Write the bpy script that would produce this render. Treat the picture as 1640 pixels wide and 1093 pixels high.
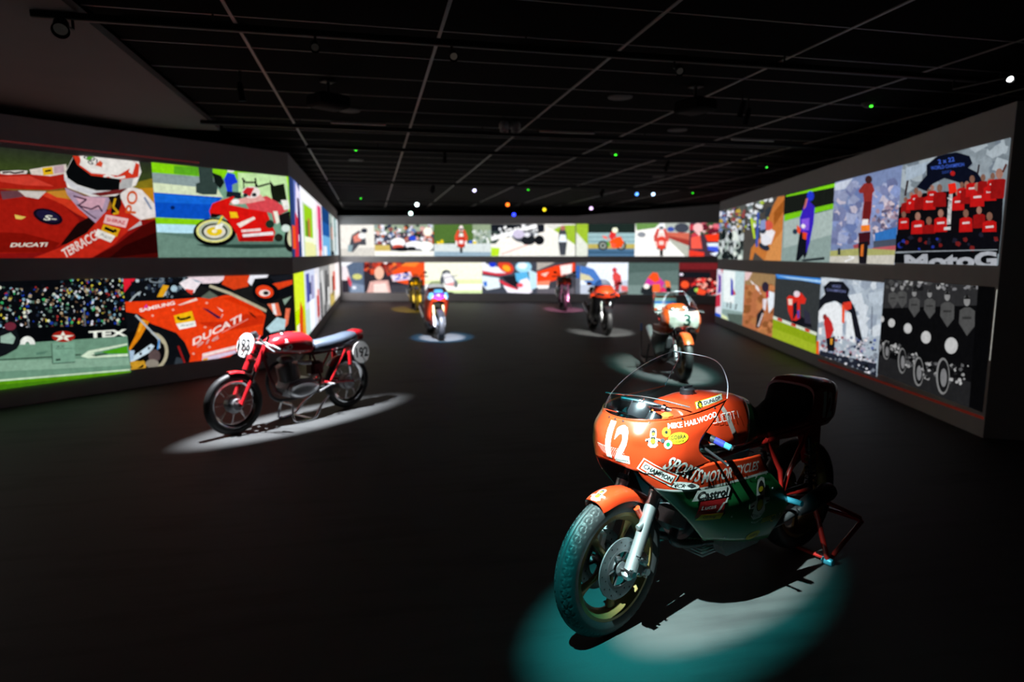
import bpy, bmesh, math, random
from mathutils import Matrix, Vector, Euler
from mathutils.bvhtree import BVHTree

for _o in list(bpy.data.objects):
    bpy.data.objects.remove(_o, do_unlink=True)
scene = bpy.context.scene
COL = scene.collection
rnd = random.Random(7)
PI = math.pi

# ------------------------------------------------------------------ camera
cam_d = bpy.data.cameras.new('camera')
cam = bpy.data.objects.new('camera', cam_d)
COL.objects.link(cam)
cam_d.sensor_width = 36.0
cam_d.lens = 1029.0 / 1640.0 * 36.0
cam.location = (0.0, 0.0, 1.75)
cam.rotation_euler = (math.radians(90 - 7.748), 0.0, math.radians(-12.33))
cam_d.dof.use_dof = True
cam_d.dof.focus_distance = 2.75
cam_d.dof.aperture_fstop = 1.5
cam_d.clip_start = 0.05
scene.camera = cam

# ------------------------------------------------------------------ world and exposure
world = bpy.data.worlds.new('world')
scene.world = world
world.use_nodes = True
world.node_tree.nodes['Background'].inputs[0].default_value = (0.5, 0.55, 0.6, 1)
world.node_tree.nodes['Background'].inputs[1].default_value = 0.0
scene.view_settings.view_transform = 'Standard'
scene.view_settings.look = 'None'
scene.view_settings.gamma = 1.0
scene.view_settings.use_curve_mapping = False
scene.view_settings.exposure = 0.0

# ------------------------------------------------------------------ exhibit spotlights (mounted on the ceiling tracks)
def spot(name, loc, target, energy, color, angle, blend, size=0.02, scale=(1, 1), roll=0.0):
    d = bpy.data.lights.new(name, 'SPOT')
    d.energy = energy; d.color = color
    d.spot_size = math.radians(angle); d.spot_blend = blend
    d.shadow_soft_size = size
    o = bpy.data.objects.new(name, d)
    COL.objects.link(o)
    v = Vector(target) - Vector(loc)
    q = v.to_track_quat('-Z', 'Y')
    o.matrix_world = Matrix.Translation(loc) @ q.to_matrix().to_4x4() @ Matrix.Rotation(roll, 4, 'Z') @ Matrix.Diagonal((scale[0], scale[1], 1, 1))
    return o

def bike_frame(F, heading, wb):
    th = math.radians(heading)
    d = Vector((math.cos(th), math.sin(th), 0))
    return Vector((F[0], F[1], 0)) - d * (wb / 2), th
O12, TH12 = bike_frame((1.037, 2.636), 203, 1.53)
O192, TH192 = bike_frame((-1.33, 6.55), 222, 1.32)
def loc_pt(O, th, x, y, z):
    return (O.x + x * math.cos(th) - y * math.sin(th), O.y + x * math.sin(th) + y * math.cos(th), z)

def lamp(L, T, *beams):
    # one fixture: every beam leaves from just in front of its lens
    p = Vector(L) + (Vector(T) - Vector(L)).normalized() * 0.05
    for (e, c, ang, bl, sc) in beams:
        spot('spotlight_beam', p, T, e, c, ang, bl, 0.012, sc)
L12 = loc_pt(O12, TH12, 2.35, 0.37, 3.20); T12 = loc_pt(O12, TH12, 0.30, 0.02, 0)
lamp(L12, loc_pt(O12, TH12, 0.0, 0.04, 0), (3000, (1.0, 0.97, 0.92), 24, 0.7, (0.50, 1.0)))
lamp(L12, T12, (2300, (0.03, 0.62, 0.62), 32, 0.8, (0.60, 1.0)))
L192 = (-1.14, 6.72, 3.2); T192 = loc_pt(O192, TH192, -0.05, 0.05, 0)
v192 = Vector(T192) - Vector(L192)
p192 = Vector(L192) + v192.normalized() * 0.05
def aimed(name, L, T, along, energy, color, half_along, half_across, blend):
    # elliptical beam whose long axis lies along a floor direction
    z = (Vector(L) - Vector(T)).normalized(); y = Vector((math.cos(along), math.sin(along), 0)); y = (y - z * y.dot(z)).normalized(); x = y.cross(z)
    d = bpy.data.lights.new(name, 'SPOT'); d.energy = energy; d.color = color; d.spot_size = 2 * math.radians(half_along); d.spot_blend = blend; d.shadow_soft_size = 0.012
    o = bpy.data.objects.new(name, d); COL.objects.link(o)
    R = Matrix((x, y, z)).transposed().to_4x4()
    k = math.tan(math.radians(half_across)) / math.tan(math.radians(half_along))
    o.matrix_world = Matrix.Translation(L) @ R @ Matrix.Diagonal((k, 1, 1, 1))
    return o
aimed('spotlight_beam', p192, T192, TH192, 3600, (0.90, 0.94, 1.0), 26, 9.5, 0.75)
L3 = (4.1, 6.65, 3.2); T3 = (4.3, 8.75, 0.15)
lamp(L3, T3, (2000, (1.0, 1.0, 0.92), 34, 0.5, (0.55, 1)), (1100, (0.2, 0.85, 0.75), 38, 0.6, (0.62, 1)))
L4 = (1.185, 10.38, 3.2); T4 = (1.42, 13.3, 0.1)
lamp(L4, T4, (8000, (0.95, 0.92, 1.0), 14, 0.5, (1, 1)), (2600, (0.1, 0.5, 1.0), 19, 0.5, (1, 1)))
L7 = (4.99, 10.48, 3.2); T7 = (5.05, 13.5, 0.1)
lamp(L7, T7, (2600, (1.0, 1.0, 0.95), 20, 0.5, (1, 1)))
L5 = (1.44, 15.2, 3.2); T5 = (1.25, 20.0, 0.25)
lamp(L5, T5, (6500, (1.0, 0.62, 0.03), 13, 0.4, (1, 1)))
L6 = (5.6, 15.3, 3.2); T6 = (5.9, 19.1, 0.2)
lamp(L6, T6, (5200, (1.0, 0.30, 0.55), 15, 0.4, (1, 1)))

# ------------------------------------------------------------------ materials
def lin(c):
    return tuple((v / 12.92 if v <= 0.04045 else ((v + 0.055) / 1.055) ** 2.4) for v in c)
def hexc(h):
    return lin((int(h[0:2], 16) / 255, int(h[2:4], 16) / 255, int(h[4:6], 16) / 255))
MATS = {}
def mat(name, color, rough=0.5, metal=0.0, coat=0.0, noise=0.0, nscale=20.0, bump=0.0, emit=None, estr=0.0, spec=0.5):
    if name in MATS:
        return MATS[name]
    m = bpy.data.materials.new(name)
    m.use_nodes = True
    nt = m.node_tree
    b = nt.nodes['Principled BSDF']
    c = hexc(color) if isinstance(color, str) else color
    b.inputs['Base Color'].default_value = (*c, 1)
    b.inputs['Roughness'].default_value = rough
    b.inputs['Metallic'].default_value = metal
    b.inputs['Coat Weight'].default_value = coat
    b.inputs['Coat Roughness'].default_value = 0.06
    b.inputs['Specular IOR Level'].default_value = spec
    if emit:
        e = hexc(emit) if isinstance(emit, str) else emit
        b.inputs['Emission Color'].default_value = (*e, 1)
        b.inputs['Emission Strength'].default_value = estr
    if noise or bump:
        tc = nt.nodes.new('ShaderNodeTexCoord')
        n = nt.nodes.new('ShaderNodeTexNoise')
        n.inputs['Scale'].default_value = nscale
        n.inputs['Detail'].default_value = 4
        nt.links.new(tc.outputs['Object'], n.inputs['Vector'])
        if noise:
            r = nt.nodes.new('ShaderNodeMapRange')
            r.inputs['To Min'].default_value = 1 - noise
            r.inputs['To Max'].default_value = 1 + noise
            mx = nt.nodes.new('ShaderNodeMix'); mx.data_type = 'RGBA'; mx.blend_type = 'MULTIPLY'
            mx.inputs[0].default_value = 1
            mx.inputs[6].default_value = (*c, 1)
            nt.links.new(n.outputs['Fac'], r.inputs['Value'])
            nt.links.new(r.outputs['Result'], mx.inputs[7])
            nt.links.new(mx.outputs[2], b.inputs['Base Color'])
        if bump:
            bp = nt.nodes.new('ShaderNodeBump')
            bp.inputs['Strength'].default_value = bump
            bp.inputs['Distance'].default_value = 0.002
            nt.links.new(n.outputs['Fac'], bp.inputs['Height'])
            nt.links.new(bp.outputs['Normal'], b.inputs['Normal'])
    MATS[name] = m
    return m

def floor_material():
    m = bpy.data.materials.new('dark_vinyl_floor'); m.use_nodes = True
    nt = m.node_tree; b = nt.nodes['Principled BSDF']
    tc = nt.nodes.new('ShaderNodeTexCoord')
    mp = nt.nodes.new('ShaderNodeMapping'); mp.inputs['Scale'].default_value = (0.35, 2.6, 1)
    n1 = nt.nodes.new('ShaderNodeTexNoise'); n1.inputs['Scale'].default_value = 3.0; n1.inputs['Detail'].default_value = 6
    n2 = nt.nodes.new('ShaderNodeTexNoise'); n2.inputs['Scale'].default_value = 1.4; n2.inputs['Detail'].default_value = 5
    n3 = nt.nodes.new('ShaderNodeTexNoise'); n3.inputs['Scale'].default_value = 160; n3.inputs['Detail'].default_value = 2
    nt.links.new(tc.outputs['Object'], mp.inputs['Vector'])
    nt.links.new(mp.outputs['Vector'], n1.inputs['Vector'])
    nt.links.new(tc.outputs['Object'], n2.inputs['Vector'])
    nt.links.new(tc.outputs['Object'], n3.inputs['Vector'])
    a = nt.nodes.new('ShaderNodeMath'); a.operation = 'ADD'
    nt.links.new(n1.outputs['Fac'], a.inputs[0]); nt.links.new(n2.outputs['Fac'], a.inputs[1])
    r = nt.nodes.new('ShaderNodeValToRGB')
    r.color_ramp.elements[0].position = 0.70; r.color_ramp.elements[0].color = (0.030, 0.0305, 0.031, 1)
    r.color_ramp.elements[1].position = 1.25; r.color_ramp.elements[1].color = (0.050, 0.0515, 0.0515, 1)
    h = nt.nodes.new('ShaderNodeMath'); h.operation = 'MULTIPLY'; h.inputs[1].default_value = 1.0
    nt.links.new(a.outputs[0], h.inputs[0])
    nt.links.new(h.outputs[0], r.inputs['Fac'])
    nt.links.new(r.outputs['Color'], b.inputs['Base Color'])
    b.inputs['Roughness'].default_value = 0.62
    b.inputs['Specular IOR Level'].default_value = 0.25
    bp = nt.nodes.new('ShaderNodeBump'); bp.inputs['Strength'].default_value = 0.2; bp.inputs['Distance'].default_value = 0.002
    nt.links.new(n3.outputs['Fac'], bp.inputs['Height']); nt.links.new(bp.outputs['Normal'], b.inputs['Normal'])
    return m

def picture_material():
    m = bpy.data.materials.new('projected_light'); m.use_nodes = True
    nt = m.node_tree
    nt.nodes.clear()
    out = nt.nodes.new('ShaderNodeOutputMaterial')
    e = nt.nodes.new('ShaderNodeEmission')
    at = nt.nodes.new('ShaderNodeAttribute'); at.attribute_name = 'Col'
    tc = nt.nodes.new('ShaderNodeTexCoord')
    n = nt.nodes.new('ShaderNodeTexNoise'); n.inputs['Scale'].default_value = 16; n.inputs['Detail'].default_value = 8; n.inputs['Roughness'].default_value = 0.65
    nt.links.new(tc.outputs['Object'], n.inputs['Vector'])
    r = nt.nodes.new('ShaderNodeMapRange'); r.inputs['From Min'].default_value = 0.3; r.inputs['From Max'].default_value = 0.7; r.inputs['To Min'].default_value = 0.8; r.inputs['To Max'].default_value = 1.15
    nt.links.new(n.outputs['Fac'], r.inputs['Value'])
    mx = nt.nodes.new('ShaderNodeMix'); mx.data_type = 'RGBA'; mx.blend_type = 'MULTIPLY'; mx.inputs[0].default_value = 1
    nt.links.new(at.outputs['Color'], mx.inputs[6]); nt.links.new(r.outputs['Result'], mx.inputs[7])
    nt.links.new(mx.outputs[2], e.inputs['Color'])
    e.inputs['Strength'].default_value = 1.0
    nt.links.new(e.outputs[0], out.inputs[0])
    return m

def glass_material(name, tint, gloss=0.05, base=0.05):
    m = bpy.data.materials.new(name); m.use_nodes = True
    nt = m.node_tree; nt.nodes.clear()
    out = nt.nodes.new('ShaderNodeOutputMaterial')
    t = nt.nodes.new('ShaderNodeBsdfTransparent'); t.inputs[0].default_value = (*tint, 1)
    g = nt.nodes.new('ShaderNodeBsdfGlossy'); g.inputs['Roughness'].default_value = gloss
    g.inputs[0].default_value = (0.9, 0.9, 1, 1)
    lw = nt.nodes.new('ShaderNodeLayerWeight'); lw.inputs['Blend'].default_value = 0.5
    pw = nt.nodes.new('ShaderNodeMath'); pw.operation = 'POWER'; pw.inputs[1].default_value = 5.0
    nt.links.new(lw.outputs['Facing'], pw.inputs[0])
    f = nt.nodes.new('ShaderNodeMath'); f.operation = 'MULTIPLY_ADD'; f.inputs[1].default_value = 0.8; f.inputs[2].default_value = base
    nt.links.new(pw.outputs[0], f.inputs[0])
    mx = nt.nodes.new('ShaderNodeMixShader')
    nt.links.new(f.outputs[0], mx.inputs[0]); nt.links.new(t.outputs[0], mx.inputs[1]); nt.links.new(g.outputs[0], mx.inputs[2])
    nt.links.new(mx.outputs[0], out.inputs[0])
    return m

# ------------------------------------------------------------------ mesh builder
class MB:
    def __init__(self, M=None):
        self.v = []; self.f = []; self.mi = []; self.c = []; self.M = M
    def add(self, vs, fs, mi=0, col=None):
        b = len(self.v)
        if self.M is not None:
            vs = [tuple(self.M @ Vector(p)) for p in vs]
        self.v += [tuple(p) for p in vs]
        for f in fs:
            self.f.append(tuple(b + i for i in f)); self.mi.append(mi); self.c.append(col)
        return self
    def box(self, c, s, mi=0, R=None):
        x, y, z = s[0] / 2, s[1] / 2, s[2] / 2
        vs = [Vector((a * x, b * y, d * z)) for a in (-1, 1) for b in (-1, 1) for d in (-1, 1)]
        if R is not None: vs = [R @ p for p in vs]
        vs = [p + Vector(c) for p in vs]
        return self.add(vs, [(0, 1, 3, 2), (4, 6, 7, 5), (0, 4, 5, 1), (2, 3, 7, 6), (0, 2, 6, 4), (1, 5, 7, 3)], mi)
    def cbox(self, c, s, b=0.01, mi=0, R=None):
        # box with chamfered edges
        hx, hy, hz = s[0] / 2, s[1] / 2, s[2] / 2
        rings = []
        for z, ins in ((-hz, b), (-hz + b, 0), (hz - b, 0), (hz, b)):
            x, y = hx - ins, hy - ins
            rings.append([(x, y - b, z), (x - b, y, z), (-x + b, y, z), (-x, y - b, z), (-x, -y + b, z), (-x + b, -y, z), (x - b, -y, z), (x, -y + b, z)])
        def tr(p):
            p = Vector(p)
            if R is not None: p = R @ p
            return p + Vector(c)
        return self.loft([[tr(p) for p in r] for r in rings], mi=mi)
    def loft(self, rings, mi=0, closed=True, caps=True):
        n = len(rings[0]); vs = [p for r in rings for p in r]; fs = []
        for i in range(len(rings) - 1):
            for j in range(n if closed else n - 1):
                k = (j + 1) % n
                fs.append((i * n + j, i * n + k, (i + 1) * n + k, (i + 1) * n + j))
        if caps and closed:
            fs.append(tuple(range(n - 1, -1, -1))); b = (len(rings) - 1) * n; fs.append(tuple(range(b, b + n)))
        return self.add(vs, fs, mi)
    def tube(self, pts, r, seg=10, mi=0, smooth=False, caps=True):
        pts = [Vector(p) for p in pts]
        if smooth and len(pts) > 2:
            pts = crv(pts, 5)
        rs = r if isinstance(r, (list, tuple)) else None
        if rs and len(rs) != len(pts):
            k = len(rs) - 1; rs2 = []
            for i in range(len(pts)):
                t = i / (len(pts) - 1) * k; a = min(int(t), k - 1); rs2.append(rs[a] + (rs[a + 1] - rs[a]) * (t - a))
            rs = rs2
        rings = []; up = None
        for i, p in enumerate(pts):
            d = (pts[min(i + 1, len(pts) - 1)] - pts[max(i - 1, 0)]).normalized()
            if up is None:
                up = Vector((0, 0, 1)) if abs(d.z) < 0.9 else Vector((1, 0, 0))
            a = d.cross(up).normalized(); up = a.cross(d).normalized()
            rr = rs[i] if rs else r
            rings.append([p + (a * math.cos(2 * PI * k / seg) + up * math.sin(2 * PI * k / seg)) * rr for k in range(seg)])
        return self.loft(rings, mi, True, caps)
    def lathe(self, prof, o=(0, 0, 0), ax=(0, 1, 0), seg=32, mi=0, close=False, arc=None):
        # prof: (radius, along axis)
        ax = Vector(ax).normalized(); o = Vector(o)
        u = Vector((0, 0, 1)) if abs(ax.z) < 0.9 else Vector((1, 0, 0))
        a = ax.cross(u).normalized(); u = a.cross(ax).normalized()
        rings = []
        for k in range(seg):
            t = 2 * PI * k / seg; e = a * math.cos(t) + u * math.sin(t)
            rings.append([o + e * r + ax * h for r, h in prof])
        n = len(prof); vs = [p for r in rings for p in r]; fs = []
        for k in range(seg):
            k2 = (k + 1) % seg
            for j in range(n if close else n - 1):
                j2 = (j + 1) % n
                fs.append((k * n + j, k * n + j2, k2 * n + j2, k2 * n + j))
        if not close:
            if prof[0][0] > 1e-5: fs.append(tuple(k * n for k in range(seg)))
            if prof[-1][0] > 1e-5: fs.append(tuple(k * n + n - 1 for k in range(seg - 1, -1, -1)))
        return self.add(vs, fs, mi)
    def prism(self, poly, fn, d0, d1, mi=0):
        # poly of 2D points mapped by fn(u, v, depth)
        n = len(poly)
        vs = [fn(u, v, d0) for u, v in poly] + [fn(u, v, d1) for u, v in poly]
        fs = [tuple(range(n - 1, -1, -1)), tuple(range(n, 2 * n))] + [(i, (i + 1) % n, n + (i + 1) % n, n + i) for i in range(n)]
        return self.add(vs, fs, mi)
    def ell(self, c, r, seg=16, rings=10, mi=0, R=None):
        c = Vector(c); vs = []; fs = []
        for i in range(rings + 1):
            p = PI * i / rings
            for k in range(seg):
                t = 2 * PI * k / seg
                q = Vector((r[0] * math.sin(p) * math.cos(t), r[1] * math.sin(p) * math.sin(t), r[2] * math.cos(p)))
                if R is not None: q = R @ q
                vs.append(c + q)
        for i in range(rings):
            for k in range(seg):
                k2 = (k + 1) % seg
                fs.append((i * seg + k, (i + 1) * seg + k, (i + 1) * seg + k2, i * seg + k2))
        return self.add(vs, fs, mi)
    def grid(self, rows, mi=0, rowmi=None):
        n = len(rows[0]); vs = [p for r in rows for p in r]
        for i in range(len(rows) - 1):
            pass
        b = len(self.v); self.add(vs, [], mi)
        for i in range(len(rows) - 1):
            for j in range(n - 1):
                self.f.append((b + i * n + j, b + i * n + j + 1, b + (i + 1) * n + j + 1, b + (i + 1) * n + j))
                self.mi.append(rowmi[i] if rowmi else mi); self.c.append(None)
        return self
    def mesh(self, name, mats, angle=40):
        me = bpy.data.meshes.new(name)
        me.from_pydata(self.v, [], self.f)
        if not isinstance(mats, (list, tuple)): mats = [mats]
        for m in mats: me.materials.append(m)
        me.polygons.foreach_set('material_index', self.mi)
        if angle:
            me.polygons.foreach_set('use_smooth', [True] * len(self.f))
            me.update()
            me.set_sharp_from_angle(angle=math.radians(angle))
        if any(c is not None for c in self.c):
            ca = me.color_attributes.new('Col', 'FLOAT_COLOR', 'CORNER')
            buf = []
            for f, c in zip(self.f, self.c):
                if c is not None and c and isinstance(c[0], (tuple, list)):
                    for k in range(len(f)): buf += [*c[k], 1]
                else:
                    c = c or (0, 0, 0)
                    buf += [*c, 1] * len(f)
            ca.data.foreach_set('color', buf)
        me.validate()
        me.update()
        return me
    def build(self, name, mats, parent=None, angle=40, label=None):
        o = bpy.data.objects.new(name, self.mesh(name, mats, angle))
        COL.objects.link(o)
        if parent is not None: o.parent = parent
        if label: o['label'] = label
        return o

def fix(me_obj):
    bm = bmesh.new(); bm.from_mesh(me_obj.data)
    bmesh.ops.remove_doubles(bm, verts=bm.verts, dist=1e-5)
    bmesh.ops.recalc_face_normals(bm, faces=bm.faces)
    bm.to_mesh(me_obj.data); bm.free()
    return me_obj

def crv(pts, k):
    # catmull-rom through pts, k steps per span
    out = []; n = len(pts)
    for i in range(n - 1):
        p0 = pts[max(i - 1, 0)]; p1 = pts[i]; p2 = pts[i + 1]; p3 = pts[min(i + 2, n - 1)]
        for s in range(k):
            t = s / k
            out.append(0.5 * ((2 * p1) + (p2 - p0) * t + (2 * p0 - 5 * p1 + 4 * p2 - p3) * t * t + (3 * p1 - p0 - 3 * p2 + p3) * t ** 3))
    out.append(pts[-1])
    return out
def net(rows, ku, kv):
    # smooth surface through a control net
    rows = [crv([Vector(p) for p in r], ku) for r in rows]
    cols = [crv([r[j] for r in rows], kv) for j in range(len(rows[0]))]
    return [[cols[j][i] for j in range(len(cols))] for i in range(len(cols[0]))]
def mirror_rows(rows):
    # rows start on the centre line (y = 0): returns full-width rows
    return [[Vector((p.x, -p.y, p.z)) for p in reversed(r[1:])] + list(r) for r in rows]
def sect(x, w, z0, z1, e=2.6, n=24, skew=0.0, yc=0.0):
    r = []
    zc, h = (z0 + z1) / 2, (z1 - z0) / 2
    for k in range(n):
        t = 2 * PI * k / n
        c, s = math.cos(t), math.sin(t)
        y = w * math.copysign(abs(c) ** (2 / e), c); z = h * math.copysign(abs(s) ** (2 / e), s)
        r.append(Vector((x + skew * z, yc + y, zc + z)))
    return r

def empty(name, loc=(0, 0, 0), rz=0.0):
    o = bpy.data.objects.new(name, None)
    o.empty_display_size = 0.1
    COL.objects.link(o); o.location = loc; o.rotation_euler = (0, 0, rz)
    return o
def tag(o, label=None, cat=None, group=None, kind=None):
    if label: o['label'] = label
    if cat: o['category'] = cat
    if group: o['group'] = group
    if kind: o['kind'] = kind
    return o
def inst(name, me, parent, M=None):
    o = bpy.data.objects.new(name, me)
    COL.objects.link(o)
    if parent is not None: o.parent = parent
    if M is not None: o.matrix_local = M
    return o

# ------------------------------------------------------------------ lettering
TEXT = {}
def text_mesh(s, bold=0.0, shear=0.0):
    key = (s, bold, shear)
    if key in TEXT: return TEXT[key]
    cu = bpy.data.curves.new('t', 'FONT')
    cu.body = s; cu.size = 1.0; cu.offset = bold; cu.shear = shear; cu.resolution_u = 3
    o = bpy.data.objects.new('t', cu)
    COL.objects.link(o)
    bpy.context.view_layer.update()
    me = o.to_mesh()
    vs = [(v.co.x, v.co.y) for v in me.vertices]
    fs = [tuple(p.vertices) for p in me.polygons]
    o.to_mesh_clear()
    bpy.data.objects.remove(o); bpy.data.curves.remove(cu)
    x0 = min(v[0] for v in vs); x1 = max(v[0] for v in vs); y0 = min(v[1] for v in vs); y1 = max(v[1] for v in vs)
    vs = [((x - x0) / (x1 - x0), (y - y0) / (y1 - y0)) for x, y in vs]
    TEXT[key] = (vs, fs)
    return TEXT[key]

def refine(vs, fs, lim):
    # split triangles until every edge is shorter than lim (vs are 2D, in metres)
    vs = list(vs); out = []; mid = {}
    st = []
    for f in fs:
        for k in range(1, len(f) - 1): st.append((f[0], f[k], f[k + 1]))
    while st:
        t = st.pop()
        e = max(range(3), key=lambda k: (vs[t[k]][0] - vs[t[(k + 1) % 3]][0]) ** 2 + (vs[t[k]][1] - vs[t[(k + 1) % 3]][1]) ** 2)
        a, b, c = t[e], t[(e + 1) % 3], t[(e + 2) % 3]
        if math.hypot(vs[a][0] - vs[b][0], vs[a][1] - vs[b][1]) > lim and len(out) < 9000:
            k = (min(a, b), max(a, b))
            if k not in mid:
                vs.append(((vs[a][0] + vs[b][0]) / 2, (vs[a][1] + vs[b][1]) / 2)); mid[k] = len(vs) - 1
            m = mid[k]; st.append((a, m, c)); st.append((m, b, c))
        else: out.append((a, b, c))
    return vs, out

class Decal:
    # flat print pressed onto a curved shell: 2D shapes in metres, projected along -normal
    def __init__(self, bvh, o, right, up, lift=0.0012, lim=0.012):
        self.bvh = bvh; self.o = Vector(o); self.r = Vector(right).normalized(); self.u = Vector(up)
        self.u = (self.u - self.r * self.u.dot(self.r)).normalized()
        self.n = self.r.cross(self.u); self.lift = lift; self.mb = MB(); self.mats = []; self.lay = 0; self.lim = lim
    def _put(self, vs, fs, m):
        if m not in self.mats: self.mats.append(m)
        self.lay += 1
        vs, fs = refine(vs, fs, self.lim)
        P = []; ok = []
        for x, y in vs:
            s = self.o + self.r * x + self.u * y + self.n * 1.5
            h = self.bvh.ray_cast(s, -self.n, 3.0)
            if h[0] is None: P.append(self.o + self.r * x + self.u * y); ok.append(False)
            else:
                nn = h[1] if h[1].dot(self.n) > 0 else -h[1]
                P.append(h[0] + self.n * (self.lift + 0.0004 * self.lay)); ok.append(True)
        fs = [f for f in fs if all(ok[i] for i in f)]
        self.mb.add(P, fs, self.mats.index(m))
        return self
    def text(self, s, x, y, w, h, m, bold=0.0, shear=0.0, rot=0.0, bend=0.0):
        vs, fs = text_mesh(s, bold, shear)
        c, sn = math.cos(rot), math.sin(rot); V = []
        for a, b in vs:
            px, py = (a - 0.5) * w, (b - 0.5) * h + bend * 4 * (a - 0.5) ** 2
            V.append((x + px * c - py * sn, y + px * sn + py * c))
        return self._put(V, fs, m)
    def poly(self, pts, m):
        from mathutils.geometry import tessellate_polygon
        t = tessellate_polygon([[Vector((a, b, 0)) for a, b in pts]])
        return self._put(pts, t, m)
    def ell(self, x, y, rx, ry, m, rot=0.0, n=20):
        c, s = math.cos(rot), math.sin(rot)
        return self.poly([(x + rx * math.cos(2 * PI * k / n) * c - ry * math.sin(2 * PI * k / n) * s, y + rx * math.cos(2 * PI * k / n) * s + ry * math.sin(2 * PI * k / n) * c) for k in range(n)], m)
    def rect(self, x, y, w, h, m, rot=0.0, skew=0.0):
        c, s = math.cos(rot), math.sin(rot)
        q = [(-w / 2 - skew, -h / 2), (w / 2 - skew, -h / 2), (w / 2 + skew, h / 2), (-w / 2 + skew, h / 2)]
        return self.poly([(x + a * c - b * s, y + a * s + b * c) for a, b in q], m)
    def build(self, name, parent, label=None):
        return self.mb.build(name, self.mats, parent, 0, label)
# ------------------------------------------------------------------ room shell
M_wall = mat('wall_grey_paint', (0.40, 0.395, 0.40), 0.85, noise=0.08, nscale=6, spec=0.2)
M_tile = mat('ceiling_black_tile', (0.005, 0.005, 0.0055), 0.95, noise=0.3, nscale=30, spec=0.03)
M_bar = mat('ceiling_grid_metal', (0.33, 0.31, 0.30), 0.5, 0.2)
M_blk = mat('matte_black', (0.008, 0.008, 0.009), 0.7, spec=0.2)
M_floor = floor_material()

fl = MB().box((4.0, 11.5, -0.05), (26, 33, 0.1)).build('floor', M_floor, angle=0)
tag(fl, kind='structure')

M_wallb = mat('wall_grey_with_spill', (0.72, 0.715, 0.73), 0.85, noise=0.08, nscale=6, spec=0.2)  # back walls: projector spill put into a paler wall colour
def wall_piece(name, P0, P1, z0, zt0, zt1, th=0.18, m=None):
    P0 = Vector((*P0, 0)); P1 = Vector((*P1, 0)); u = (P1 - P0).normalized(); n = Vector((u.y, -u.x, 0)); b = -n * th
    Z = Vector((0, 0, 1))
    vs = [P0 + Z * z0, P1 + Z * z0, P1 + Z * zt1, P0 + Z * zt0]
    vs += [p + b for p in vs]
    o = MB().add(vs, [(0, 1, 2, 3), (7, 6, 5, 4), (0, 4, 5, 1), (1, 5, 6, 2), (2, 6, 7, 3), (3, 7, 4, 0)]).build(name, m or M_wall, angle=0)
    fix(o); tag(o, kind='structure')
    return o
W_LN = ((-4.57, 7.885), (-1.2, 10.7)); W_LL = ((-1.2, 10.7), (-1.15, 24.9)); W_BK = ((-1.15, 24.9), (7.2, 22.3))
W_BR = ((7.2, 22.3), (12.6, 19.97)); W_RW = ((8.57, 14.87), (5.68, 4.87))
wall_piece('wall_left_front', (-8.4, 4.685), W_LN[1], 0, 3.27, 3.29)
wall_piece('wall_left', W_LL[0], W_LL[1], 0, 3.29, 3.29)
wall_piece('wall_back', W_BK[0], W_BK[1], 0, 3.13, 3.08, m=M_wallb)
wall_piece('wall_back_right', W_BR[0], W_BR[1], 0, 3.08, 3.5, m=M_wallb)
wall_piece('wall_right', W_RW[0], W_RW[1], 0, 3.03, 3.10)
wall_piece('wall_right_front', W_RW[1], (8.2, 3.6), 0, 3.10, 3.10)
wall_piece('wall_front', (11.0, -4.6), (-8.6, -4.6), 0, 3.5, 3.5)
wall_piece('wall_right_rear', (8.2, 3.6), (11.0, -4.6), 0, 3.1, 3.5)
wall_piece('wall_left_rear', (-8.6, -4.6), (-8.4, 4.685), 0, 3.5, 3.27)

# ceiling: a dark slab, the hanging grid of thin metal bars and every tile laid in it
CZ = 3.45
ceil = MB().box((2.5, 10.6, CZ + 0.12), (23, 31, 0.1)).build('ceiling', M_blk, angle=0)
tag(ceil, kind='structure')
XL = [-1.9, -0.93, 0.58, 2.10, 3.63, 5.16, 6.69, 8.22, 9.75, 11.3]
YL = [4.49 + 0.738 * k for k in range(-1, 30)]
tile_meshes = {}
for i in range(len(XL) - 1):
    for j in range(len(YL) - 1):
        w = XL[i + 1] - XL[i] - 0.03; d = YL[j + 1] - YL[j] - 0.022
        k = (round(w, 3), round(d, 3))
        if k not in tile_meshes:
            tile_meshes[k] = MB().cbox((0, 0, 0), (w, d, 0.02), 0.004).mesh('ceiling_tile', M_tile, 0)
        inst('ceiling_tile', tile_meshes[k], ceil, Matrix.Translation(((XL[i] + XL[i + 1]) / 2, (YL[j] + YL[j + 1]) / 2, CZ + 0.012)))
for x in XL[1:-1]:
    MB().box((x, 14.5, CZ + 0.003), (0.026, 22.0, 0.012)).build('grid_bar', M_bar, ceil, 0)
for y in YL:
    MB().box((4.7, y, CZ + 0.004), (13.2, 0.012, 0.010)).build('grid_bar', M_bar, ceil, 0)
M_soff = mat('plaster_soffit', (0.13, 0.125, 0.12), 0.8, noise=0.12, nscale=2)
tag(MB().box((-4.6, 7.2, 3.41), (5.38, 4.6, 0.06)).build('trim_1', M_soff, angle=0), kind='structure')

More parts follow.
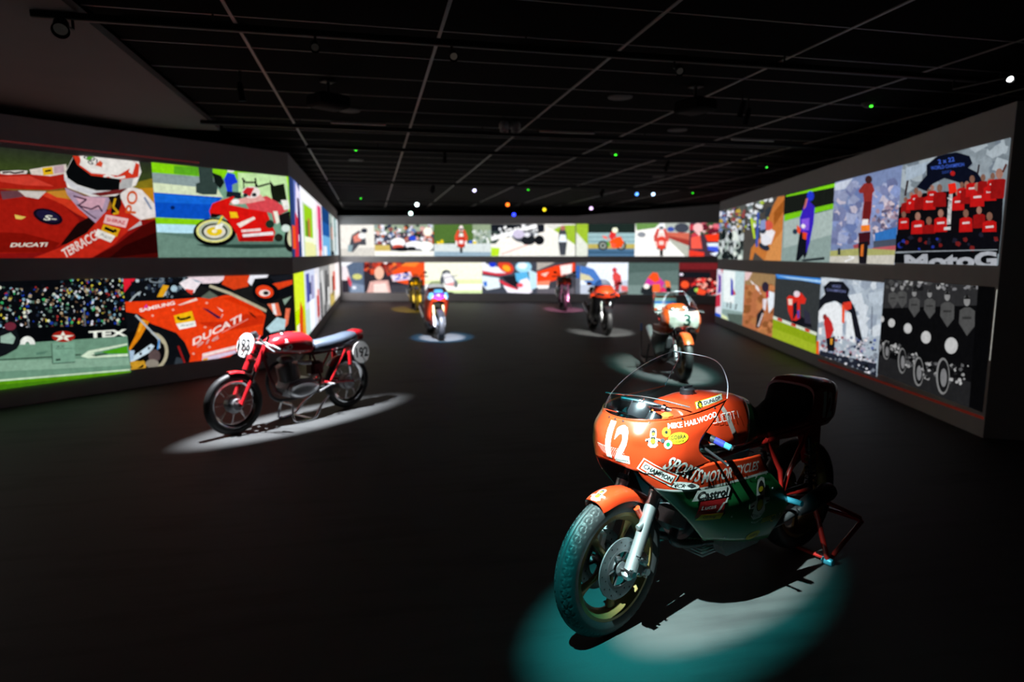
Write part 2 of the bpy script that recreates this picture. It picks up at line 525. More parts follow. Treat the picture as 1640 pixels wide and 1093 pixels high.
# thin bright diffuser strips behind the tracks
M_strip = mat('strip_diffuser', (0.6, 0.58, 0.56), 0.5)
for k, (x0, x1, y, lb) in enumerate([(-1.70, -0.87, 5.40, 'beside the plaster soffit'), (1.22, 1.92, 5.42, 'over the middle of the hall'), (3.30, 3.90, 5.40, 'near the right wall'),
                     (-0.45, 0.25, 8.95, 'in front of the long left wall'), (2.35, 3.15, 8.95, 'behind the twin dome cameras'), (5.3, 6.0, 8.95, 'above the right wall')]):
    o = MB().cbox(((x0 + x1) / 2, y, CZ - 0.012), (x1 - x0, 0.03, 0.02), 0.004).build('ceiling_strip', M_strip, angle=0)
    tag(o, 'thin pale strip diffuser set in the black ceiling ' + lb, 'strip', 'pale ceiling strips')

# ------------------------------------------------------------------ projected pictures
M_pic = picture_material()
def homography(src, dst):
    import numpy as np
    A = []; b = []
    for (x, y), (u, v) in zip(src, dst):
        A.append([x, y, 1, 0, 0, 0, -u * x, -u * y]); b.append(u)
        A.append([0, 0, 0, x, y, 1, -v * x, -v * y]); b.append(v)
    h = np.linalg.solve(np.array(A, float), np.array(b, float))
    return [float(q) for q in h]

def clip(poly):
    # Sutherland-Hodgman against the unit square
    for ax, lim, sg in ((0, 0.0, 1), (0, 1.0, -1), (1, 0.0, 1), (1, 1.0, -1)):
        out = []
        for i in range(len(poly)):
            a, b = poly[i], poly[(i + 1) % len(poly)]
            da, db = sg * (a[ax] - lim), sg * (b[ax] - lim)
            if da >= 0: out.append(a)
            if (da >= 0) != (db >= 0):
                t = da / (da - db); out.append((a[0] + (b[0] - a[0]) * t, a[1] + (b[1] - a[1]) * t))
        poly = out
        if len(poly) < 3: return []
    return poly

class Pic:
    # a flat picture on a wall; shapes are sketched in a drawing frame whose four corners are quad
    def __init__(self, wall, s0, s1, z0, z1, quad=None, gain=1.0):
        P0 = Vector((*wall[0], 0)); P1 = Vector((*wall[1], 0)); self.u = (P1 - P0).normalized(); self.n = Vector((self.u.y, -self.u.x, 0))
        self.P0 = P0; self.s = (s0, s1); self.z = (z0, z1); self.d = 0.004; self.mb = MB(); self.gain = gain
        self.h = homography(quad, [(0, 1), (1, 1), (1, 0), (0, 0)]) if quad else None
    def uv(self, p):
        x, y = p
        if not self.h: return (x, y)
        h = self.h; w = h[6] * x + h[7] * y + 1
        return ((h[0] * x + h[1] * y + h[2]) / w, (h[3] * x + h[4] * y + h[5]) / w)
    def w(self, u, v):
        return self.P0 + self.u * (self.s[0] + (self.s[1] - self.s[0]) * u) + self.n * self.d + Vector((0, 0, self.z[0] + (self.z[1] - self.z[0]) * v))
    def _c(self, c):
        c = hexc(c) if isinstance(c, str) else c
        return tuple(v * self.gain for v in c)
    def poly(self, c, pts, step=0.00012):
        q = clip([self.uv(p) for p in pts])
        if len(q) < 3: return self
        self.d += step
        self.mb.add([self.w(*p) for p in q], [tuple(range(len(q)))], 0, self._c(c))
        return self
    def fill(self, c):
        self.d += 0.00012
        self.mb.add([self.w(0, 0), self.w(1, 0), self.w(1, 1), self.w(0, 1)], [(0, 1, 2, 3)], 0, self._c(c)); return self
    def grad(self, c0, c1, v0=0.0, v1=1.0, u0=0.0, u1=1.0):
        self.d += 0.00012
        a, b = self._c(c0), self._c(c1)
        self.mb.add([self.w(u0, v0), self.w(u1, v0), self.w(u1, v1), self.w(u0, v1)], [(0, 1, 2, 3)], 0, [a, a, b, b]); return self
    def ell(self, c, x, y, rx, ry, rot=0.0, n=22):
        cs, sn = math.cos(rot), math.sin(rot)
        return self.poly(c, [(x + rx * math.cos(2 * PI * k / n) * cs - ry * math.sin(2 * PI * k / n) * sn, y + rx * math.cos(2 * PI * k / n) * sn + ry * math.sin(2 * PI * k / n) * cs) for k in range(n)])
    def line(self, c, pts, w):
        for a, b in zip(pts, pts[1:]):
            dx, dy = b[0] - a[0], b[1] - a[1]; l = math.hypot(dx, dy) or 1; nx, ny = -dy / l * w / 2, dx / l * w / 2
            self.poly(c, [(a[0] + nx, a[1] + ny), (b[0] + nx, b[1] + ny), (b[0] - nx, b[1] - ny), (a[0] - nx, a[1] - ny)])
        return self
    def ring(self, c, x, y, rx, ry, w, rot=0.0, n=26, a0=0.0, a1=2 * PI):
        cs, sn = math.cos(rot), math.sin(rot)
        f = lambda t, k: (x + (rx - k) * math.cos(t) * cs - (ry - k) * math.sin(t) * sn, y + (rx - k) * math.cos(t) * sn + (ry - k) * math.sin(t) * cs)
        self.d += 0.0001
        for k in range(n):
            t0, t1 = a0 + (a1 - a0) * k / n, a0 + (a1 - a0) * (k + 1) / n
            self.poly(c, [f(t0, 0), f(t1, 0), f(t1, w), f(t0, w)], 0.0)
        return self
    def text(self, c, s, x0, y0, x1, y1, h, bold=0.0, shear=0.0):
        # baseline from (x0, y0) to (x1, y1) in the drawing frame, y downwards there
        vs, fs = text_mesh(s, bold, shear)
        dx, dy = x1 - x0, y1 - y0; l = math.hypot(dx, dy); ux, uy = dy / l, -dx / l
        if not self.h: ux, uy = -dy / l, dx / l
        V = [(x0 + dx * a + ux * h * b, y0 + dy * a + uy * h * b) for a, b in vs]
        self.d += 0.00012
        for f in fs: self.poly(c, [V[i] for i in f], 0.0)
        return self
    def speck(self, pal, x0, y0, x1, y1, n, s0, s1, asp=1.0):
        for _ in range(n):
            x, y = rnd.uniform(x0, x1), rnd.uniform(y0, y1); s = rnd.uniform(s0, s1); k = rnd.randint(4, 6); a0 = rnd.random() * 6
            self.poly(rnd.choice(pal), [(x + s * math.cos(a0 + 2 * PI * i / k) * rnd.uniform(.6, 1.2), y + s * asp * math.sin(a0 + 2 * PI * i / k) * rnd.uniform(.6, 1.2)) for i in range(k)], 0.00002)
        return self
    def build(self, label, name='projected_picture'):
        o = self.mb.build(name, M_pic, None, 0)
        return tag(o, label, 'picture')
    # ready-made motifs (x, y centre at the ground; s = height in drawing units; up is towards smaller y)
    def rider_front(self, x, y, s, suit='d8302a', suit2='f2e8e8', helmet='f4f4f4', bikec='c8281e', lean=0.0, tyre='101214', wd=0.66):
        f = lambda a, b: (x + a * s * wd + b * s * lean, y - b * s)
        P = lambda c, pts: self.poly(c, [f(*p) for p in pts])
        P(tyre, [(-.07, 0), (.07, 0), (.08, .3), (-.08, .3)])
        P('1a1a1e', [(-.2, .2), (.2, .2), (.26, .5), (-.26, .5)])
        P(bikec, [(-.2, .26), (0, .18), (.2, .26), (.22, .52), (.1, .6), (-.1, .6), (-.22, .52)])
        P(suit, [(-.34, .45), (-.2, .42), (-.16, .6), (-.1, .78), (.1, .78), (.16, .6), (.2, .42), (.34, .45), (.36, .6), (.2, .84), (-.2, .84), (-.36, .6)])
        P(suit2, [(-.12, .6), (.12, .6), (.08, .72), (-.08, .72)])
        P(suit2, [(-.3, .3), (-.2, .3), (-.22, .44), (-.32, .44)])
        P(suit2, [(.3, .3), (.2, .3), (.22, .44), (.32, .44)])
        P(helmet, [(-.09, .8), (.09, .8), (.12, .9), (.07, 1.0), (-.07, 1.0), (-.12, .9)])
        P('15161c', [(-.08, .83), (.08, .83), (.09, .9), (-.09, .9)])
        P(suit2, [(-.12, .34), (.12, .34), (.1, .46), (-.1, .46)])
        return self
    def bike_side(self, x, y, s, body='d02018', suit='c02420', suit2='f0e4e0', helmet='f0f0f0', rim='d8c060', flip=1, tyre='0c0d10'):
        # length about 2 s, facing left when flip = 1
        f = lambda a, b: (x + a * s * flip, y - b * s)
        P = lambda c, pts: self.poly(c, [f(*p) for p in pts])
        for cx in (-.68, .68):
            q = f(cx, .32)
            self.ell(tyre, q[0], q[1], .33 * s, .33 * s); self.ell(rim, q[0], q[1], .24 * s, .24 * s)
            self.ell('303236', q[0], q[1], .19 * s, .19 * s); self.ell('9a9a90', q[0], q[1], .1 * s, .1 * s)
        P(body, [(-.62, .82), (-.3, .98), (.1, .78), (.42, .8), (.95, .98), (.9, .88), (.5, .62), (.3, .22), (-.28, .2), (-.42, .45), (-.66, .6)])
        P('181a1e', [(.28, .3), (.62, .38), (.6, .55), (.3, .6)])
        P(suit, [(-.42, .84), (-.34, .98), (.0, 1.16), (.4, 1.02), (.55, .82), (.3, .78), (.5, .5), (.34, .4), (.1, .72), (-.1, .9)])
        P(suit2, [(.2, .62), (.38, .6), (.46, .46), (.3, .42)])
        P(suit2, [(-.36, .9), (-.1, 1.06), (-.04, 1.0), (-.3, .84)])
        q = f(-.2, 1.14); self.ell(helmet, q[0], q[1], .15 * s, .15 * s)
        P('16181c', [(-.35, 1.08), (-.2, 1.1), (-.2, 1.18), (-.34, 1.17)])
        P('f4e8e0', [(-.1, .5), (.22, .6), (.22, .52), (-.1, .42)])
        P('f4e8e0', [(-.2, .32), (.25, .34), (.25, .28), (-.2, .26)])
        return self
# ---- left front wall -------------------------------------------------------
p = Pic(W_LN, 0.0, 2.37, 1.70, 2.92, [(-792, -1), (1261, 215), (1319, 1002), (-667, 1011)], 0.85)
p.fill('2a2c22'); p.grad('c07818', '2c3826', 0.35, 0.8); p.grad('3c4c20', '2a3024', 0.8, 1.0)
p.poly('c98a1c', [(1090, 420), (1290, 380), (1290, 560), (1200, 500)]).poly('8a7a1c', [(1120, 380), (1280, 340), (1285, 420), (1100, 430)])
p.poly('8a1210', [(-800, 1020), (1330, 1020), (1330, 680), (1150, 690), (900, 820), (640, 560), (330, 470), (-20, 430), (-800, 470)])
p.poly('b02014', [(-800, 330), (0, 300), (240, 310), (540, 300), (560, 420), (420, 440), (0, 430), (-800, 440)])
p.poly('d84030', [(-10, 330), (240, 320), (380, 380), (450, 410), (200, 400), (0, 370)])
p.poly('e8e0d8', [(0, 285), (150, 275), (230, 280), (220, 305), (60, 312), (0, 305)]).line('2a1418', [(20, 296), (80, 290), (120, 300), (200, 288)], 14)
p.poly('e4d8cc', [(245, 270), (360, 250), (550, 225), (560, 300), (420, 325), (260, 310)])
p.poly('e8b818', [(350, 258), (435, 246), (445, 310), (360, 318)]).line('1c1408', [(375, 285), (425, 275)], 16)
p.poly('c8a8b0', [(445, 245), (530, 232), (535, 295), (450, 305)])
p.poly('a81a10', [(-800, 480), (0, 510), (330, 470), (520, 560), (660, 690), (640, 780), (500, 900), (380, 960), (-800, 990)])
p.poly('841008', [(-800, 760), (200, 800), (500, 880), (420, 960), (100, 960), (-800, 980)])
p.poly('d83a20', [(330, 475), (400, 460), (600, 530), (760, 700), (640, 640), (520, 560)])
p.poly('d8d0c8', [(150, 445), (385, 452), (320, 515), (210, 495)]).poly('c8882c', [(385, 455), (560, 440), (600, 520), (470, 500)])
p.poly('6a4048', [(0, 450), (150, 445), (200, 495), (20, 520)])
p.ell('0e0a18', 398, 662, 128, 62, .3).ell('1c1838', 398, 658, 100, 44, .3).text('e8e8d8', 'S-', 360, 690, 470, 700, 44, .02, .2)
p.poly('f0d060', [(120, 645), (215, 665), (180, 685), (130, 680)])
p.text('f0e8d8', 'DUCATI', 82, 916, 400, 912, 34, .03, .25)
p.poly('1a0808', [(640, 720), (860, 600), (1000, 620), (920, 720), (740, 800), (560, 890), (500, 900)])
p.poly('b098b0', [(540, 420), (700, 490), (920, 500), (880, 620), (800, 720), (650, 590), (560, 480)])
p.poly('d8a8b8', [(620, 490), (880, 510), (850, 600), (700, 610)]).line('40203c', [(610, 490), (720, 520), (650, 570), (760, 600), (820, 570), (850, 620)], 13)
p.line('402038', [(640, 560), (740, 640), (800, 680)], 10)
p.poly('c82818', [(280, 1005), (500, 920), (720, 800), (860, 640), (960, 560), (1050, 500), (1180, 690), (1090, 760), (940, 900), (760, 1005)])
p.poly('e05038', [(560, 920), (760, 800), (830, 740), (700, 860), (600, 930)])
p.poly('4a0806', [(760, 1010), (960, 900), (1180, 740), (1330, 670), (1330, 1010)]).poly('2a0404', [(900, 1010), (1040, 900), (1330, 780), (1330, 960)])
p.poly('f0e8e4', [(990, 480), (1080, 410), (1180, 440), (1290, 560), (1300, 665), (1170, 690), (1060, 620)])
p.text('d85820', 'PO', 1130, 640, 1150, 450, 90, .02).line('8090b0', [(1200, 500), (1260, 600)], 16)
p.poly('d0c8c8', [(1060, 780), (1170, 695), (1180, 730)])
p.poly('181010', [(900, 500), (1000, 470), (1010, 560), (980, 640), (920, 640), (930, 560)]).line('d8a818', [(960, 510), (940, 580), (985, 630), (940, 640)], 18)
p.poly('f0c0c0', [(880, 645), (1070, 680), (1045, 755), (860, 715)]).text('c82030', 'SHIRAZ', 885, 700, 1040, 730, 30, .02)
p.poly('e8b018', [(860, 725), (1000, 765), (970, 830), (835, 785)]).line('1a1408', [(870, 755), (950, 790), (965, 770)], 26)
p.poly('f0ece4', [(810, 765), (960, 825), (920, 878), (785, 822)]).text('888888', 'Agip', 825, 825, 930, 858, 30)
p.text('f0e0d8', 'TERRACCI', 545, 1010, 830, 840, 80, .02, .1)
p.poly('f2eee8', [(530, 310), (610, 160), (760, 150), (1150, 190), (1175, 290), (1130, 400), (960, 490), (760, 495), (560, 420)])
p.poly('d83820', [(605, 155), (680, 160), (660, 230), (760, 300), (980, 320), (1080, 260), (1110, 200), (1160, 230), (1150, 330), (1000, 380), (760, 330), (610, 220)])
p.poly('f4f0ea', [(660, 160), (1060, 190), (1040, 260), (930, 300), (780, 285), (680, 220)])
p.text('1c1c20', 'agv', 680, 190, 815, 262, 66, .0).poly('e05030', [(790, 235), (830, 195), (855, 215), (845, 250)]).poly('58a030', [(710, 180), (740, 160), (780, 165), (740, 195)])
p.poly('f4f0ea', [(1070, 290), (1100, 205), (1130, 210), (1100, 310)]).line('f4f0ea', [(860, 330), (900, 318), (960, 345), (1040, 330)], 20)
p.poly('080a0c', [(545, 290), (610, 165), (640, 230), (760, 320), (1000, 350), (990, 445), (800, 445), (640, 395), (560, 340)])
p.poly('b8b8b8', [(1010, 350), (1110, 340), (1090, 420), (990, 445)]).poly('d8d8dc', [(530, 320), (640, 400), (800, 448), (990, 448), (980, 470), (760, 485), (600, 430), (535, 360)])
p.poly('702020', [(760, 470), (1060, 425), (1000, 470), (830, 492)])
p.build('projected picture of a racer in red leathers and white helmet tucked behind a red fairing')

p = Pic(W_LN, 2.37, 4.38, 1.70, 2.93, [(295, 56), (1539, 188), (1572, 914), (359, 919)], 1.0)
p.fill('74a088'); p.poly('86d410', [(290, 40), (1600, 160), (1600, 240), (300, 170)]).poly('5aa820', [(500, 90), (720, 100), (720, 180), (500, 160)])
p.poly('8a9c9c', [(295, 150), (900, 200), (900, 300), (310, 250)]).poly('d8e4c0', [(305, 240), (900, 300), (950, 380), (320, 330)])
p.poly('30403c', [(720, 100), (850, 110), (860, 230), (900, 260), (890, 350), (760, 350), (700, 330), (700, 250), (735, 240)]).poly('101816', [(850, 150), (930, 180), (960, 240), (920, 300), (870, 240)])
p.poly('c4e8a8', [(1080, 150), (1530, 170), (1540, 420), (1090, 360)]).poly('141a10', [(1370, 220), (1410, 270), (1500, 250), (1530, 420), (1400, 420), (1380, 320)])
p.line('141a10', [(1120, 200), (1150, 240), (1240, 240), (1260, 280), (1370, 250)], 16).line('141a10', [(1240, 200), (1250, 330)], 16).line('141a10', [(1130, 210), (1140, 330)], 12)
p.poly('0a4ec0', [(315, 330), (940, 375), (900, 420), (840, 520), (820, 580), (335, 560)]).poly('1466d8', [(318, 340), (900, 385), (860, 440), (320, 420)]).ell('06205c', 488, 468, 20, 18)
p.poly('88d010', [(330, 555), (780, 575), (700, 630), (340, 615)]).poly('b8e4f4', [(338, 615), (700, 625), (680, 705), (345, 690)])
p.poly('6a8a7c', [(345, 690), (1580, 760), (1580, 920), (358, 920)]).poly('58786c', [(345, 700), (1000, 800), (1580, 830), (1580, 780), (900, 700)])
p.poly('2a4038', [(700, 800), (1500, 800), (1560, 830), (1200, 840), (800, 825)])
p.poly('a8f020', [(1515, 165), (1570, 190), (1580, 560), (1545, 700), (1540, 300)])
p.poly('1838d8', [(985, 150), (1050, 165), (1080, 240), (1030, 260), (1030, 330), (985, 330), (955, 210)]).ell('f0f0f0', 1018, 132, 34, 16).poly('182028', [(980, 320), (1110, 330), (1110, 390), (975, 370)])
p.ell('08090a', 870, 690, 196, 128).ell('e8e488', 866, 680, 164, 104).ell('b8c0a8', 868, 680, 146, 90).ell('303830', 868, 684, 120, 74).ell('dcd8c8', 870, 686, 100, 60).ell('e8c81c', 868, 684, 72, 40).ell('fff4d0', 868, 682, 24, 16)
p.ell('101010', 1560, 760, 60, 110).ell('d8d8b0', 1565, 740, 34, 80)
p.poly('d81410', [(820, 500), (850, 430), (960, 390), (1040, 365), (1050, 372), (1000, 440), (1180, 480), (1330, 470), (1380, 600), (1420, 690), (1400, 770), (1090, 775), (1060, 690), (1000, 600), (940, 540), (835, 545)])
p.poly('a80c0c', [(1140, 690), (1400, 740), (1400, 775), (1090, 775)]).poly('180a0a', [(840, 520), (940, 530), (880, 560), (830, 560)])
p.poly('f0dc28', [(930, 545), (950, 545), (900, 640), (880, 640)]).poly('f4f4ec', [(880, 625), (950, 610), (930, 660), (870, 665)])
p.poly('f0c418', [(1005, 505), (1070, 510), (1085, 560), (1015, 562)])
p.poly('f0e4d8', [(1070, 615), (1225, 550), (1240, 570), (1100, 650)]).poly('f0d4d0', [(1110, 670), (1285, 655), (1290, 680), (1115, 692)]).poly('ece8e8', [(1120, 710), (1400, 685), (1405, 715), (1130, 735)])
p.poly('d84850', [(1150, 430), (1250, 390), (1340, 360), (1440, 420), (1540, 490), (1440, 545), (1460, 600), (1410, 610), (1390, 520), (1300, 500), (1180, 480)])
p.poly('e8a8a0', [(1010, 410), (1130, 380), (1290, 350), (1330, 400), (1180, 430), (1030, 440)]).ell('f4f0f0', 1060, 415, 36, 24)
p.ell('f0e4e0', 1200, 330, 82, 54).poly('c8242c', [(1120, 330), (1160, 285), (1230, 290), (1190, 370)]).ell('20282c', 1228, 352, 22, 18).ell('1c2c30', 1148, 355, 22, 18)
p.poly('f0f0e8', [(1470, 400), (1540, 400), (1550, 480), (1500, 490)]).poly('141414', [(1440, 540), (1550, 500), (1560, 640), (1480, 660)])
p.ell('1c3024', 1370, 618, 40, 38).ell('d8e8e0', 1515, 655, 40, 34).poly('eeeedd', [(1400, 500), (1440, 500), (1460, 600), (1430, 620)])
p.ell('20241c', 1450, 740, 40, 36)
p.build('projected picture of a red race motorcycle and rider passing a blue trackside wall')

p = Pic(W_LN, 0.0, 1.915, 0.22, 1.44, [(-612, 171), (979, 128), (1039, 876), (-500, 1082)], 0.9)
p.fill('080a0e')
pal = ['c8d8d0', 'e8ecd8', '9ab4b0', '304858', '1838a0', 'b8a080', '7c6048', '481818', 'a83030', 'd8c840', '3cb068', '88b8d0', '202838', 'e8e8f0', '705030', '507060']
p.speck(pal, -600, 200, 990, 540, 620, 7, 17).speck(pal, 480, 110, 990, 260, 90, 7, 15).speck(['06080a', '0a0c14', '101018'], -600, 180, 990, 540, 200, 8, 18)
p.line('6a7078', [(205, 380), (235, 560)], 10).line('6a7078', [(665, 380), (680, 530)], 10)
p.poly('05070a', [(-620, 540), (1010, 500), (1010, 600), (-620, 660)])
p.poly('6f9880', [(-620, 660), (150, 645), (1010, 590), (1040, 870), (-620, 1020)]).poly('8ab098', [(-620, 800), (1020, 760), (1030, 820), (-620, 900)])
p.line('24382c', [(-620, 810), (400, 755), (640, 735)], 9).poly('58806c', [(280, 720), (380, 705), (350, 730), (290, 740)])
p.poly('d8ecd0', [(640, 750), (700, 705), (1010, 645), (1010, 660), (740, 720), (760, 745), (1015, 728), (1015, 748), (700, 765)]).poly('4aa014', [(800, 715), (1010, 665), (1015, 728), (860, 728)]).poly('30503c', [(720, 740), (830, 722), (860, 730), (760, 750)])
p.poly('d0e8c8', [(-620, 985), (1030, 850), (1030, 862), (-620, 1000)]).poly('5a9c10', [(-620, 1000), (1035, 862), (1045, 900), (-620, 1090)]).poly('468410', [(-620, 1030), (1035, 885), (1045, 900), (-620, 1090)])
p.ring('f0f4ec', 215, 655, 62, 66, 44, 0, 18, PI, 2 * PI)
p.ell('a02018', 502, 592, 92, 44).poly('f0f0e0', [(498, 548), (516, 582), (590, 582), (530, 600), (548, 628), (500, 612), (444, 628), (466, 600), (412, 584), (480, 582)]).text('a02018', 'T', 486, 612, 516, 611, 26, .03)
p.text('f4f8ec', 'TEX', 705, 606, 1010, 588, 56, .04)
p.poly('7ca890', [(408, 645), (590, 630), (596, 795), (415, 808)]).line('24382c', [(408, 645), (415, 808), (596, 795)], 6).line('24382c', [(440, 690), (570, 685)], 3).text('283c30', 'XX', 445, 682, 510, 680, 20).line('14241c', [(440, 778), (478, 774)], 14)
p.poly('101418', [(-20, 560), (60, 500), (130, 540), (160, 640), (130, 690), (40, 740), (-20, 760)]).ell('702838', 78, 510, 46, 32).poly('9ab8a8', [(0, 590), (80, 560), (120, 600), (100, 650), (0, 640)])
p.build('projected picture of a dark crowded grandstand above a pale green race track')

p = Pic(W_LN, 1.92, 4.37, 0.25, 1.43, [(40, 152), (1569, 109), (1600, 780), (107, 976)], 1.0)
p.fill('0c0e12')
p.poly('dc1c30', [(30, 130), (170, 128), (40, 290)])
p.speck(['1c2838', '788890', 'b8c8d0', '202838', '485868', '0c1018'], 120, 120, 620, 320, 70, 8, 26)
p.line('a8b4b8', [(90, 370), (150, 300), (200, 270)], 14).ring('7c8890', 340, 160, 70, 30, 12)
p.poly('e0a018', [(400, 205), (455, 215), (400, 315), (345, 315)]).ell('a8c4d0', 500, 240, 30, 30)
p.poly('181818', [(560, 300), (720, 210), (960, 280), (1200, 200), (1320, 300), (1340, 420), (1300, 460), (960, 320)])
p.poly('e83c10', [(50, 360), (340, 350), (720, 322), (830, 330), (960, 300), (1060, 300), (1260, 410), (1330, 480), (1305, 600), (1300, 660), (1000, 860), (700, 930), (630, 935), (650, 850), (600, 730), (520, 640), (300, 560), (170, 470), (60, 450)])
p.poly('c82c0c', [(720, 545), (980, 540), (1150, 470), (1320, 490), (1300, 560), (1000, 620), (760, 570)]).poly('5a6458', [(740, 320), (820, 260), (900, 310), (820, 335)])
p.poly('d83008', [(940, 330), (1060, 305), (1260, 412), (1300, 470), (1180, 420)])
p.line('b8b094', [(820, 215), (1010, 285), (1230, 390), (1350, 450)], 26)
p.text('f8e4dc', 'SAMSUNG', 190, 455, 510, 385, 34, .04).poly('f4d8c8', [(530, 390), (700, 325), (715, 345), (560, 390)]).poly('e038a0', [(225, 410), (250, 380), (265, 410), (240, 420)])
p.poly('f0b810', [(497, 485), (660, 442), (690, 540), (520, 565)]).poly('f4f4f0', [(518, 560), (690, 532), (700, 580), (548, 612)]).line('100c08', [(530, 495), (550, 520), (600, 515), (650, 495)], 22).text('90989c', 'Agip', 560, 595, 680, 570, 26)
p.poly('30183c', [(755, 415), (800, 425), (930, 505), (900, 515)]).poly('f8d8d0', [(885, 405), (945, 440), (935, 450)]).poly('f0c8b8', [(935, 470), (945, 475), (920, 515)])
p.poly('30100c', [(1170, 450), (1200, 460), (1255, 515), (1215, 495)])
p.text('f8e0d8', 'DUCATI', 668, 760, 1135, 520, 58, .03, .3).text('d8a8a0', '916', 705, 775, 915, 695, 36, .02, .3).line('f0a898', [(930, 640), (1170, 515)], 5)
p.poly('f8e0dc', [(755, 830), (1060, 755), (1060, 785), (755, 862)]).poly('d8c8e0', [(755, 865), (1060, 795), (1060, 825), (750, 915)]).poly('e8a030', [(760, 875), (810, 865), (800, 885), (760, 895)])
for q in ((305, 485), (795, 370), (780, 590), (820, 770), (490, 432), (675, 830)): p.ell('f0a890', q[0], q[1], 12, 10)
p.poly('f2e8ec', [(545, 190), (640, 140), (760, 165), (700, 240), (680, 280), (600, 250)]).poly('e04030', [(600, 240), (680, 255), (660, 295), (620, 270)])
p.poly('ecd8e0', [(600, 130), (950, 110), (960, 150), (900, 190), (760, 195), (680, 160)]).poly('90a8b8', [(660, 150), (760, 185), (700, 180)])
p.poly('d84018', [(960, 110), (1190, 105), (1170, 220), (1040, 250), (930, 200)]).poly('f0f0f8', [(1190, 105), (1360, 100), (1340, 140), (1230, 150), (1200, 215), (1165, 180)]).poly('e04018', [(1380, 200), (1570, 150), (1570, 200), (1440, 250)])
p.poly('181a20', [(1360, 130), (1570, 110), (1570, 160), (1420, 190)])
p.ell('0a0a0e', 1330, 280, 126, 100, .3).ell('e84018', 1318, 268, 82, 58, .2).ell('f0e0d8', 1318, 280, 50, 30).ell('201818', 1330, 280, 26, 18)
p.poly('141414', [(1340, 380), (1440, 330), (1560, 300), (1570, 640), (1340, 640), (1320, 560)]).poly('e87050', [(1340, 380), (1440, 370), (1470, 480), (1420, 490)]).poly('f4f0f0', [(1380, 380), (1410, 375), (1430, 480), (1400, 470)]).poly('e87050', [(1510, 420), (1550, 420), (1530, 560), (1490, 610)]).poly('b8d8e0', [(1330, 600), (1430, 500), (1510, 520), (1500, 610), (1370, 640)]).poly('88a090', [(1480, 340), (1560, 310), (1500, 390)])
p.ring('b4ac90', 240, 810, 205, 190, 34, .1, 26, -1.4, 1.5).poly('08080a', [(60, 640), (240, 600), (420, 760), (440, 860), (380, 970), (90, 980)]).ring('b4ac90', 260, 810, 186, 190, 30, .1, 26, -1.2, 1.6)
p.poly('d88010', [(200, 510), (275, 540), (190, 690), (100, 800), (85, 790), (150, 660)]).poly('f0a828', [(205, 520), (240, 530), (180, 640), (170, 620)])
p.line('b0b8bc', [(150, 480), (360, 700), (365, 780)], 18).line('4890d8', [(365, 700), (350, 790)], 14)
p.poly('c4d8e4', [(90, 880), (290, 740), (320, 760), (290, 810), (110, 910)]).poly('a8c0d8', [(75, 800), (140, 800), (130, 880), (90, 900)]).ell('303840', 195, 830, 12, 14).ell('303840', 270, 780, 10, 12)
p.ring('c89428', 160, 940, 86, 46, 22).poly('c89428', [(100, 930), (220, 890), (240, 910), (140, 980)]).ell('584848', 320, 850, 54, 60).ell('8c8478', 300, 920, 60, 40)
p.poly('303840', [(520, 860), (560, 870), (600, 950), (490, 950)]).line('901818', [(535, 760), (605, 940)], 18)
p.build('projected picture of a large orange-red race fairing lettered in white')

# rows run on along the left front wall: unseen pictures added to brighten bikes
SK = [(0, 0), (170, 0), (170, 100), (0, 100)]
BX_ = lambda x0, y0, x1, y1: [(x0, y0), (x1, y0), (x1, y1), (x0, y1)]
for k, (s0, s1, zz, bg, sh, lb) in enumerate([(-2.1, -.01, (1.70, 2.92), '98a8b0', [('d8e0e8', BX_(0, 0, 170, 40)), ('405c38', BX_(0, 36, 170, 52)), ('707c80', BX_(0, 70, 170, 100))], 'head-on racer under a pale sky, next to the helmeted racer'),
        (-4.6, -2.11, (1.70, 2.92), 'c8b898', [('e8e0d0', BX_(0, 0, 170, 50)), ('806850', BX_(0, 78, 170, 100))], 'side-on red bike on a sandy track, second from the helmeted racer'),
        (-2.1, -.01, (.22, 1.44), 'b8c8c0', [('587060', BX_(0, 72, 170, 100)), ('e8f0f0', BX_(0, 0, 170, 30)), ('78a048', BX_(0, 30, 170, 48))], 'side-on red bike before green hills, next to the dark grandstand'),
        (-4.6, -2.11, (.22, 1.44), 'a8a8b8', [('d0d0e0', BX_(0, 0, 170, 50)), ('484858', BX_(0, 80, 170, 100))], 'head-on racer in a violet grey paddock, second from the dark grandstand')]):
    p = Pic(W_LN, s0, s1, *zz, SK); p.fill(bg)
    for c, q in sh: p.poly(c, q)
    p.speck(['c8c8c8', '405060', '806060', 'e0d8c8'], 0, 34, 170, 60, 90, 1.5, 4)
    if k in (0, 3): p.rider_front(85, 95, 82)
    else: p.bike_side(85, 92, 58)
    p.build('added fill-light picture out of view, showing a ' + lb)

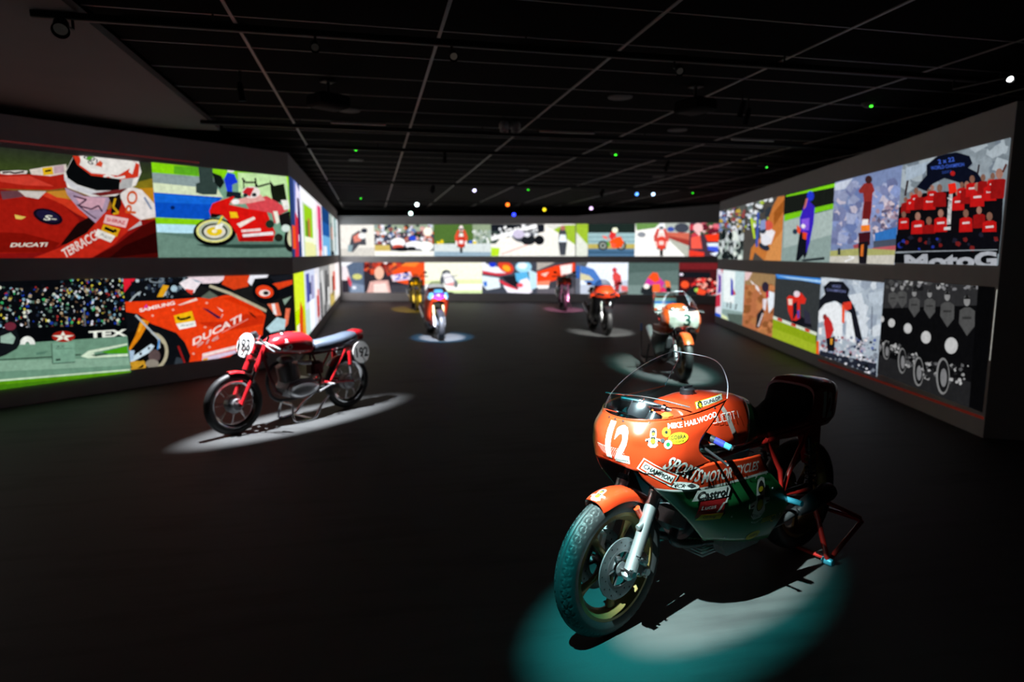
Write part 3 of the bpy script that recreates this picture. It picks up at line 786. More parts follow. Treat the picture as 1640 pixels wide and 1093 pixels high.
# ---- long left wall, seen at a steep angle ---------------------------------
def strip(wall, s0, s1, z0, z1, bg, marks, label, gain=1.15):
    p = Pic(wall, s0, s1, z0, z1, None, gain)
    p.fill(bg)
    for m in marks:
        if m[0] == 'e': p.ell(m[1], *m[2:])
        elif m[0] == 'r': p.rider_front(*m[1:5], **(m[5] if len(m) > 5 else {}))
        else: p.poly(m[0], m[1])
    p.build(label)
R = lambda x0, y0, x1, y1: [(x0, y0), (x1, y0), (x1, y1), (x0, y1)]
U = (1.70, 2.95); Lw = (0.22, 1.43)
strip(W_LL, 0.03, 1.77, *U, '283c70', [('6878c0', R(.3, .2, .6, 1)), ('e8e0f8', [(.3, .3), (.6, .2), (.8, .9), (.5, 1)]), ('d02838', [(.2, .0), (.5, .0), (.6, .5), (.35, .6)]), ('f0f0ff', R(.8, 0, 1, 1)), ('e85020', R(.05, .1, .3, .4)), ('381c50', R(.55, .3, .72, .8))], 'projected picture with white and violet streaks beside the green bike photo')
strip(W_LL, 1.77, 4.6, *U, 'c8d8c0', [('98cc20', R(.1, .3, .75, .78)), ('f4f4f8', R(0, .8, 1, 1)), ('e8e8a8', R(.1, 0, .9, .22)), ('c0703c', R(.35, .3, .5, .6)), ('f4f8e8', R(.72, .2, .95, .85)), ('5c8c20', R(.2, .3, .35, .55)), ('f0fcd8', R(.1, .22, .8, .3))], 'projected picture with a bright lime field on the long left wall')
strip(W_LL, 4.6, 6.45, *U, 'f0e8f0', [('d82868', R(.35, .1, .85, .95)), ('f8a0b8', R(.2, .5, .4, .9)), ('e85030', R(.4, .0, .7, .15)), ('803060', R(.6, .3, .75, .7))], 'projected picture with a crimson band on the long left wall')
strip(W_LL, 6.45, 9.4, *U, '2058a0', [('70b0e0', R(0, 0, 1, .42)), ('e8f0f8', R(.1, 0, .5, .2)), ('184078', R(0, .7, 1, 1))], 'projected picture with deep blue upper half on the long left wall')
strip(W_LL, 9.4, 11.6, *U, 'a0b0a8', [('506068', R(.3, .1, .6, .8)), ('d8603c', R(.4, .4, .6, .7)), ('f0f4f0', R(.7, 0, 1, 1)), ('283038', R(.1, 0, .9, .1))], 'projected picture of a grey scene with an orange figure on the long left wall')
strip(W_LL, 11.6, 14.0, *U, 'c0d4d8', [('88a8a8', R(0, .5, .6, 1)), ('f4fcff', R(.6, 0, 1, 1)), ('607070', R(.2, .1, .4, .6))], 'projected picture of pale blue haze beside the far corner')
strip(W_LL, 0.03, 1.6, *Lw, 'c0e000', [('d8ec30', R(0, .5, 1, 1)), ('d84818', [(.3, .1), (.7, .1), (.75, .45), (.5, .6), (.35, .4)]), ('f4e8d0', [(.0, 0), (.3, 0), (.35, .3), (.1, .3)]), ('787028', R(.4, 0, .8, .12)), ('f07030', [(.7, .0), (.95, .0), (.9, .4)])], 'projected picture with a chartreuse backdrop and orange bike')
strip(W_LL, 1.6, 3.7, *Lw, 'd0d8f0', [('4850a0', R(.15, .5, .45, .95)), ('f4f8ff', R(.4, 0, .9, .5)), ('b8d8d0', R(0, 0, .4, .4)), ('202848', R(.45, .6, .6, .8)), ('a0a0c8', R(.6, .5, .9, .9))], 'projected picture with pale blue and navy shapes on the long left wall')
strip(W_LL, 3.7, 5.0, *Lw, 'e0e0e8', [('d02818', R(.3, .1, .8, .6)), ('f8f0f0', R(.1, .5, .5, .9)), ('801818', R(.5, .0, .7, .3))], 'projected picture with a scarlet patch on the long left wall')
strip(W_LL, 5.0, 8.6, *Lw, '989898', [('d8d8d8', [(.1, .9), (.3, .2), (.45, .2), (.3, .95)]), ('303034', [(.35, 0), (.5, 0), (.7, .9), (.55, .9)]), ('686868', R(.6, .2, .95, .8)), ('f0f0f0', R(.75, .1, .9, .5)), ('1c1c20', R(.0, 0, .12, .7))], 'projected black and white picture on the long left wall')
strip(W_LL, 8.6, 14.0, *Lw, 'e8e0d8', [('d84828', R(.3, .3, .6, .8)), ('c8b060', R(0, 0, .4, .3)), ('fff4f4', R(.5, .1, 1, 1)), ('503030', R(.2, .2, .32, .7))], 'projected picture with orange and white shapes beside the far corner')

# ---- back wall --------------------------------------------------------------
G = 1.3
def C6(*q): return list(q)
p = Pic(W_BK, 0.1, 1.38, 1.66, 2.80, C6((25, 105), (303, 104), (310, 361), (34, 361)), G); p.fill('e8e4dc').poly('d0ccc4', [(25, 300), (320, 290), (320, 365), (25, 365)])
p.poly('484850', [(90, 320), (120, 190), (180, 150), (230, 200), (240, 270), (180, 270), (130, 330)]).poly('d88070', [(130, 200), (180, 170), (220, 190), (190, 240), (140, 250)]).ell('e8e8e8', 205, 195, 32, 26).ell('303440', 222, 152, 26, 20).poly('88a0a8', [(90, 270), (130, 270), (120, 325), (88, 325)])
p.build('projected picture of a racer leaning through a turn on a plain pale ground')
p = Pic(W_BK, 1.38, 3.6, 1.66, 2.80, C6((303, 104), (792, 102), (796, 361), (310, 361)), G); p.fill('40404c').poly('98a890', [(300, 100), (800, 100), (800, 150), (300, 180)])
p.speck(['c8d0e0', 'e8e8f0', '904848', 'd8a8a0', '283048', '6078a8', '203020', 'c06030', '40485c'], 310, 110, 790, 260, 150, 9, 24)
p.poly('c8b060', [(305, 270), (430, 270), (440, 320), (305, 320)]).poly('f0f0e8', [(305, 318), (800, 318), (800, 365), (305, 365)]).ell('f4f4f4', 500, 250, 60, 40).ell('f4f4f8', 640, 270, 80, 34).ell('c85040', 500, 285, 46, 18).ell('14161c', 530, 305, 70, 18).ell('14161c', 610, 300, 40, 16).ell('f4f8f4', 730, 280, 60, 40).ell('2848c8', 620, 215, 30, 22).ell('f4f0e0', 745, 160, 38, 36)
p.build('projected picture of a crowd pressing round white race motorcycles')
p = Pic(W_BK, 3.6, 5.7, 1.66, 2.80, C6((792, 102), (1262, 100), (1263, 361), (796, 361)), G); p.fill('3c5828').poly('4c6c30', [(800, 100), (1120, 100), (1110, 240), (800, 250)]).poly('8c9c80', [(1110, 100), (1262, 100), (1262, 250), (1120, 250)]).speck(['e8ecec', '98a8a0', 'b8c0b8', '607868'], 1120, 150, 1255, 250, 40, 8, 20)
p.speck(['f0d020', 'e8c818', '487020'], 810, 235, 890, 268, 16, 8, 15).poly('d0d8d8', [(790, 262), (1270, 255), (1270, 330), (790, 325)]).poly('90a8b8', [(790, 322), (1270, 328), (1270, 365), (790, 365)])
p.rider_front(1018, 335, 225, suit='d84830', suit2='f4e8e8', bikec='c03020', helmet='f4e0e0'); p.ell('3858c8', 1095, 245, 14, 12).ell('e8d030', 1130, 250, 14, 12)
p.build('projected picture of a rider coming head-on past dark green trees')
p = Pic(W_BK, 5.7, 8.74, 1.66, 2.80, C6((1262, 100), (1955, 98), (1952, 362), (1263, 361)), G); p.fill('f0ece4').poly('181c24', [(1262, 100), (1700, 100), (1700, 160), (1500, 210), (1262, 200)]).poly('3c4c44', [(1262, 160), (1400, 150), (1300, 260), (1262, 260)])
p.speck(['f4f4f4', 'd8dce0', '202830', '101418'], 1265, 110, 1640, 200, 60, 9, 22).line('f4f4f4', [(1262, 220), (1640, 110)], 34)
p.poly('b4dc28', [(1262, 290), (1335, 295), (1325, 360), (1262, 360)]).line('e8a8a0', [(1350, 345), (1640, 240)], 9)
p.ell('50545c', 1530, 200, 90, 50).ell('c8c0d8', 1490, 180, 50, 36).ell('1c2024', 1570, 230, 60, 40).ell('14161a', 1660, 230, 40, 40).ell('e0e0e8', 1560, 185, 24, 20).ell('1c1e22', 1560, 250, 40, 18)
p.poly('e8e8e0', [(1720, 150), (1955, 270), (1955, 362), (1640, 362), (1700, 250)]).poly('98b830', [(1770, 140), (1860, 108), (1955, 105), (1955, 270)]).poly('d8d8d0', [(1700, 110), (1860, 105), (1770, 145)])
f = lambda a, b: (1850 + a, 355 - b)
p.poly('40444c', [f(-20, 0), f(24, 0), f(36, 110), f(30, 190), f(8, 240), f(-12, 235), f(-30, 190), f(-34, 100)]).poly('e8f0f8', [f(-32, 110), f(34, 110), f(24, 170), f(-20, 170)]).ell('b06c60', 1852, 130, 20, 20)
p.build('projected picture of a white track with a lone standing figure and a leaning bike')
p = Pic(W_BK, 0.1, 0.94, 0.31, 1.43, C6((35, 412), (217, 412), (224, 660), (44, 660)), G); p.fill('586880').poly('f0f0f4', [(35, 412), (130, 412), (80, 440), (40, 470)]).poly('e8dce0', [(40, 440), (80, 450), (110, 560), (60, 600), (40, 600)]).poly('d84858', [(90, 520), (130, 600), (110, 615), (80, 560)]).ell('c8c878', 165, 530, 40, 24).poly('302c34', [(40, 560), (90, 560), (100, 660), (44, 660)]).poly('8090a8', [(120, 580), (222, 600), (222, 660), (110, 660)]).ell('e0e4f0', 140, 620, 18, 14)
p.build('projected picture of a pale racer on grey-blue tarmac in the far corner')
p = Pic(W_BK, 0.94, 3.24, 0.31, 1.43, C6((217, 412), (718, 413), (722, 663), (224, 660)), G); p.fill('302c34').speck(['d85030', 'c03828', 'e87838', '601818', '903830'], 225, 415, 520, 500, 60, 14, 30)
p.poly('e85020', [(470, 470), (560, 430), (720, 412), (720, 600), (560, 590), (450, 560)]).poly('f08030', [(520, 440), (560, 415), (680, 412), (640, 450)]).poly('ecdce8', [(440, 520), (600, 490), (620, 550), (460, 570)]).text('5060c8', '22', 465, 560, 590, 545, 46, .02, .2)
p.ell('e8b8a0', 345, 500, 38, 54).poly('d8a8a0', [(250, 640), (270, 570), (330, 560), (420, 560), (440, 660), (240, 660)]).poly('f0d8d0', [(300, 590), (400, 580), (420, 660), (300, 660)]).ell('f4f0f0', 398, 416, 16, 10).ell('f05838', 482, 650, 14, 14).poly('404048', [(440, 600), (720, 600), (720, 663), (440, 663)])
p.build('projected picture of a crowd in orange around a motorcycle tank marked 22')
p = Pic(W_BK, 3.24, 5.36, 0.31, 1.43, C6((718, 413), (1187, 413), (1189, 666), (722, 663)), G); p.fill('f4f4dc').poly('e0ecb0', [(720, 560), (1189, 550), (1189, 600), (720, 600)]).poly('fafaf4', [(720, 590), (1189, 590), (1189, 640), (720, 640)]).poly('d8ecb0', [(720, 640), (1189, 640), (1189, 668), (720, 668)])
p.ell('484c54', 895, 500, 36, 26).poly('b0b4b8', [(850, 520), (900, 490), (950, 520), (990, 580), (960, 610), (880, 600)]).poly('f4f0f4', [(870, 510), (930, 505), (960, 580), (890, 590)]).ell('50545c', 860, 560, 16, 34).ell('707478', 975, 590, 16, 30).line('70747c', [(850, 510), (870, 540), (990, 520)], 6).poly('e8a0a0', [(880, 590), (960, 575), (950, 610)])
p.build('projected picture of a grey rider on a bleached pale green field')
p = Pic(W_BK, 5.36, 7.37, 0.31, 1.43, C6((1187, 413), (1639, 414), (1638, 668), (1189, 666)), G); p.fill('404450').poly('e8ecf4', [(1190, 415), (1320, 450), (1420, 490), (1300, 520), (1190, 500)]).poly('c83040', [(1190, 480), (1300, 500), (1450, 500), (1330, 525), (1195, 505)]).ell('d84028', 1385, 450, 70, 44, .5).ell('f0a828', 1390, 460, 34, 24, .5).ell('2038c8', 1275, 430, 30, 22).ell('f4f4f8', 1195, 420, 26, 18)
p.poly('dce8f0', [(1190, 520), (1330, 540), (1340, 620), (1230, 640), (1190, 600)]).poly('3070c8', [(1200, 570), (1230, 570), (1230, 610), (1205, 610)]).poly('1c1c24', [(1350, 530), (1470, 520), (1500, 620), (1420, 600)]).poly('d83848', [(1320, 560), (1350, 560), (1480, 630), (1560, 600), (1540, 660), (1420, 640)])
p.ell('a0d8f0', 1530, 450, 66, 48).ell('e8f4fc', 1520, 440, 40, 26).poly('58b0e0', [(1460, 500), (1560, 490), (1580, 560), (1540, 640), (1470, 560)]).poly('f0e8f4', [(1500, 560), (1560, 540), (1600, 600), (1600, 660), (1480, 660)]).poly('c0e0f0', [(1570, 470), (1640, 500), (1640, 620), (1590, 640)]).poly('f4f0fc', [(1360, 600), (1480, 640), (1590, 640), (1580, 668), (1400, 660)]).ell('e05060', 1500, 600, 26, 18)
p.build('projected picture of a racer in pale blue close to a white and red bike')
p = Pic(W_BK, 7.37, 8.74, 0.31, 1.43, C6((51, 414), (362, 414), (359, 670), (49, 668)), G); p.fill('404048').poly('e84018', [(50, 490), (200, 440), (362, 415), (362, 480), (200, 560), (50, 600)]).poly('b0a8a0', [(50, 414), (200, 414), (50, 480)]).poly('f4e4e0', [(240, 440), (340, 425), (335, 500), (250, 520)]).poly('f4c8b8', [(80, 510), (150, 490), (120, 530)]).ell('f4f0f0', 100, 610, 50, 28).poly('f08868', [(50, 570), (160, 560), (150, 600), (50, 600)]).poly('605c64', [(50, 630), (362, 620), (362, 670), (50, 670)])
p.build('projected picture of a slanting orange banner behind the black street bike')
p = Pic(W_BR, 0.03, 0.19, 0.31, 1.43, None, G); p.fill('606470').poly('3060b0', R(.1, .5, .9, .9)); p.build('narrow projected sliver of blue and grey at the bend of the back wall')
p = Pic(W_BR, 0.03, 0.45, 1.66, 2.80, None, G); p.fill('d8dcd0').poly('98b830', [(0, .75), (1, .35), (1, 1), (0, 1)]); p.build('narrow projected sliver of grass and white track at the bend of the back wall')
p = Pic(W_BR, 0.45, 2.1, 1.66, 2.80, C6((472, 97), (859, 93), (852, 362), (467, 362)), G); p.fill('1c2824').poly('98b8bc', [(470, 170), (860, 170), (860, 300), (470, 300)])
for y in (205, 240): p.line('688890', [(470, y), (860, y)], 6)
p.poly('b8a858', [(470, 262), (860, 262), (860, 300), (470, 300)]).poly('4c7090', [(470, 300), (860, 300), (860, 365), (470, 365)]).poly('345470', [(470, 320), (860, 325), (860, 340), (470, 340)])
for x in (592, 742): p.ell('141816', x, 275, 42, 40).ell('909890', x, 275, 28, 27).ell('2c3430', x, 275, 12, 12)
p.poly('f05018', [(660, 230), (700, 205), (740, 200), (765, 250), (740, 290), (680, 295), (640, 240)]).poly('d83030', [(640, 200), (660, 160), (700, 150), (700, 200), (660, 230)]).ell('f4f8d8', 692, 148, 24, 22).poly('f06858', [(585, 190), (620, 200), (640, 225), (600, 215)]).poly('60a040', [(625, 240), (650, 245), (650, 280), (630, 280)]).poly('e85840', [(655, 250), (700, 260), (690, 300), (660, 290)])
p.build('projected picture of an orange race bike in side view before a guard rail')
p = Pic(W_BR, 2.1, 3.95, 1.66, 2.80, C6((859, 93), (1306, 89), (1296, 362), (852, 362)), G); p.fill('f4f2ee').poly('68904c', [(860, 90), (1060, 90), (1020, 130), (870, 150)]).poly('b0b8b0', [(1100, 90), (1306, 90), (1306, 180), (1110, 170)]).ell('404450', 1240, 130, 60, 40).ell('3c50a0', 1150, 140, 30, 20)
p.poly('c86450', [(1110, 165), (1306, 170), (1306, 260), (1120, 190)]).poly('9c3830', [(1110, 190), (1306, 230), (1306, 290), (1110, 205)]).poly('b0b4a8', [(1110, 205), (1306, 280), (1306, 362), (1270, 362)]).ell('888c94', 910, 185, 34, 22)
p.rider_front(1073, 360, 268, suit='c85048', suit2='f0d0c8', helmet='e8ecf4', bikec='d84030')
p.build('projected picture of a rider on a white straight beside a red barrier')
p = Pic(W_BR, 3.95, 5.4, 1.66, 2.80, C6((1306, 89), (1541, 87), (1529, 362), (1296, 362)), G); p.fill('40303c').speck(['d86878', 'e8a0a0', 'c03848', '601828', 'f0d0d0', '305030'], 1310, 95, 1535, 200, 50, 16, 34)
p.ell('f0b8b8', 1350, 130, 26, 40).poly('e85848', [(1310, 210), (1360, 190), (1370, 300), (1310, 300)]).poly('f03818', [(1385, 190), (1470, 175), (1510, 240), (1400, 240)]).poly('d8e4f4', [(1395, 255), (1540, 250), (1540, 290), (1400, 280)]).poly('3850d0', [(1400, 280), (1540, 290), (1450, 330), (1400, 310)]).poly('e8f0fc', [(1410, 340), (1540, 300), (1540, 330), (1440, 362)]).poly('e03828', [(1300, 310), (1380, 330), (1380, 362), (1298, 362)]).ell('20283c', 1490, 360, 50, 30)
p.build('projected picture of red-clad people around an orange and blue bike')
p = Pic(W_BR, 0.2, 1.89, 0.31, 1.43, C6((409, 414), (801, 416), (795, 675), (406, 670)), G); p.fill('e4ecf8').poly('c0c8d8', [(406, 600), (800, 560), (800, 680), (406, 680)]).poly('4878c0', [(409, 430), (520, 470), (580, 560), (590, 620), (480, 600), (409, 540)]).poly('d0c8a0', [(409, 500), (480, 520), (520, 560), (409, 560)]).poly('585c60', [(409, 414), (470, 414), (450, 450), (409, 440)])
p.poly('d84848', [(670, 520), (690, 480), (740, 520), (745, 570), (710, 620), (680, 600)]).ell('c83848', 688, 475, 20, 20).poly('f4f0f4', [(650, 560), (680, 560), (690, 640), (660, 660)]).poly('a03038', [(690, 570), (740, 560), (720, 660), (690, 660)]).poly('e06868', [(740, 600), (795, 610), (795, 650), (745, 650)]).poly('50382c', [(720, 660), (795, 650), (795, 680), (720, 680)])
p.build('projected picture of a red-clad rider standing against a pale sky')
p = Pic(W_BR, 1.89, 3.64, 0.31, 1.43, C6((801, 416), (1218, 417), (1209, 680), (795, 675)), G); p.fill('5c706c').poly('4c605c', [(800, 416), (1218, 416), (1218, 480), (800, 500)]).poly('748884', [(795, 600), (1215, 600), (1210, 685), (795, 685)])
p.poly('202428', [(900, 660), (910, 620), (1000, 600), (1010, 680), (940, 685)]).poly('c83898', [(930, 600), (960, 540), (1000, 520), (1060, 540), (1100, 580), (1080, 620), (1000, 600)]).poly('f05020', [(960, 540), (1000, 495), (1040, 500), (1060, 560), (1020, 580)]).poly('f06830', [(1000, 590), (1060, 590), (1070, 660), (1030, 690), (1000, 650)]).ell('f8f0e8', 950, 610, 24, 20).poly('f07838', [(1100, 560), (1140, 570), (1150, 630), (1110, 620)]).ell('1c2024', 1130, 640, 24, 26).ell('d83060', 1085, 650, 26, 34)
p.build('projected picture of a racer in magenta and orange leaning low on grey tarmac')
p = Pic(W_BR, 3.64, 5.4, 0.31, 1.43, C6((1218, 417), (1527, 417), (1515, 683), (1209, 680)), G); p.fill('401418').poly('6c1c20', [(1215, 417), (1530, 417), (1530, 470), (1215, 470)]).poly('14161c', [(1215, 490), (1400, 495), (1400, 540), (1215, 540)]).ell('e8e0f0', 1230, 512, 12, 10).speck(['e03030', 'c82828', 'f06858', '801c20', 'e8a090', '301014'], 1290, 550, 1520, 680, 110, 8, 18).poly('98a8a8', [(1205, 680), (1520, 680), (1520, 640), (1380, 690)]).poly('181c20', [(1250, 660), (1300, 600), (1380, 640), (1390, 690), (1270, 690)]).ell('f05028', 1250, 595, 24, 30).ell('98c050', 1320, 640, 16, 16).poly('e84828', [(1330, 620), (1380, 650), (1360, 680), (1320, 670)])
p.build('projected picture of a red team lined up behind a motorcycle on the back wall')

# ---- right wall -------------------------------------------------------------
p = Pic(W_RW, 0.02, 2.2, 1.62, 2.80, C6((104, 632), (292, 583), (273, 984), (89, 979))); p.fill('585c58').poly('283860', [(90, 600), (170, 600), (160, 720), (90, 720)]).speck(['e8e8f0', 'b0b8c0', '404840', '687060', 'c8a840', '984848', '282c30', 'd8d0c8', '7890c0'], 100, 610, 330, 800, 130, 9, 22).poly('a0b0a8', [(80, 830), (290, 840), (280, 990), (80, 990)]).speck(['182020', '303838', 'c8d0d0', 'e8f0e8', '202428'], 90, 780, 330, 980, 70, 10, 26, 1.7)
p.build('projected picture of motocross riders bunched at a start')
p = Pic(W_RW, 2.2, 4.6, 1.62, 2.80, C6((292, 583), (579, 509), (552, 993), (273, 984))); p.fill('4c4844').speck(['e8ecf0', '303840', 'a8c040', '687878', 'c8d0e0'], 290, 520, 480, 760, 70, 10, 24).poly('c87838', [(490, 600), (530, 525), (600, 515), (580, 1000), (440, 1000), (360, 930), (340, 1000), (320, 1000), (335, 900), (420, 800)]).poly('a05820', [(500, 640), (580, 540), (580, 620), (500, 740)]).poly('d89050', [(460, 900), (570, 760), (560, 1000), (430, 1000)]).line('b8d838', [(335, 680), (360, 830)], 16).line('4058b0', [(385, 640), (375, 890)], 18)
p.poly('f0ecf0', [(400, 790), (480, 760), (510, 780), (480, 870), (420, 880)]).ell('283040', 430, 890, 44, 24, .5).ell('e8e8f0', 440, 840, 36, 40).ell('d85848', 460, 735, 34, 36).ell('303848', 420, 770, 24, 26).poly('8898c8', [(400, 700), (440, 690), (440, 760), (400, 770)])
p.build('projected picture of an off-road rider dropping down an ochre dirt bank')
p = Pic(W_RW, 4.6, 6.7, 1.62, 2.80, C6((579, 509), (948, 415), (909, 1005), (552, 993))); p.fill('8ca09c').poly('181c18', [(570, 500), (950, 410), (950, 640), (570, 660)]).poly('80d818', [(590, 515), (945, 428), (945, 455), (590, 525)]).poly('78c818', [(578, 655), (690, 630), (935, 575), (935, 612), (690, 670), (576, 705)]).poly('a8b8b4', [(576, 705), (935, 615), (930, 800), (570, 900)]).poly('20282c', [(690, 985), (870, 965), (870, 985), (720, 998)])
p.poly('10141c', [(660, 990), (690, 770), (770, 760), (760, 860), (740, 950), (720, 985), (715, 950), (680, 995)]).poly('3820b8', [(690, 680), (720, 590), (745, 540), (800, 600), (790, 720), (760, 870), (735, 940), (740, 820), (690, 770)]).poly('8858e0', [(700, 690), (760, 680), (755, 770), (710, 770)]).poly('e85030', [(670, 730), (700, 760), (690, 800), (665, 780)]).poly('e84820', [(710, 780), (745, 790), (735, 840), (712, 830)]).ell('f0e8f0', 715, 740, 16, 16).ell('2438d0', 768, 520, 26, 36).poly('c87068', [(735, 540), (750, 535), (735, 600), (715, 620)]).ell('283848', 655, 780, 18, 20)
p.build('projected picture of a blue and violet race bike lifting its wheel')
p = Pic(W_RW, 6.7, 8.55, 1.62, 2.79, C6((948, 420), (1439, 295), (1382, 1020), (909, 1005))); p.fill('7888b0').speck(['8898c8', 'a0a8c8', '687098', 'c0b8c8', '7880a8', '9098b8', '6878a8'], 930, 420, 1430, 860, 170, 24, 60).poly('c8d0e0', [(940, 430), (1080, 390), (1020, 470), (945, 480)]).speck(['a08898', '605870', 'd0c0c8'], 1230, 560, 1420, 800, 60, 10, 24).poly('3070b8', [(1240, 790), (1420, 740), (1410, 830), (1240, 850)]).poly('485060', [(1230, 850), (1410, 830), (1405, 890), (1230, 910)]).poly('a04850', [(1080, 880), (1140, 860), (1140, 910), (1090, 910)]).poly('b85860', [(1220, 900), (1400, 880), (1395, 920), (1220, 930)]).poly('a8a868', [(910, 920), (1140, 900), (1390, 915), (1390, 960), (910, 970)]).poly('c8c4b8', [(905, 960), (1390, 950), (1385, 1025), (905, 1020)])
p.poly('8c2c28', [(1160, 560), (1155, 500), (1130, 500), (1120, 480), (1160, 430), (1190, 420), (1220, 425), (1240, 480), (1225, 500), (1215, 640), (1200, 720), (1145, 700), (1150, 640)]).poly('6a1c1c', [(1165, 560), (1215, 560), (1205, 700), (1150, 700)]).ell('3c2020', 1195, 400, 26, 30).poly('e8e0e0', [(1150, 690), (1195, 690), (1190, 740), (1145, 735)]).poly('f08028', [(1140, 735), (1205, 730), (1205, 775), (1140, 780)]).poly('40141c', [(1120, 790), (1210, 780), (1205, 880), (1125, 890)]).poly('16141a', [(1120, 860), (1195, 850), (1180, 1015), (1125, 1015)]).poly('d87028', [(1140, 880), (1160, 870), (1155, 960), (1135, 960)]).poly('282c38', [(970, 900), (990, 900), (990, 950), (970, 950)]).line('e8e8e8', [(1020, 1000), (1090, 970), (1050, 960)], 12)
p.build('projected picture of a rider standing up on his bike before a hazy crowd')
p = Pic(W_RW, 8.55, 10.38, 1.64, 2.79, C6((277, 272), (1007, 86), (920, 949), (225, 930)), .85); p.fill('8c98a0').speck(['98a4ac', '808c94', 'b0bcc4', '788490'], 280, 90, 1000, 420, 60, 40, 90).poly('b0c0d0', [(300, 290), (480, 240), (420, 330), (300, 380)])
p.poly('0c1020', [(370, 420), (440, 340), (440, 270), (520, 205), (640, 185), (730, 210), (750, 260), (720, 290), (780, 320), (850, 420), (700, 470), (660, 390), (560, 360), (480, 400), (440, 450)])
p.text('4468d8', '2 x 22', 520, 265, 630, 245, 30, .02).text('4468d8', 'WORLD CHAMPION', 470, 305, 695, 278, 24, .015).text('3450a8', '2022', 545, 330, 610, 320, 16)
p.poly('0e0c10', [(250, 560), (420, 460), (960, 420), (940, 870), (235, 860)])
for k, (x, y, s) in enumerate([(300, 500, 60), (340, 470, 66), (370, 440, 70), (395, 460, 70), (460, 450, 78), (480, 420, 60), (530, 420, 84), (655, 450, 80), (680, 400, 60), (715, 400, 84), (750, 360, 80), (785, 410, 90), (825, 350, 74), (870, 380, 84), (890, 340, 70), (935, 320, 112), (290, 600, 66), (385, 610, 84), (460, 640, 84), (540, 590, 84), (710, 590, 84), (800, 570, 80), (870, 610, 92)]):
    p.poly('c81818' if k % 3 else '981414', [(x - s * .55, y + s * 1.6), (x - s * .5, y + s * .55), (x - s * .2, y + s * .4), (x + s * .25, y + s * .38), (x + s * .5, y + s * .5), (x + s * .52, y + s * 1.55)]).ell('a87868' if k % 2 else '886050', x, y + s * .08, s * .22, s * .32)
    if k % 3: p.poly('e8d8d8', [(x - s * .28, y + s * .8), (x + s * .3, y + s * .74), (x + s * .3, y + s * .9), (x - s * .28, y + s * .95)])
p.line('302024', [(300, 480), (318, 375)], 14).line('302024', [(790, 330), (800, 268)], 12).line('603028', [(960, 320), (985, 265)], 14)
p.poly('f02818', [(590, 400), (640, 390), (650, 450), (600, 470)]).ell('c02020', 622, 328, 16, 16)
p.poly('c8c8c8', [(597, 470), (622, 465), (608, 670), (582, 672)]).speck(['909090', 'f0f0f0'], 590, 480, 612, 665, 26, 4, 9).poly('d0d0d0', [(565, 690), (610, 686), (608, 708), (562, 710)])
p.poly('0c0c12', [(240, 740), (930, 720), (920, 860), (235, 860)]).speck(['2838a0', '202030', '782020', '0c0c14'], 250, 740, 920, 840, 26, 10, 24).line('a8b0b8', [(240, 858), (925, 842)], 6).poly('0a0c10', [(232, 866), (928, 850), (920, 960), (225, 960)])
p.text('b0b4bc', 'MotoG', 300, 985, 925, 960, 110, .05)
p.build('projected picture of a red-shirted team celebrating under a dark champion arch')
p = Pic(W_RW, 0.02, 0.56, 0.19, 1.36, C6((98, 111), (146, 116), (128, 513), (82, 495))); p.fill('e8e0f0').poly('6838a8', [(105, 150), (130, 170), (130, 300), (100, 320), (110, 220)]).poly('c83048', [(85, 330), (125, 320), (125, 420), (85, 430)]).poly('e03838', [(130, 112), (150, 112), (148, 160)]).poly('2858d0', [(80, 470), (130, 490), (130, 530), (80, 520)]); p.build('narrow projected picture of violet and red shapes at the far end of the right wall')
p = Pic(W_RW, 0.56, 2.4, 0.19, 1.36, C6((146, 116), (329, 134), (308, 582), (128, 513))); p.fill('c4dce0').poly('f4fcfc', [(150, 120), (250, 130), (240, 400), (150, 380)]).poly('90a8a4', [(140, 440), (320, 470), (310, 590), (130, 520)]).poly('586860', [(180, 480), (310, 490), (308, 585), (200, 545)]).poly('2438b8', [(212, 180), (230, 210), (232, 330), (210, 330)]).poly('d04848', [(230, 270), (255, 320), (232, 330)]).line('50585c', [(212, 385), (208, 440)], 10).line('50585c', [(260, 400), (250, 450)], 10).line('50585c', [(185, 390), (180, 430)], 8).poly('e8f4c0', [(130, 480), (180, 510), (200, 560), (135, 520)]); p.build('projected picture of a blue flag figure on a pale blue ground')
p = Pic(W_RW, 2.4, 4.35, 0.19, 1.36, C6((329, 134), (585, 158), (556, 678), (308, 582))); p.fill('b87048').poly('a08058', [(330, 130), (590, 150), (580, 300), (500, 260), (330, 240)]).poly('f0e8e8', [(370, 200), (440, 260), (470, 330), (400, 250)]).poly('e8c8c8', [(330, 130), (390, 140), (360, 200), (330, 210)]).speck(['b87848', 'a06038', 'c88050', '905830'], 310, 260, 580, 670, 50, 14, 40).poly('e8f0f8', [(520, 290), (580, 310), (575, 420), (530, 480), (520, 380)]).poly('c02840', [(505, 290), (530, 290), (530, 350), (505, 350)]).ell('302838', 500, 260, 30, 44).poly('282428', [(420, 600), (430, 490), (480, 430), (490, 480), (450, 600)]).poly('e8e0e8', [(480, 360), (515, 360), (500, 460), (480, 440)]).line('d8c8c8', [(440, 590), (480, 480)], 12); p.build('projected picture of an off-road rider on red-brown earth')
p = Pic(W_RW, 4.35, 6.42, 0.19, 1.37, C6((585, 154), (965, 189), (924, 819), (556, 678))); p.fill('34383a').poly('3888e0', [(580, 150), (966, 180), (966, 235), (800, 205), (600, 188)]).poly('a8d0f0', [(600, 165), (966, 205), (966, 225), (700, 190)]).poly('8ca418', [(556, 520), (920, 660), (925, 820), (556, 690)]).poly('a0b428', [(560, 600), (922, 740), (925, 820), (556, 690)]).poly('d8e0d0', [(565, 500), (930, 640), (928, 665), (560, 525)])
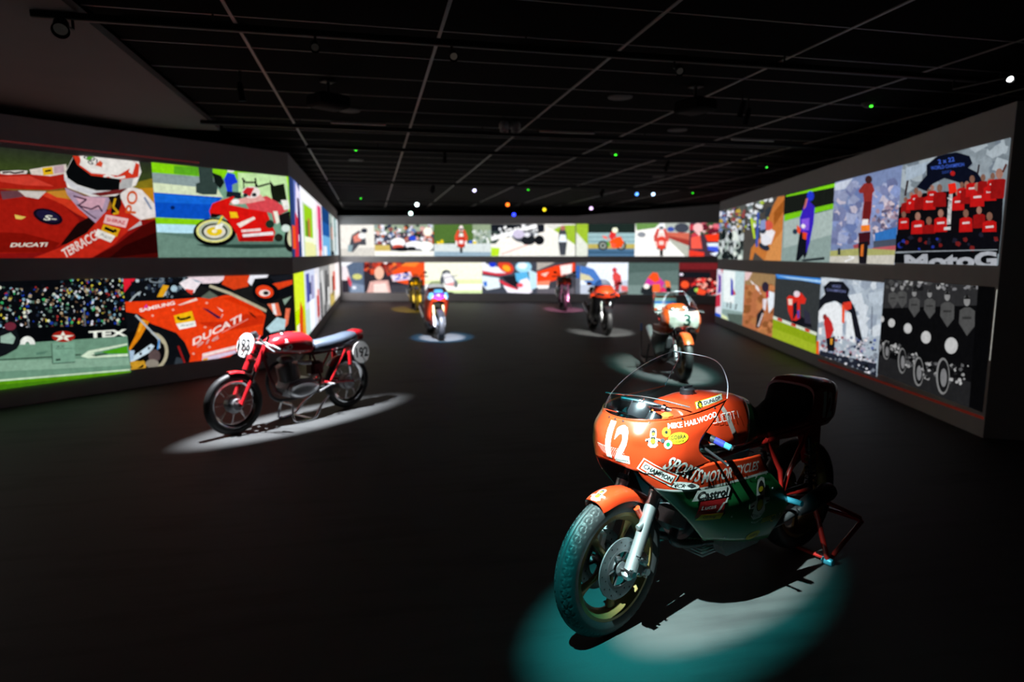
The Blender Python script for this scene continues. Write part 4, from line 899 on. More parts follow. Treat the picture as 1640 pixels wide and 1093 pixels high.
for k in range(3): p.poly('c83828', [(600 + k * 115, 515 + k * 44), (640 + k * 115, 530 + k * 44), (640 + k * 115, 552 + k * 44), (600 + k * 115, 538 + k * 44)])
p.poly('14141c', [(700, 520), (760, 480), (880, 560), (890, 600), (740, 570)]).poly('d82c20', [(680, 350), (700, 330), (740, 340), (760, 300), (800, 310), (840, 360), (830, 400), (790, 400), (790, 520), (760, 540), (720, 540), (690, 460)]).ell('e8d8e0', 762, 318, 26, 26).poly('f0d8c8', [(690, 360), (725, 360), (725, 410), (695, 410)]).poly('181c28', [(730, 400), (765, 380), (765, 480), (730, 540)]).poly('5040a8', [(765, 460), (785, 450), (785, 520), (768, 520)]).poly('303040', [(820, 440), (870, 480), (880, 570), (830, 560)]); p.build('projected picture of a red racer leaning above a grass verge and kerb')
p = Pic(W_RW, 6.42, 8.34, 0.20, 1.39, C6((966, 178), (1492, 225), (1431, 1007), (925, 814))); p.fill('a8b4c0').speck(['b8c4d0', '98a4b4', 'd0d8e0'], 960, 190, 1480, 640, 60, 30, 80).poly('e8ecf0', [(930, 480), (1000, 400), (1100, 380), (1150, 450), (1140, 740), (1080, 690), (1030, 520), (950, 560)]).poly('e4eaee', [(1180, 470), (1215, 470), (1265, 700), (1240, 730), (1170, 690)])
p.poly('14161e', [(985, 260), (1040, 210), (1150, 215), (1205, 280), (1190, 330), (1250, 440), (1320, 740), (1265, 760), (1215, 480), (1160, 440), (1130, 400), (1080, 375), (1000, 400), (930, 480), (940, 380), (1000, 320)]).text('7078a8', 'WORLD', 1055, 265, 1130, 268, 24, .01).text('7078a8', 'CHAMPION', 1010, 292, 1170, 310, 22, .01)
p.poly('e85028', [(1140, 400), (1165, 420), (1160, 560), (1140, 560)]).poly('d83828', [(1150, 390), (1220, 380), (1220, 440), (1170, 460)]).speck(['b0a8b8', '404860', '788098', 'c8c8d0', '283040', '985058', 'e8e0e0', '5868a0'], 940, 680, 1430, 960, 190, 8, 20)
p.poly('c02828', [(990, 560), (1000, 500), (1030, 510), (1060, 560), (1075, 620), (1040, 700), (1010, 690), (1000, 610)]).ell('8c2c2c', 1000, 510, 18, 24).poly('f0ecec', [(950, 600), (975, 600), (970, 660), (950, 650)]).poly('14141c', [(1010, 690), (1085, 670), (1080, 800), (1020, 790)]).poly('e8a030', [(1045, 690), (1065, 690), (1060, 740), (1045, 740)]).poly('e85818', [(915, 715), (950, 710), (950, 830), (905, 820)]).poly('202430', [(960, 790), (1430, 900), (1430, 1010), (950, 840)]).speck(['e8e8f0', '101418', '7c8490'], 960, 820, 1430, 990, 60, 8, 20).line('606878', [(1395, 420), (1390, 660)], 8); p.build('projected picture of a champion arch with a red rider and cheering people')
p = Pic(W_RW, 8.34, 10.37, 0.24, 1.44, C6((151, 68), (867, 122), (785, 936), (103, 683)), .6); p.fill('101012').poly('38383a', [(150, 70), (780, 110), (760, 240), (140, 260)]).speck(['98989c', 'c8c8c8', '202022', '585858'], 160, 80, 770, 140, 70, 8, 20).poly('2a2a2c', [(110, 560), (780, 760), (780, 940), (100, 690)]).poly('0a0a0c', [(760, 100), (870, 120), (790, 940), (700, 900)])
for x, y, s in ((205, 130, 60), (265, 120, 64), (345, 160, 72), (445, 165, 74), (560, 180, 92), (688, 210, 104)):
    p.poly('606060', [(x - s * .5, y + s * 1.4), (x - s * .45, y + s * .6), (x - s * .15, y + s * .42), (x + s * .2, y + s * .42), (x + s * .5, y + s * .65), (x + s * .48, y + s * 1.6), (x, y + s * 2.2)]).ell('a8a8a8', x, y, s * .2, s * .34).poly('202020', [(x - s * .2, y - s * .1), (x, y - s * .42), (x + s * .22, y - s * .1)]).poly('404040', [(x - s * .3, y + s), (x + s * .3, y + s), (x + s * .28, y + s * 1.15), (x - s * .28, y + s * 1.15)])
for x, y, rx, wx, wy, wr in ((135, 330, 16, 120, 500, 40), (200, 355, 22, 165, 530, 62), (306, 390, 26, 268, 600, 84), (425, 448, 32, 375, 670, 96), (590, 502, 42, 535, 700, 120)):
    p.ell('a0a0a0', wx, wy, rx * 1.05, wr).ell('1c1c1e', wx + 3, wy, rx * .85, wr * .88).ell('98989a', wx + 5, wy + 10, rx * .5, wr * .5).speck(['b8b8b8', '2c2c2e', '707072', '141416', 'd8d8d8'], wx + rx, wy - wr * .6, wx + rx * 4, wy + wr * .5, 30, 6, 17).ell('ececec', x, y, rx, rx * 1.28)
p.build('projected black and white picture of old race bikes lined up with their riders')
# stray projector lines along the picture edges
def streak(wall, s0, z0, s1, z1, h, c, label):
    p = Pic(wall, min(s0, s1), max(s0, s1), min(z0, z1) - h, max(z0, z1) + h)
    u0, u1 = (0, 1) if s0 < s1 else (1, 0)
    Z = p.z[1] - p.z[0]; f = lambda z: (z - p.z[0]) / Z
    if abs(s1 - s0) < .05: p.poly(c, [(0, 0), (1, 0), (1, 1), (0, 1)])
    else: p.poly(c, [(u0, f(z0 - h / 2)), (u1, f(z1 - h / 2)), (u1, f(z1 + h / 2)), (u0, f(z0 + h / 2))])
    tag(p.build(label, 'projected_line'), cat='light line')
streak(W_RW, 6.5, .115, 10.4, .19, .03, '48140e', 'thin dark red line of light under the pictures on the right wall')
streak(W_LN, 0.2, 2.99, 3.0, 2.99, .022, '4a1c1c', 'thin dull red line of light above the helmeted racer picture')
streak(W_RW, 10.395, .75, 10.403, 1.42, .0, 'b8b8b0', 'thin white vertical line of light at the near end of the right wall')
# ------------------------------------------------------------------ motorcycle components (local frame: x forward, y left, z up)
M_rub = mat('tyre_rubber', (0.018, 0.018, 0.019), 0.55, noise=0.2, nscale=60, spec=0.4)
M_gold = mat('gold_magnesium', (0.20, 0.13, 0.045), 0.42, 0.6)
M_alu = mat('brushed_aluminium', (0.62, 0.63, 0.65), 0.32, 0.9, noise=0.06, nscale=80)
M_chr = mat('polished_chrome', (0.8, 0.8, 0.82), 0.12, 1.0)
M_disc = mat('brake_disc_steel', (0.12, 0.13, 0.14), 0.4, 0.7, noise=0.15, nscale=120)
M_iron = mat('dark_cast_metal', (0.06, 0.06, 0.065), 0.45, 0.6)
M_blkp = mat('black_plastic', (0.012, 0.012, 0.014), 0.4)
M_vinyl = mat('black_seat_vinyl', (0.006, 0.006, 0.007), 0.75, bump=0.3, nscale=90, spec=0.2)
M_red = mat('racing_red_paint', (0.44, 0.030, 0.007), 0.3, 0, 0.6)
M_redf = mat('red_frame_paint', (0.42, 0.015, 0.012), 0.35, 0, 0.3)
M_dred = mat('deep_red_paint', (0.30, 0.010, 0.012), 0.3, 0, 0.6)
M_grn = mat('racing_green_paint', (0.010, 0.13, 0.034), 0.35, 0, 0.5)
M_wht = mat('white_print', (0.62, 0.62, 0.60), 0.45)
M_yel = mat('yellow_print', (0.60, 0.44, 0.012), 0.45)
M_ink = mat('black_print', (0.01, 0.01, 0.01), 0.5)
M_blu = mat('fringe_light_blue', (0.05, 0.06, 0.45), 0.3, 0.5)  # blue edge of the lamp beam painted into the grip sleeves
M_cyan = mat('cyan_finish_and_fringe_light', (0.08, 0.45, 0.62), 0.3, 0.4)  # own cyan of pegs and rollers; on bar ends the beam's fringe, painted
M_screen = glass_material('clear_acrylic', (0.93, 0.93, 0.97), 0.13, 0.07)
M_strip2 = mat('translucent_fuel_strip', (0.25, 0.20, 0.18), 0.3)

def ring_prof(Ri, Ro, hw, n=10, e=2.4):
    # closed tyre section
    rc, hr = (Ri + Ro) / 2, (Ro - Ri) / 2
    out = []
    for k in range(n * 2):
        t = 2 * PI * k / (n * 2); c, s = math.cos(t), math.sin(t)
        out.append((rc + hr * math.copysign(abs(c) ** (2 / e), c), hw * math.copysign(abs(s) ** (2 / e), s)))
    return out

def treaded_tyre(c, Ri, Ro, hw, M):
    # outer tread band with a centre groove and zigzag side grooves, then plain side walls
    NA, NP = 420, 34
    rows = []
    for a in range(NA):
        t = 2 * PI * a / NA; row = []
        for j in range(NP + 1):
            q = -1 + 2 * j / NP                       # across the section
            ang = q * 1.75
            s, co = math.sin(ang), math.cos(ang)
            y = hw * (abs(s) ** 0.85) * math.copysign(1, s) if abs(ang) < PI / 2 else hw * math.copysign(1 - 0.25 * (abs(ang) - PI / 2) / 0.18, s)
            base = Ro - (Ro - Ri) * (0.62 * (1 - co) if abs(ang) < PI / 2 else 0.62 + 0.38 * (abs(ang) - PI / 2) / 0.18)
            g = 0.0; w = q * 10
            zz = abs(((a * 42 / NA) % 1) - 0.5) * 2
            if abs(w) < 0.38: g = 1
            for k, cc in enumerate((2.1, 4.0)):
                off = (zz if k == 0 else 1 - zz) * 0.95
                if abs(abs(w) - (cc + off - 0.4)) < 0.42: g = 1
            if abs(w) > 4.6 and abs(w) < 6.3 and ((a * 42 / NA) % 1) < 0.26: g = 1
            r = base - 0.0042 * g
            row.append(Vector((c[0] + r * math.cos(t), y, c[1] + r * math.sin(t))))
        rows.append(row)
    mb = MB(M)
    n = NP + 1; vs = [p for r in rows for p in r]; fs = []
    for a in range(NA):
        b = (a + 1) % NA
        for j in range(n - 1): fs.append((a * n + j, b * n + j, b * n + j + 1, a * n + j + 1))
        fs.append((a * n + n - 1, b * n + n - 1, b * n, a * n))
    mb.add(vs, fs)
    return mb

def wheel(root, name, cx, cz, R, tw, Rr, style='cast', n=5, rimmat=None, M=None, tread=False, rw=None, hubr=0.05, discs=(), discR=0.14, seg=48):
    rimmat = rimmat or M_gold
    rw = rw or tw * 0.72
    o = (cx, 0, cz)
    h = rw / 2
    rim = MB(M).lathe([(Rr + 0.012, -h), (Rr + 0.010, -h + 0.008), (Rr - 0.012, -h + 0.012), (Rr - 0.026, -h * 0.35), (Rr - 0.030, 0), (Rr - 0.026, h * 0.35), (Rr - 0.012, h - 0.012), (Rr + 0.010, h - 0.008), (Rr + 0.012, h),
                       (Rr - 0.006, h + 0.002), (Rr - 0.030, h * 0.45), (Rr - 0.038, 0), (Rr - 0.030, -h * 0.45), (Rr - 0.006, -h - 0.002)], o, (0, 1, 0), seg, close=True).build(name, rimmat, root)
    if tread: ty = treaded_tyre((cx, cz), Rr - 0.004, R, tw / 2, M).build('tyre', M_rub, rim, 50)
    else: ty = MB(M).lathe(ring_prof(Rr - 0.004, R, tw / 2, 9, 2.3), o, (0, 1, 0), seg, close=True).build('tyre', M_rub, rim, 60)
    MB(M).lathe([(0.012, -0.07), (hubr * 0.7, -0.07), (hubr * 0.75, -0.045), (hubr, -0.04), (hubr, 0.04), (hubr * 0.75, 0.045), (hubr * 0.7, 0.07), (0.012, 0.07)], o, (0, 1, 0), 24).build('hub', M_iron if style == 'cast' else M_alu, rim)
    if style == 'cast':
        sp = MB()
        L0, L1 = hubr * 0.8, Rr - 0.028
        rings = []
        for t in (0, 0.25, 0.6, 0.85, 1):
            x = L0 + (L1 - L0) * t; w = 0.019 - 0.006 * math.sin(t * PI) + (0.012 * max(0, t - 0.7) / 0.3); d = 0.018 - 0.007 * math.sin(t * PI * 0.8)
            rings.append([Vector((x, d * a, w * b)) for a, b in ((1, .5), (.5, 1), (-.5, 1), (-1, .5), (-1, -.5), (-.5, -1), (.5, -1), (1, -.5))])
        sp.loft(rings)
        me = sp.mesh('spoke', rimmat)
        for k in range(n):
            T = Matrix.Translation(o) @ Matrix.Rotation(2 * PI * k / n + 0.35, 4, 'Y')
            inst('spoke', me, rim, (M @ T) if M is not None else T)
    else:
        me = MB().tube([(hubr * 0.9, 0.028, 0), (Rr - 0.03, 0.004, 0.05)], 0.0016, 5).mesh('spoke', M_chr)
        for k in range(n):
            T = Matrix.Translation(o) @ Matrix.Rotation(2 * PI * k / n, 4, 'Y') @ Matrix.Diagonal((1, -1 if k % 2 else 1, -1 if (k // 2) % 2 else 1, 1))
            inst('spoke', me, rim, (M @ T) if M is not None else T)
    for y in discs:
        d = MB(M)
        d.lathe([(discR, -0.003), (discR, 0.003), (discR * 0.62, 0.003), (discR * 0.62, -0.003)], (cx, y, cz), (0, 1, 0), 40, close=True)
        dk = d.build('brake_disc', M_disc, rim)
        cr = MB(M)
        cr.lathe([(discR * 0.66, -0.004), (discR * 0.66, 0.004), (discR * 0.56, 0.006), (discR * 0.56, -0.006)], (cx, y, cz), (0, 1, 0), 32, close=True)
        for k in range(6):
            a = 2 * PI * k / 6
            cr.tube([(cx + 0.03 * math.cos(a), y * 0.9, cz + 0.03 * math.sin(a)), (cx + discR * 0.6 * math.cos(a), y, cz + discR * 0.6 * math.sin(a))], 0.007, 6)
        cr.build('disc_carrier', M_iron, dk)
        hl = MB(M)
        for k in range(24):
            a = 2 * PI * k / 24; rr = discR * (0.74 if k % 2 else 0.88)
            hl.lathe([(0.0045, -0.0036), (0.0045, 0.0036)], (cx + rr * math.cos(a), y, cz + rr * math.sin(a)), (0, 1, 0), 6)
        tag(hl.build('drilled_holes', M_blk, dk), kind='stuff')
    return rim

def chain_loop(root, x0, z0, r0, x1, z1, r1, y):
    mb = MB()
    pts = []
    for k in range(11): a = PI / 2 - PI * k / 10; pts.append((x1 + r1 * math.cos(a), y, z1 + r1 * math.sin(a)))
    for k in range(11): a = -PI / 2 - PI * k / 10; pts.append((x0 + r0 * math.cos(a), y, z0 + r0 * math.sin(a)))
    pts.append(pts[0])
    return mb.tube(pts, 0.007, 6).build('chain', M_iron, root)

def rider_emblem(D, x, y, s, parent_scale=1.0):
    # round-helmeted rider crouched over handlebars, as printed on the stickers
    D.poly([(x - .27 * s, y + .62 * s), (x - .2 * s, y + .93 * s), (x, y + 1.0 * s), (x + .2 * s, y + .93 * s), (x + .27 * s, y + .62 * s), (x + .24 * s, y + .2 * s), (x + .6 * s, y + .12 * s), (x + .62 * s, y - .04 * s), (x + .34 * s, y - .1 * s), (x + .42 * s, y - .38 * s), (x + .2 * s, y - .58 * s), (x - .2 * s, y - .58 * s), (x - .42 * s, y - .38 * s), (x - .34 * s, y - .1 * s), (x - .62 * s, y - .04 * s), (x - .6 * s, y + .12 * s), (x - .24 * s, y + .2 * s)], M_wht)
    D.ell(x, y + .62 * s, .17 * s, .25 * s, M_ink); D.ell(x, y + .56 * s, .14 * s, .1 * s, M_yel)
    D.rect(x, y + .23 * s, .38 * s, .16 * s, M_ink)
    D.ell(x, y - .02 * s, .21 * s, .25 * s, M_ink); D.ell(x, y - .02 * s, .175 * s, .21 * s, M_yel)
    D.rect(x - .46 * s, y + .02 * s, .2 * s, .07 * s, M_ink, .15); D.rect(x + .46 * s, y + .02 * s, .2 * s, .07 * s, M_ink, -.15)
    return D
# ------------------------------------------------------------------ the foreground race bike, number 12
b12 = empty('racing_motorcycle', O12, TH12)
tag(b12, 'red, white and green race motorcycle number 12 with clear bubble screen on a red stand', 'motorcycle')
AX, RX = 0.765, -0.765
Rw = 0.335
STEER = Matrix.Translation((AX - 0.03, 0, 0)) @ Matrix.Rotation(math.radians(4.4), 4, 'Z') @ Matrix.Translation((-AX + 0.03, 0, 0))
fw = wheel(b12, 'front_wheel', AX, Rw, Rw, 0.105, 0.243, 'cast', 5, M_gold, STEER, True, rw=0.088, hubr=0.048, discs=(0.062, -0.062), discR=0.142, seg=64)
rwh = wheel(b12, 'rear_wheel', RX, Rw, Rw, 0.130, 0.243, 'cast', 5, M_gold, None, False, rw=0.105, hubr=0.055, discs=(-0.075,), discR=0.12, seg=56)

# fork
def fp(z, y, dx=0.0): return (AX - 0.028 - (z - Rw) * 0.50 + dx, y, z)
for s in (1, -1):
    y = 0.098 * s
    sl = MB(STEER).tube([fp(0.315, y), fp(0.36, y), fp(0.40, y), fp(0.655, y), fp(0.665, y)], [0.030, 0.030, 0.028, 0.0285, 0.031], 18)
    sl.lathe([(0.030, -0.014), (0.030, 0.014)], fp(0.662, y), (-0.45, 0, 0.9), 18)
    slo = sl.build('fork_leg', M_alu, b12)
    MB(STEER).tube([fp(0.665, y), fp(0.69, y)], [0.033, 0.026], 16).build('dust_seal', M_blkp, slo)
    MB(STEER).tube([fp(0.67, y), fp(1.0, y)], 0.0185, 14).build('fork_tube', M_chr, slo)
    ck = MB(STEER).cbox((AX - 0.016, y * 1.0, 0.322), (0.062, 0.05, 0.05), 0.012, 0, Matrix.Rotation(0.46, 3, 'Y'))
    ck.lathe([(0.0, 0.034), (0.009, 0.034), (0.011, 0.03), (0.011, 0.0)], (AX, y, Rw - 0.005), (0, s, 0), 12)
    ck.build('axle_clamp', M_alu, slo)
    MB(STEER).lathe([(0.0, 0.046), (0.015, 0.046), (0.015, 0.03), (0.019, 0.03), (0.019, 0.022)], (AX + 0.002, y, Rw), (0, s, 0), 8).build('axle_nut', M_chr, slo)
    for q in ((AX - 0.038, y, Rw - 0.01), (AX - 0.045, y, Rw + 0.065)):
        MB(STEER).lathe([(0.0, 0.04), (0.007, 0.04), (0.007, 0.02)], q, (0, s, 0), 6).build('pinch_bolt', M_chr, slo)
MB(STEER).lathe([(0.011, -0.12), (0.011, 0.12)], (AX, 0, Rw), (0, 1, 0), 12).build('front_axle', M_chr, b12)
# brake calipers: in front of the legs, on each disc
for s in (1, -1):
    cb = MB(STEER)
    Rc = Matrix.Rotation(-0.3, 3, 'Y')
    if s > 0: cxz = (AX - 0.155, 0.36)
    else: cxz = (AX + 0.045, 0.44)
    for q in ((AX - 0.135, 0.315) if s > 0 else (AX + 0.02, 0.425),):
        cb.cbox((q[0], 0.062 * s, q[1]), (0.055, 0.066, 0.115), 0.014, 0, Rc)
        for dz in (-0.028, 0.028):
            cb.lathe([(0.0, 0.05), (0.017, 0.05), (0.020, 0.043), (0.020, -0.02)], (q[0] - dz * -0.3, 0.058 * s, q[1] + dz), (0, s, 0), 14)
            cb.lathe([(0.0, 0.058), (0.006, 0.058), (0.006, 0.045)], (q[0] + 0.018, 0.06 * s, q[1] + dz * 1.4), (0, s, 0), 8)
    cal = cb.build('brake_caliper', M_alu, b12)
    MB(STEER).tube([(q[0], 0.07 * s, q[1] + 0.05), (q[0] - 0.02, 0.10 * s, q[1] + 0.16), fp(0.60, 0.12 * s, -0.02), fp(0.82, 0.11 * s, -0.03)], 0.0042, 6, smooth=True).build('brake_hose', M_blkp, cal)
sb = MB(STEER).cbox(fp(0.79, 0, -0.0), (0.075, 0.25, 0.035), 0.01)
sb.build('lower_fork_clamp', M_iron, b12)
MB(STEER).cbox(fp(0.955, 0), (0.085, 0.25, 0.022), 0.008).build('top_fork_clamp', M_alu, b12)

# front mudguard
def fender(cx, cz, R, a0, a1, hw, lip, n=22, m=12, M=None, taper=0.25):
    rows = []
    for i in range(n + 1):
        t = i / n; a = math.radians(a0 + (a1 - a0) * t); row = []
        w = hw * (1 - taper * max(0, (abs(t - 0.45) - 0.35) / 0.2) ** 2) if taper else hw
        for j in range(m + 1):
            q = -1 + 2 * j / m; r = R - lip * abs(q) ** 2.6
            row.append(Vector((cx + r * math.cos(a), w * math.sin(q * PI / 2) if abs(q) < 1 else w * q, cz + r * math.sin(a))))
        rows.append(row)
    mb = MB(M); mb.grid(rows)
    inner = [[Vector((cx + (p.x - cx) * 0.99, p.y * 0.97, cz + (p.z - cz) * 0.99)) for p in r] for r in rows]
    mb.grid([list(reversed(r)) for r in inner])
    return mb, rows
fm, frows = fender(AX, Rw, 0.360, 69, 158, 0.064, 0.05, M=STEER, taper=0.6)
fen = fix(fm.build('front_mudguard', M_red, b12))
for s in (1, -1):
    br = MB(STEER).tube([(AX - 0.095, 0.068 * s, 0.60), (AX - 0.128, 0.074 * s, 0.545), (AX - 0.142, 0.09 * s, 0.53), fp(0.53, 0.11 * s, 0.012)], [0.016, 0.014, 0.012, 0.012], 10, smooth=True)
    br.build('mudguard_bracket', M_red, fen)
    MB(STEER).lathe([(0.0, 0.026), (0.012, 0.026), (0.013, 0.02), (0.013, -0.02)], fp(0.528, 0.098 * s, 0.03), (1, 0, -0.3), 12).build('bracket_clamp', M_alu, fen)
bv = BVHTree.FromPolygons([Vector(v) for v in fm.v], fm.f)
D = Decal(bv, (AX + 0.09, 0.01, 0.67), (-0.3, 0.95, 0), (-0.80, 0, 0.55), lim=0.01)
rider_emblem(D, 0.0, 0.005, 0.058).build('rider_emblem', fen, 'white sticker of a crouched helmeted rider')

# fairing: control net of the left half, nose centre line to rear edge
A_ = [(.745, 0, 1.025), (.735, .06, 1.025), (.70, .13, 1.03), (.635, .185, 1.035), (.52, .213, 1.045), (.37, .21, 1.055), (.21, .19, 1.07)]
up = [A_,
      [(.776, 0, .965), (.766, .065, .965), (.745, .14, .967), (.67, .2, .97), (.575, .233, .98), (.47, .242, .99), (.36, .238, 1.0)],
      [(.788, 0, .915), (.778, .066, .915), (.742, .145, .915), (.68, .213, .915), (.60, .243, .92), (.53, .252, .925), (.47, .254, .93)],
      [(.784, 0, .865), (.774, .066, .865), (.738, .147, .863), (.68, .216, .86), (.60, .248, .86), (.53, .258, .865), (.47, .26, .87)],
      [(.766, 0, .818), (.757, .06, .815), (.738, .135, .806), (.67, .2, .80), (.58, .243, .80), (.49, .26, .81), (.40, .264, .82)]]
dn = [[(.738, .135, .808), (.70, .176, .806), (.64, .220, .805), (.53, .254, .812), (.40, .265, .818), (.2, .268, .796), (.03, .262, .787)],
      [(.712, .145, .768), (.67, .188, .766), (.60, .230, .764), (.47, .260, .764), (.32, .268, .762), (.14, .268, .752), (-.01, .262, .742)],
      [(.672, .168, .728), (.62, .212, .722), (.53, .245, .714), (.39, .263, .707), (.22, .27, .702), (.06, .266, .696), (-.055, .26, .690)],
      [(.662, .170, .716), (.61, .213, .710), (.52, .245, .702), (.38, .263, .695), (.21, .27, .690), (.05, .266, .684), (-.062, .26, .678)],
      [(.50, .202, .560), (.43, .234, .556), (.33, .254, .545), (.2, .264, .525), (.03, .264, .505), (-.13, .257, .492), (-.255, .25, .482)],
      [(.335, .185, .40), (.26, .205, .388), (.17, .214, .362), (.06, .214, .332), (-.05, .208, .305), (-.12, .2, .29), (-.185, .192, .278)],
      [(.31, .07, .365), (.24, .075, .34), (.16, .08, .315), (.06, .08, .295), (-.05, .078, .275), (-.12, .075, .265), (-.185, .07, .255)]]
upr = net(up, 4, 4)
d1 = net(dn[:3], 4, 3); d2 = net(dn[2:4], 4, 1); d3 = net(dn[3:6], 4, 5); d4 = net(dn[5:], 4, 2)
shell = MB()
full = mirror_rows(upr)
shell.grid(full, 0)
for s in (1, -1):
    fl_ = lambda rows: [[Vector((p.x, p.y * s, p.z)) for p in r] for r in rows]
    for rows, mi in ((d1, 0), (d2, 1), (d3, 2), (d4, 2)): shell.grid(fl_(rows), mi)
fair = shell.build('fairing', [M_red, M_wht, M_grn, M_blkp, M_blkp, M_blkp], b12, 50, 'red over green race fairing with white dividing stripe')
fix(fair)
sm = fair.modifiers.new('thickness', 'SOLIDIFY'); sm.thickness = 0.004; sm.offset = -1; sm.material_offset = 3
bvF = BVHTree.FromPolygons([Vector(v) for v in shell.v], shell.f)
# rolled edge bead along the wheel cut-out and the hand notch
# windscreen
scr = [A_,
       [(.715, 0, 1.095), (.70, .06, 1.095), (.665, .118, 1.1), (.595, .165, 1.105), (.485, .19, 1.115), (.34, .187, 1.125), (.185, .172, 1.14)],
       [(.62, 0, 1.175), (.61, .048, 1.175), (.575, .095, 1.178), (.515, .132, 1.183), (.425, .15, 1.192), (.31, .148, 1.2), (.18, .138, 1.205)],
       [(.48, 0, 1.240), (.472, .036, 1.24), (.45, .07, 1.24), (.41, .095, 1.242), (.35, .11, 1.243), (.28, .115, 1.243), (.20, .115, 1.24)],
       [(.335, 0, 1.283), (.33, .025, 1.282), (.32, .048, 1.28), (.30, .066, 1.276), (.275, .08, 1.27), (.25, .09, 1.264), (.225, .095, 1.256)]]
srows = mirror_rows(net(scr, 4, 4))
sc = MB(); sc.grid(srows)
scro = sc.build('windscreen', M_screen, fair, 60, 'clear domed bubble screen')
bvS = BVHTree.FromPolygons([Vector(v) for v in sc.v], sc.f)
ed = MB()
edge = [r[-1] for r in srows] + list(reversed(srows[-1]))[1:] + [r[0] for r in reversed(srows)][1:]
ed.tube(edge, 0.0025, 6)
M_edge = mat('acrylic_edge', (0.55, 0.55, 0.65), 0.25)
ed.build('screen_edge', M_edge, scro)
bs = MB(); bs.tube([p + Vector((0, 0, 0.001)) for p in srows[0]], 0.0032, 6); bs.build('screen_seal', M_red, scro)
# screws along the screen base
sm_ = MB().lathe([(0.0, 0.004), (0.005, 0.003), (0.0065, 0.0), (0.0065, -0.004)], (0, 0, 0), (0, 0, 1), 10).mesh('screw', M_blkp)
nn = len(srows[0])
for k in (3, 9, 15, 21, 24, 27, 33, 39, 45):
    if k < nn:
        pnt = srows[0][k]; nrm = Vector((0.6 if abs(pnt.y) < .15 else .1, pnt.y * 3, 0.2)).normalized()
        q = nrm.to_track_quat('Z', 'Y').to_matrix().to_4x4()
        inst('screw', sm_, fair, Matrix.Translation(pnt + nrm * 0.004 + Vector((0, 0, -0.012))) @ q)

# --- printing on the fairing
def side_decal(lim=0.012): return Decal(bvF, (0, 0, 0), (-1, 0, 0), (0, 0, 1), lim=lim)
def sx(x): return -x
D = side_decal()
D.text('SPORTS', sx(.565), .812, .215, .062, M_wht, .02, .2, -.46)
D.text('MOTOR', sx(.36), .752, .205, .052, M_wht, .02, .2, -.06)
D.text('CYCLES', sx(.142), .742, .195, .046, M_wht, .02, .2, -.06)
D.build('lettering', fair, 'white slanted SPORTS MOTOR CYCLES lettering')
D = side_decal()
D.rect(sx(.378), .667, .225, .052, M_wht, -.06, .008).text('Castrol', sx(.378), .666, .195, .040, M_ink, .025, .15, -.06)
D.build('sticker', fair, 'white Castrol sticker')
D = side_decal()
D.rect(sx(.375), .592, .16, .085, M_dred, -.08).text('Lucas', sx(.395), .603, .085, .022, M_wht, .012, .1, -.05).poly([(sx(.345), .565), (sx(.33), .565), (sx(.295), .61), (sx(.31), .61)], M_wht).poly([(sx(.30), .605), (sx(.285), .605), (sx(.275), .628), (sx(.285), .628)], M_wht)
D.rect(sx(.37), .548, .14, .03, M_yel, -.1, .008).text('Girling', sx(.38), .549, .075, .015, M_ink, .01, .15, -.1).poly([(sx(.31), .53), (sx(.285), .55), (sx(.295), .575), (sx(.30), .555)], M_ink)
D.build('sticker', fair, 'maroon Lucas and yellow Girling stickers')
D = side_decal()
ex, ey = sx(.02), .535
D.text('SPORTS', ex, ey + .158, .1, .018, M_wht, .01, 0, 0, -.012)
rider_emblem(D, ex, ey, .138)
D.text('MOTOR CYCLES', ex, ey - .062, .12, .016, M_ink, .008, 0, 0, .022)
D.text('MANCHESTER', ex, ey - .098, .09, .010, M_wht, .008, 0, 0, .012)
D.build('rider_emblem', fair, 'white and yellow sticker of a rider behind handlebars')
D = side_decal()
D.ell(sx(-.15), .412, .024, .021, M_yel).rect(sx(-.09), .424, .105, .028, M_yel, -.05).ell(sx(-.15), .412, .019, .016, M_grn).rect(sx(-.085), .424, .092, .02, M_grn, -.05).text('REGINA', sx(-.085), .424, .084, .015, M_yel, .015, 0, -.05)
D.build('sticker', fair, 'yellow outlined REGINA sticker')
D = side_decal()
D.ell(sx(-.005), .352, .056, .022, M_yel, .02).text('COBRA', sx(-.005), .352, .062, .013, M_ink, .01)
D.build('sticker', fair, 'yellow oval COBRA sticker low on the green panel')
D = side_decal()
D.ell(sx(.555), .735, .085, .017, M_wht, -.22).text('NCR', sx(.585), .74, .065, .018, M_ink, .0, .3, -.22).poly([(sx(.545), .735), (sx(.52), .742), (sx(.49), .724), (sx(.52), .722)], M_disc)
D.build('sticker', fair, 'white NCR sticker')
# nose: facing forward, a little to the left
DF = Decal(bvF, (0, 0, 0), (0, 1, 0), (0, 0, 1), lim=0.01)
DF.text('1', -.004, .925, .034, .165, M_wht, .03).text('2', .066, .918, .074, .165, M_wht, .035)
DF.build('race_number', fair, 'white race number 12')
DF = Decal(bvF, (0, 0, 0), (0, 1, 0), (0, 0, 1), lift=0.0006, lim=0.02)
for j in range(6):
    for k in range(15):
        yy, zz = -.040 + k * .0098, .858 + j * .0098
        if zz > .905 and .02 < yy < .04: continue
        DF.rect(yy, zz, .0030, .0030, M_wht)
DF.build('dotted_panel', fair, 'pale dotted ventilation pattern under the number')
DQ = Decal(bvF, (0, 0, 0), (-.62, .78, 0), (0, 0, 1), lim=0.01)       # faces forward-left
def q2(x, y): return (-.62 * x + .78 * y) / math.hypot(.62, .78)
rider_emblem(DQ, q2(.705, .185), .952, .05).build('rider_emblem', fair, 'small white rider sticker beside the number')
D = Decal(bvF, (0, 0, 0), (-.75, .66, 0), (0, 0, 1), lim=0.01)
def q3(x, y): return -.75 * x + .66 * y
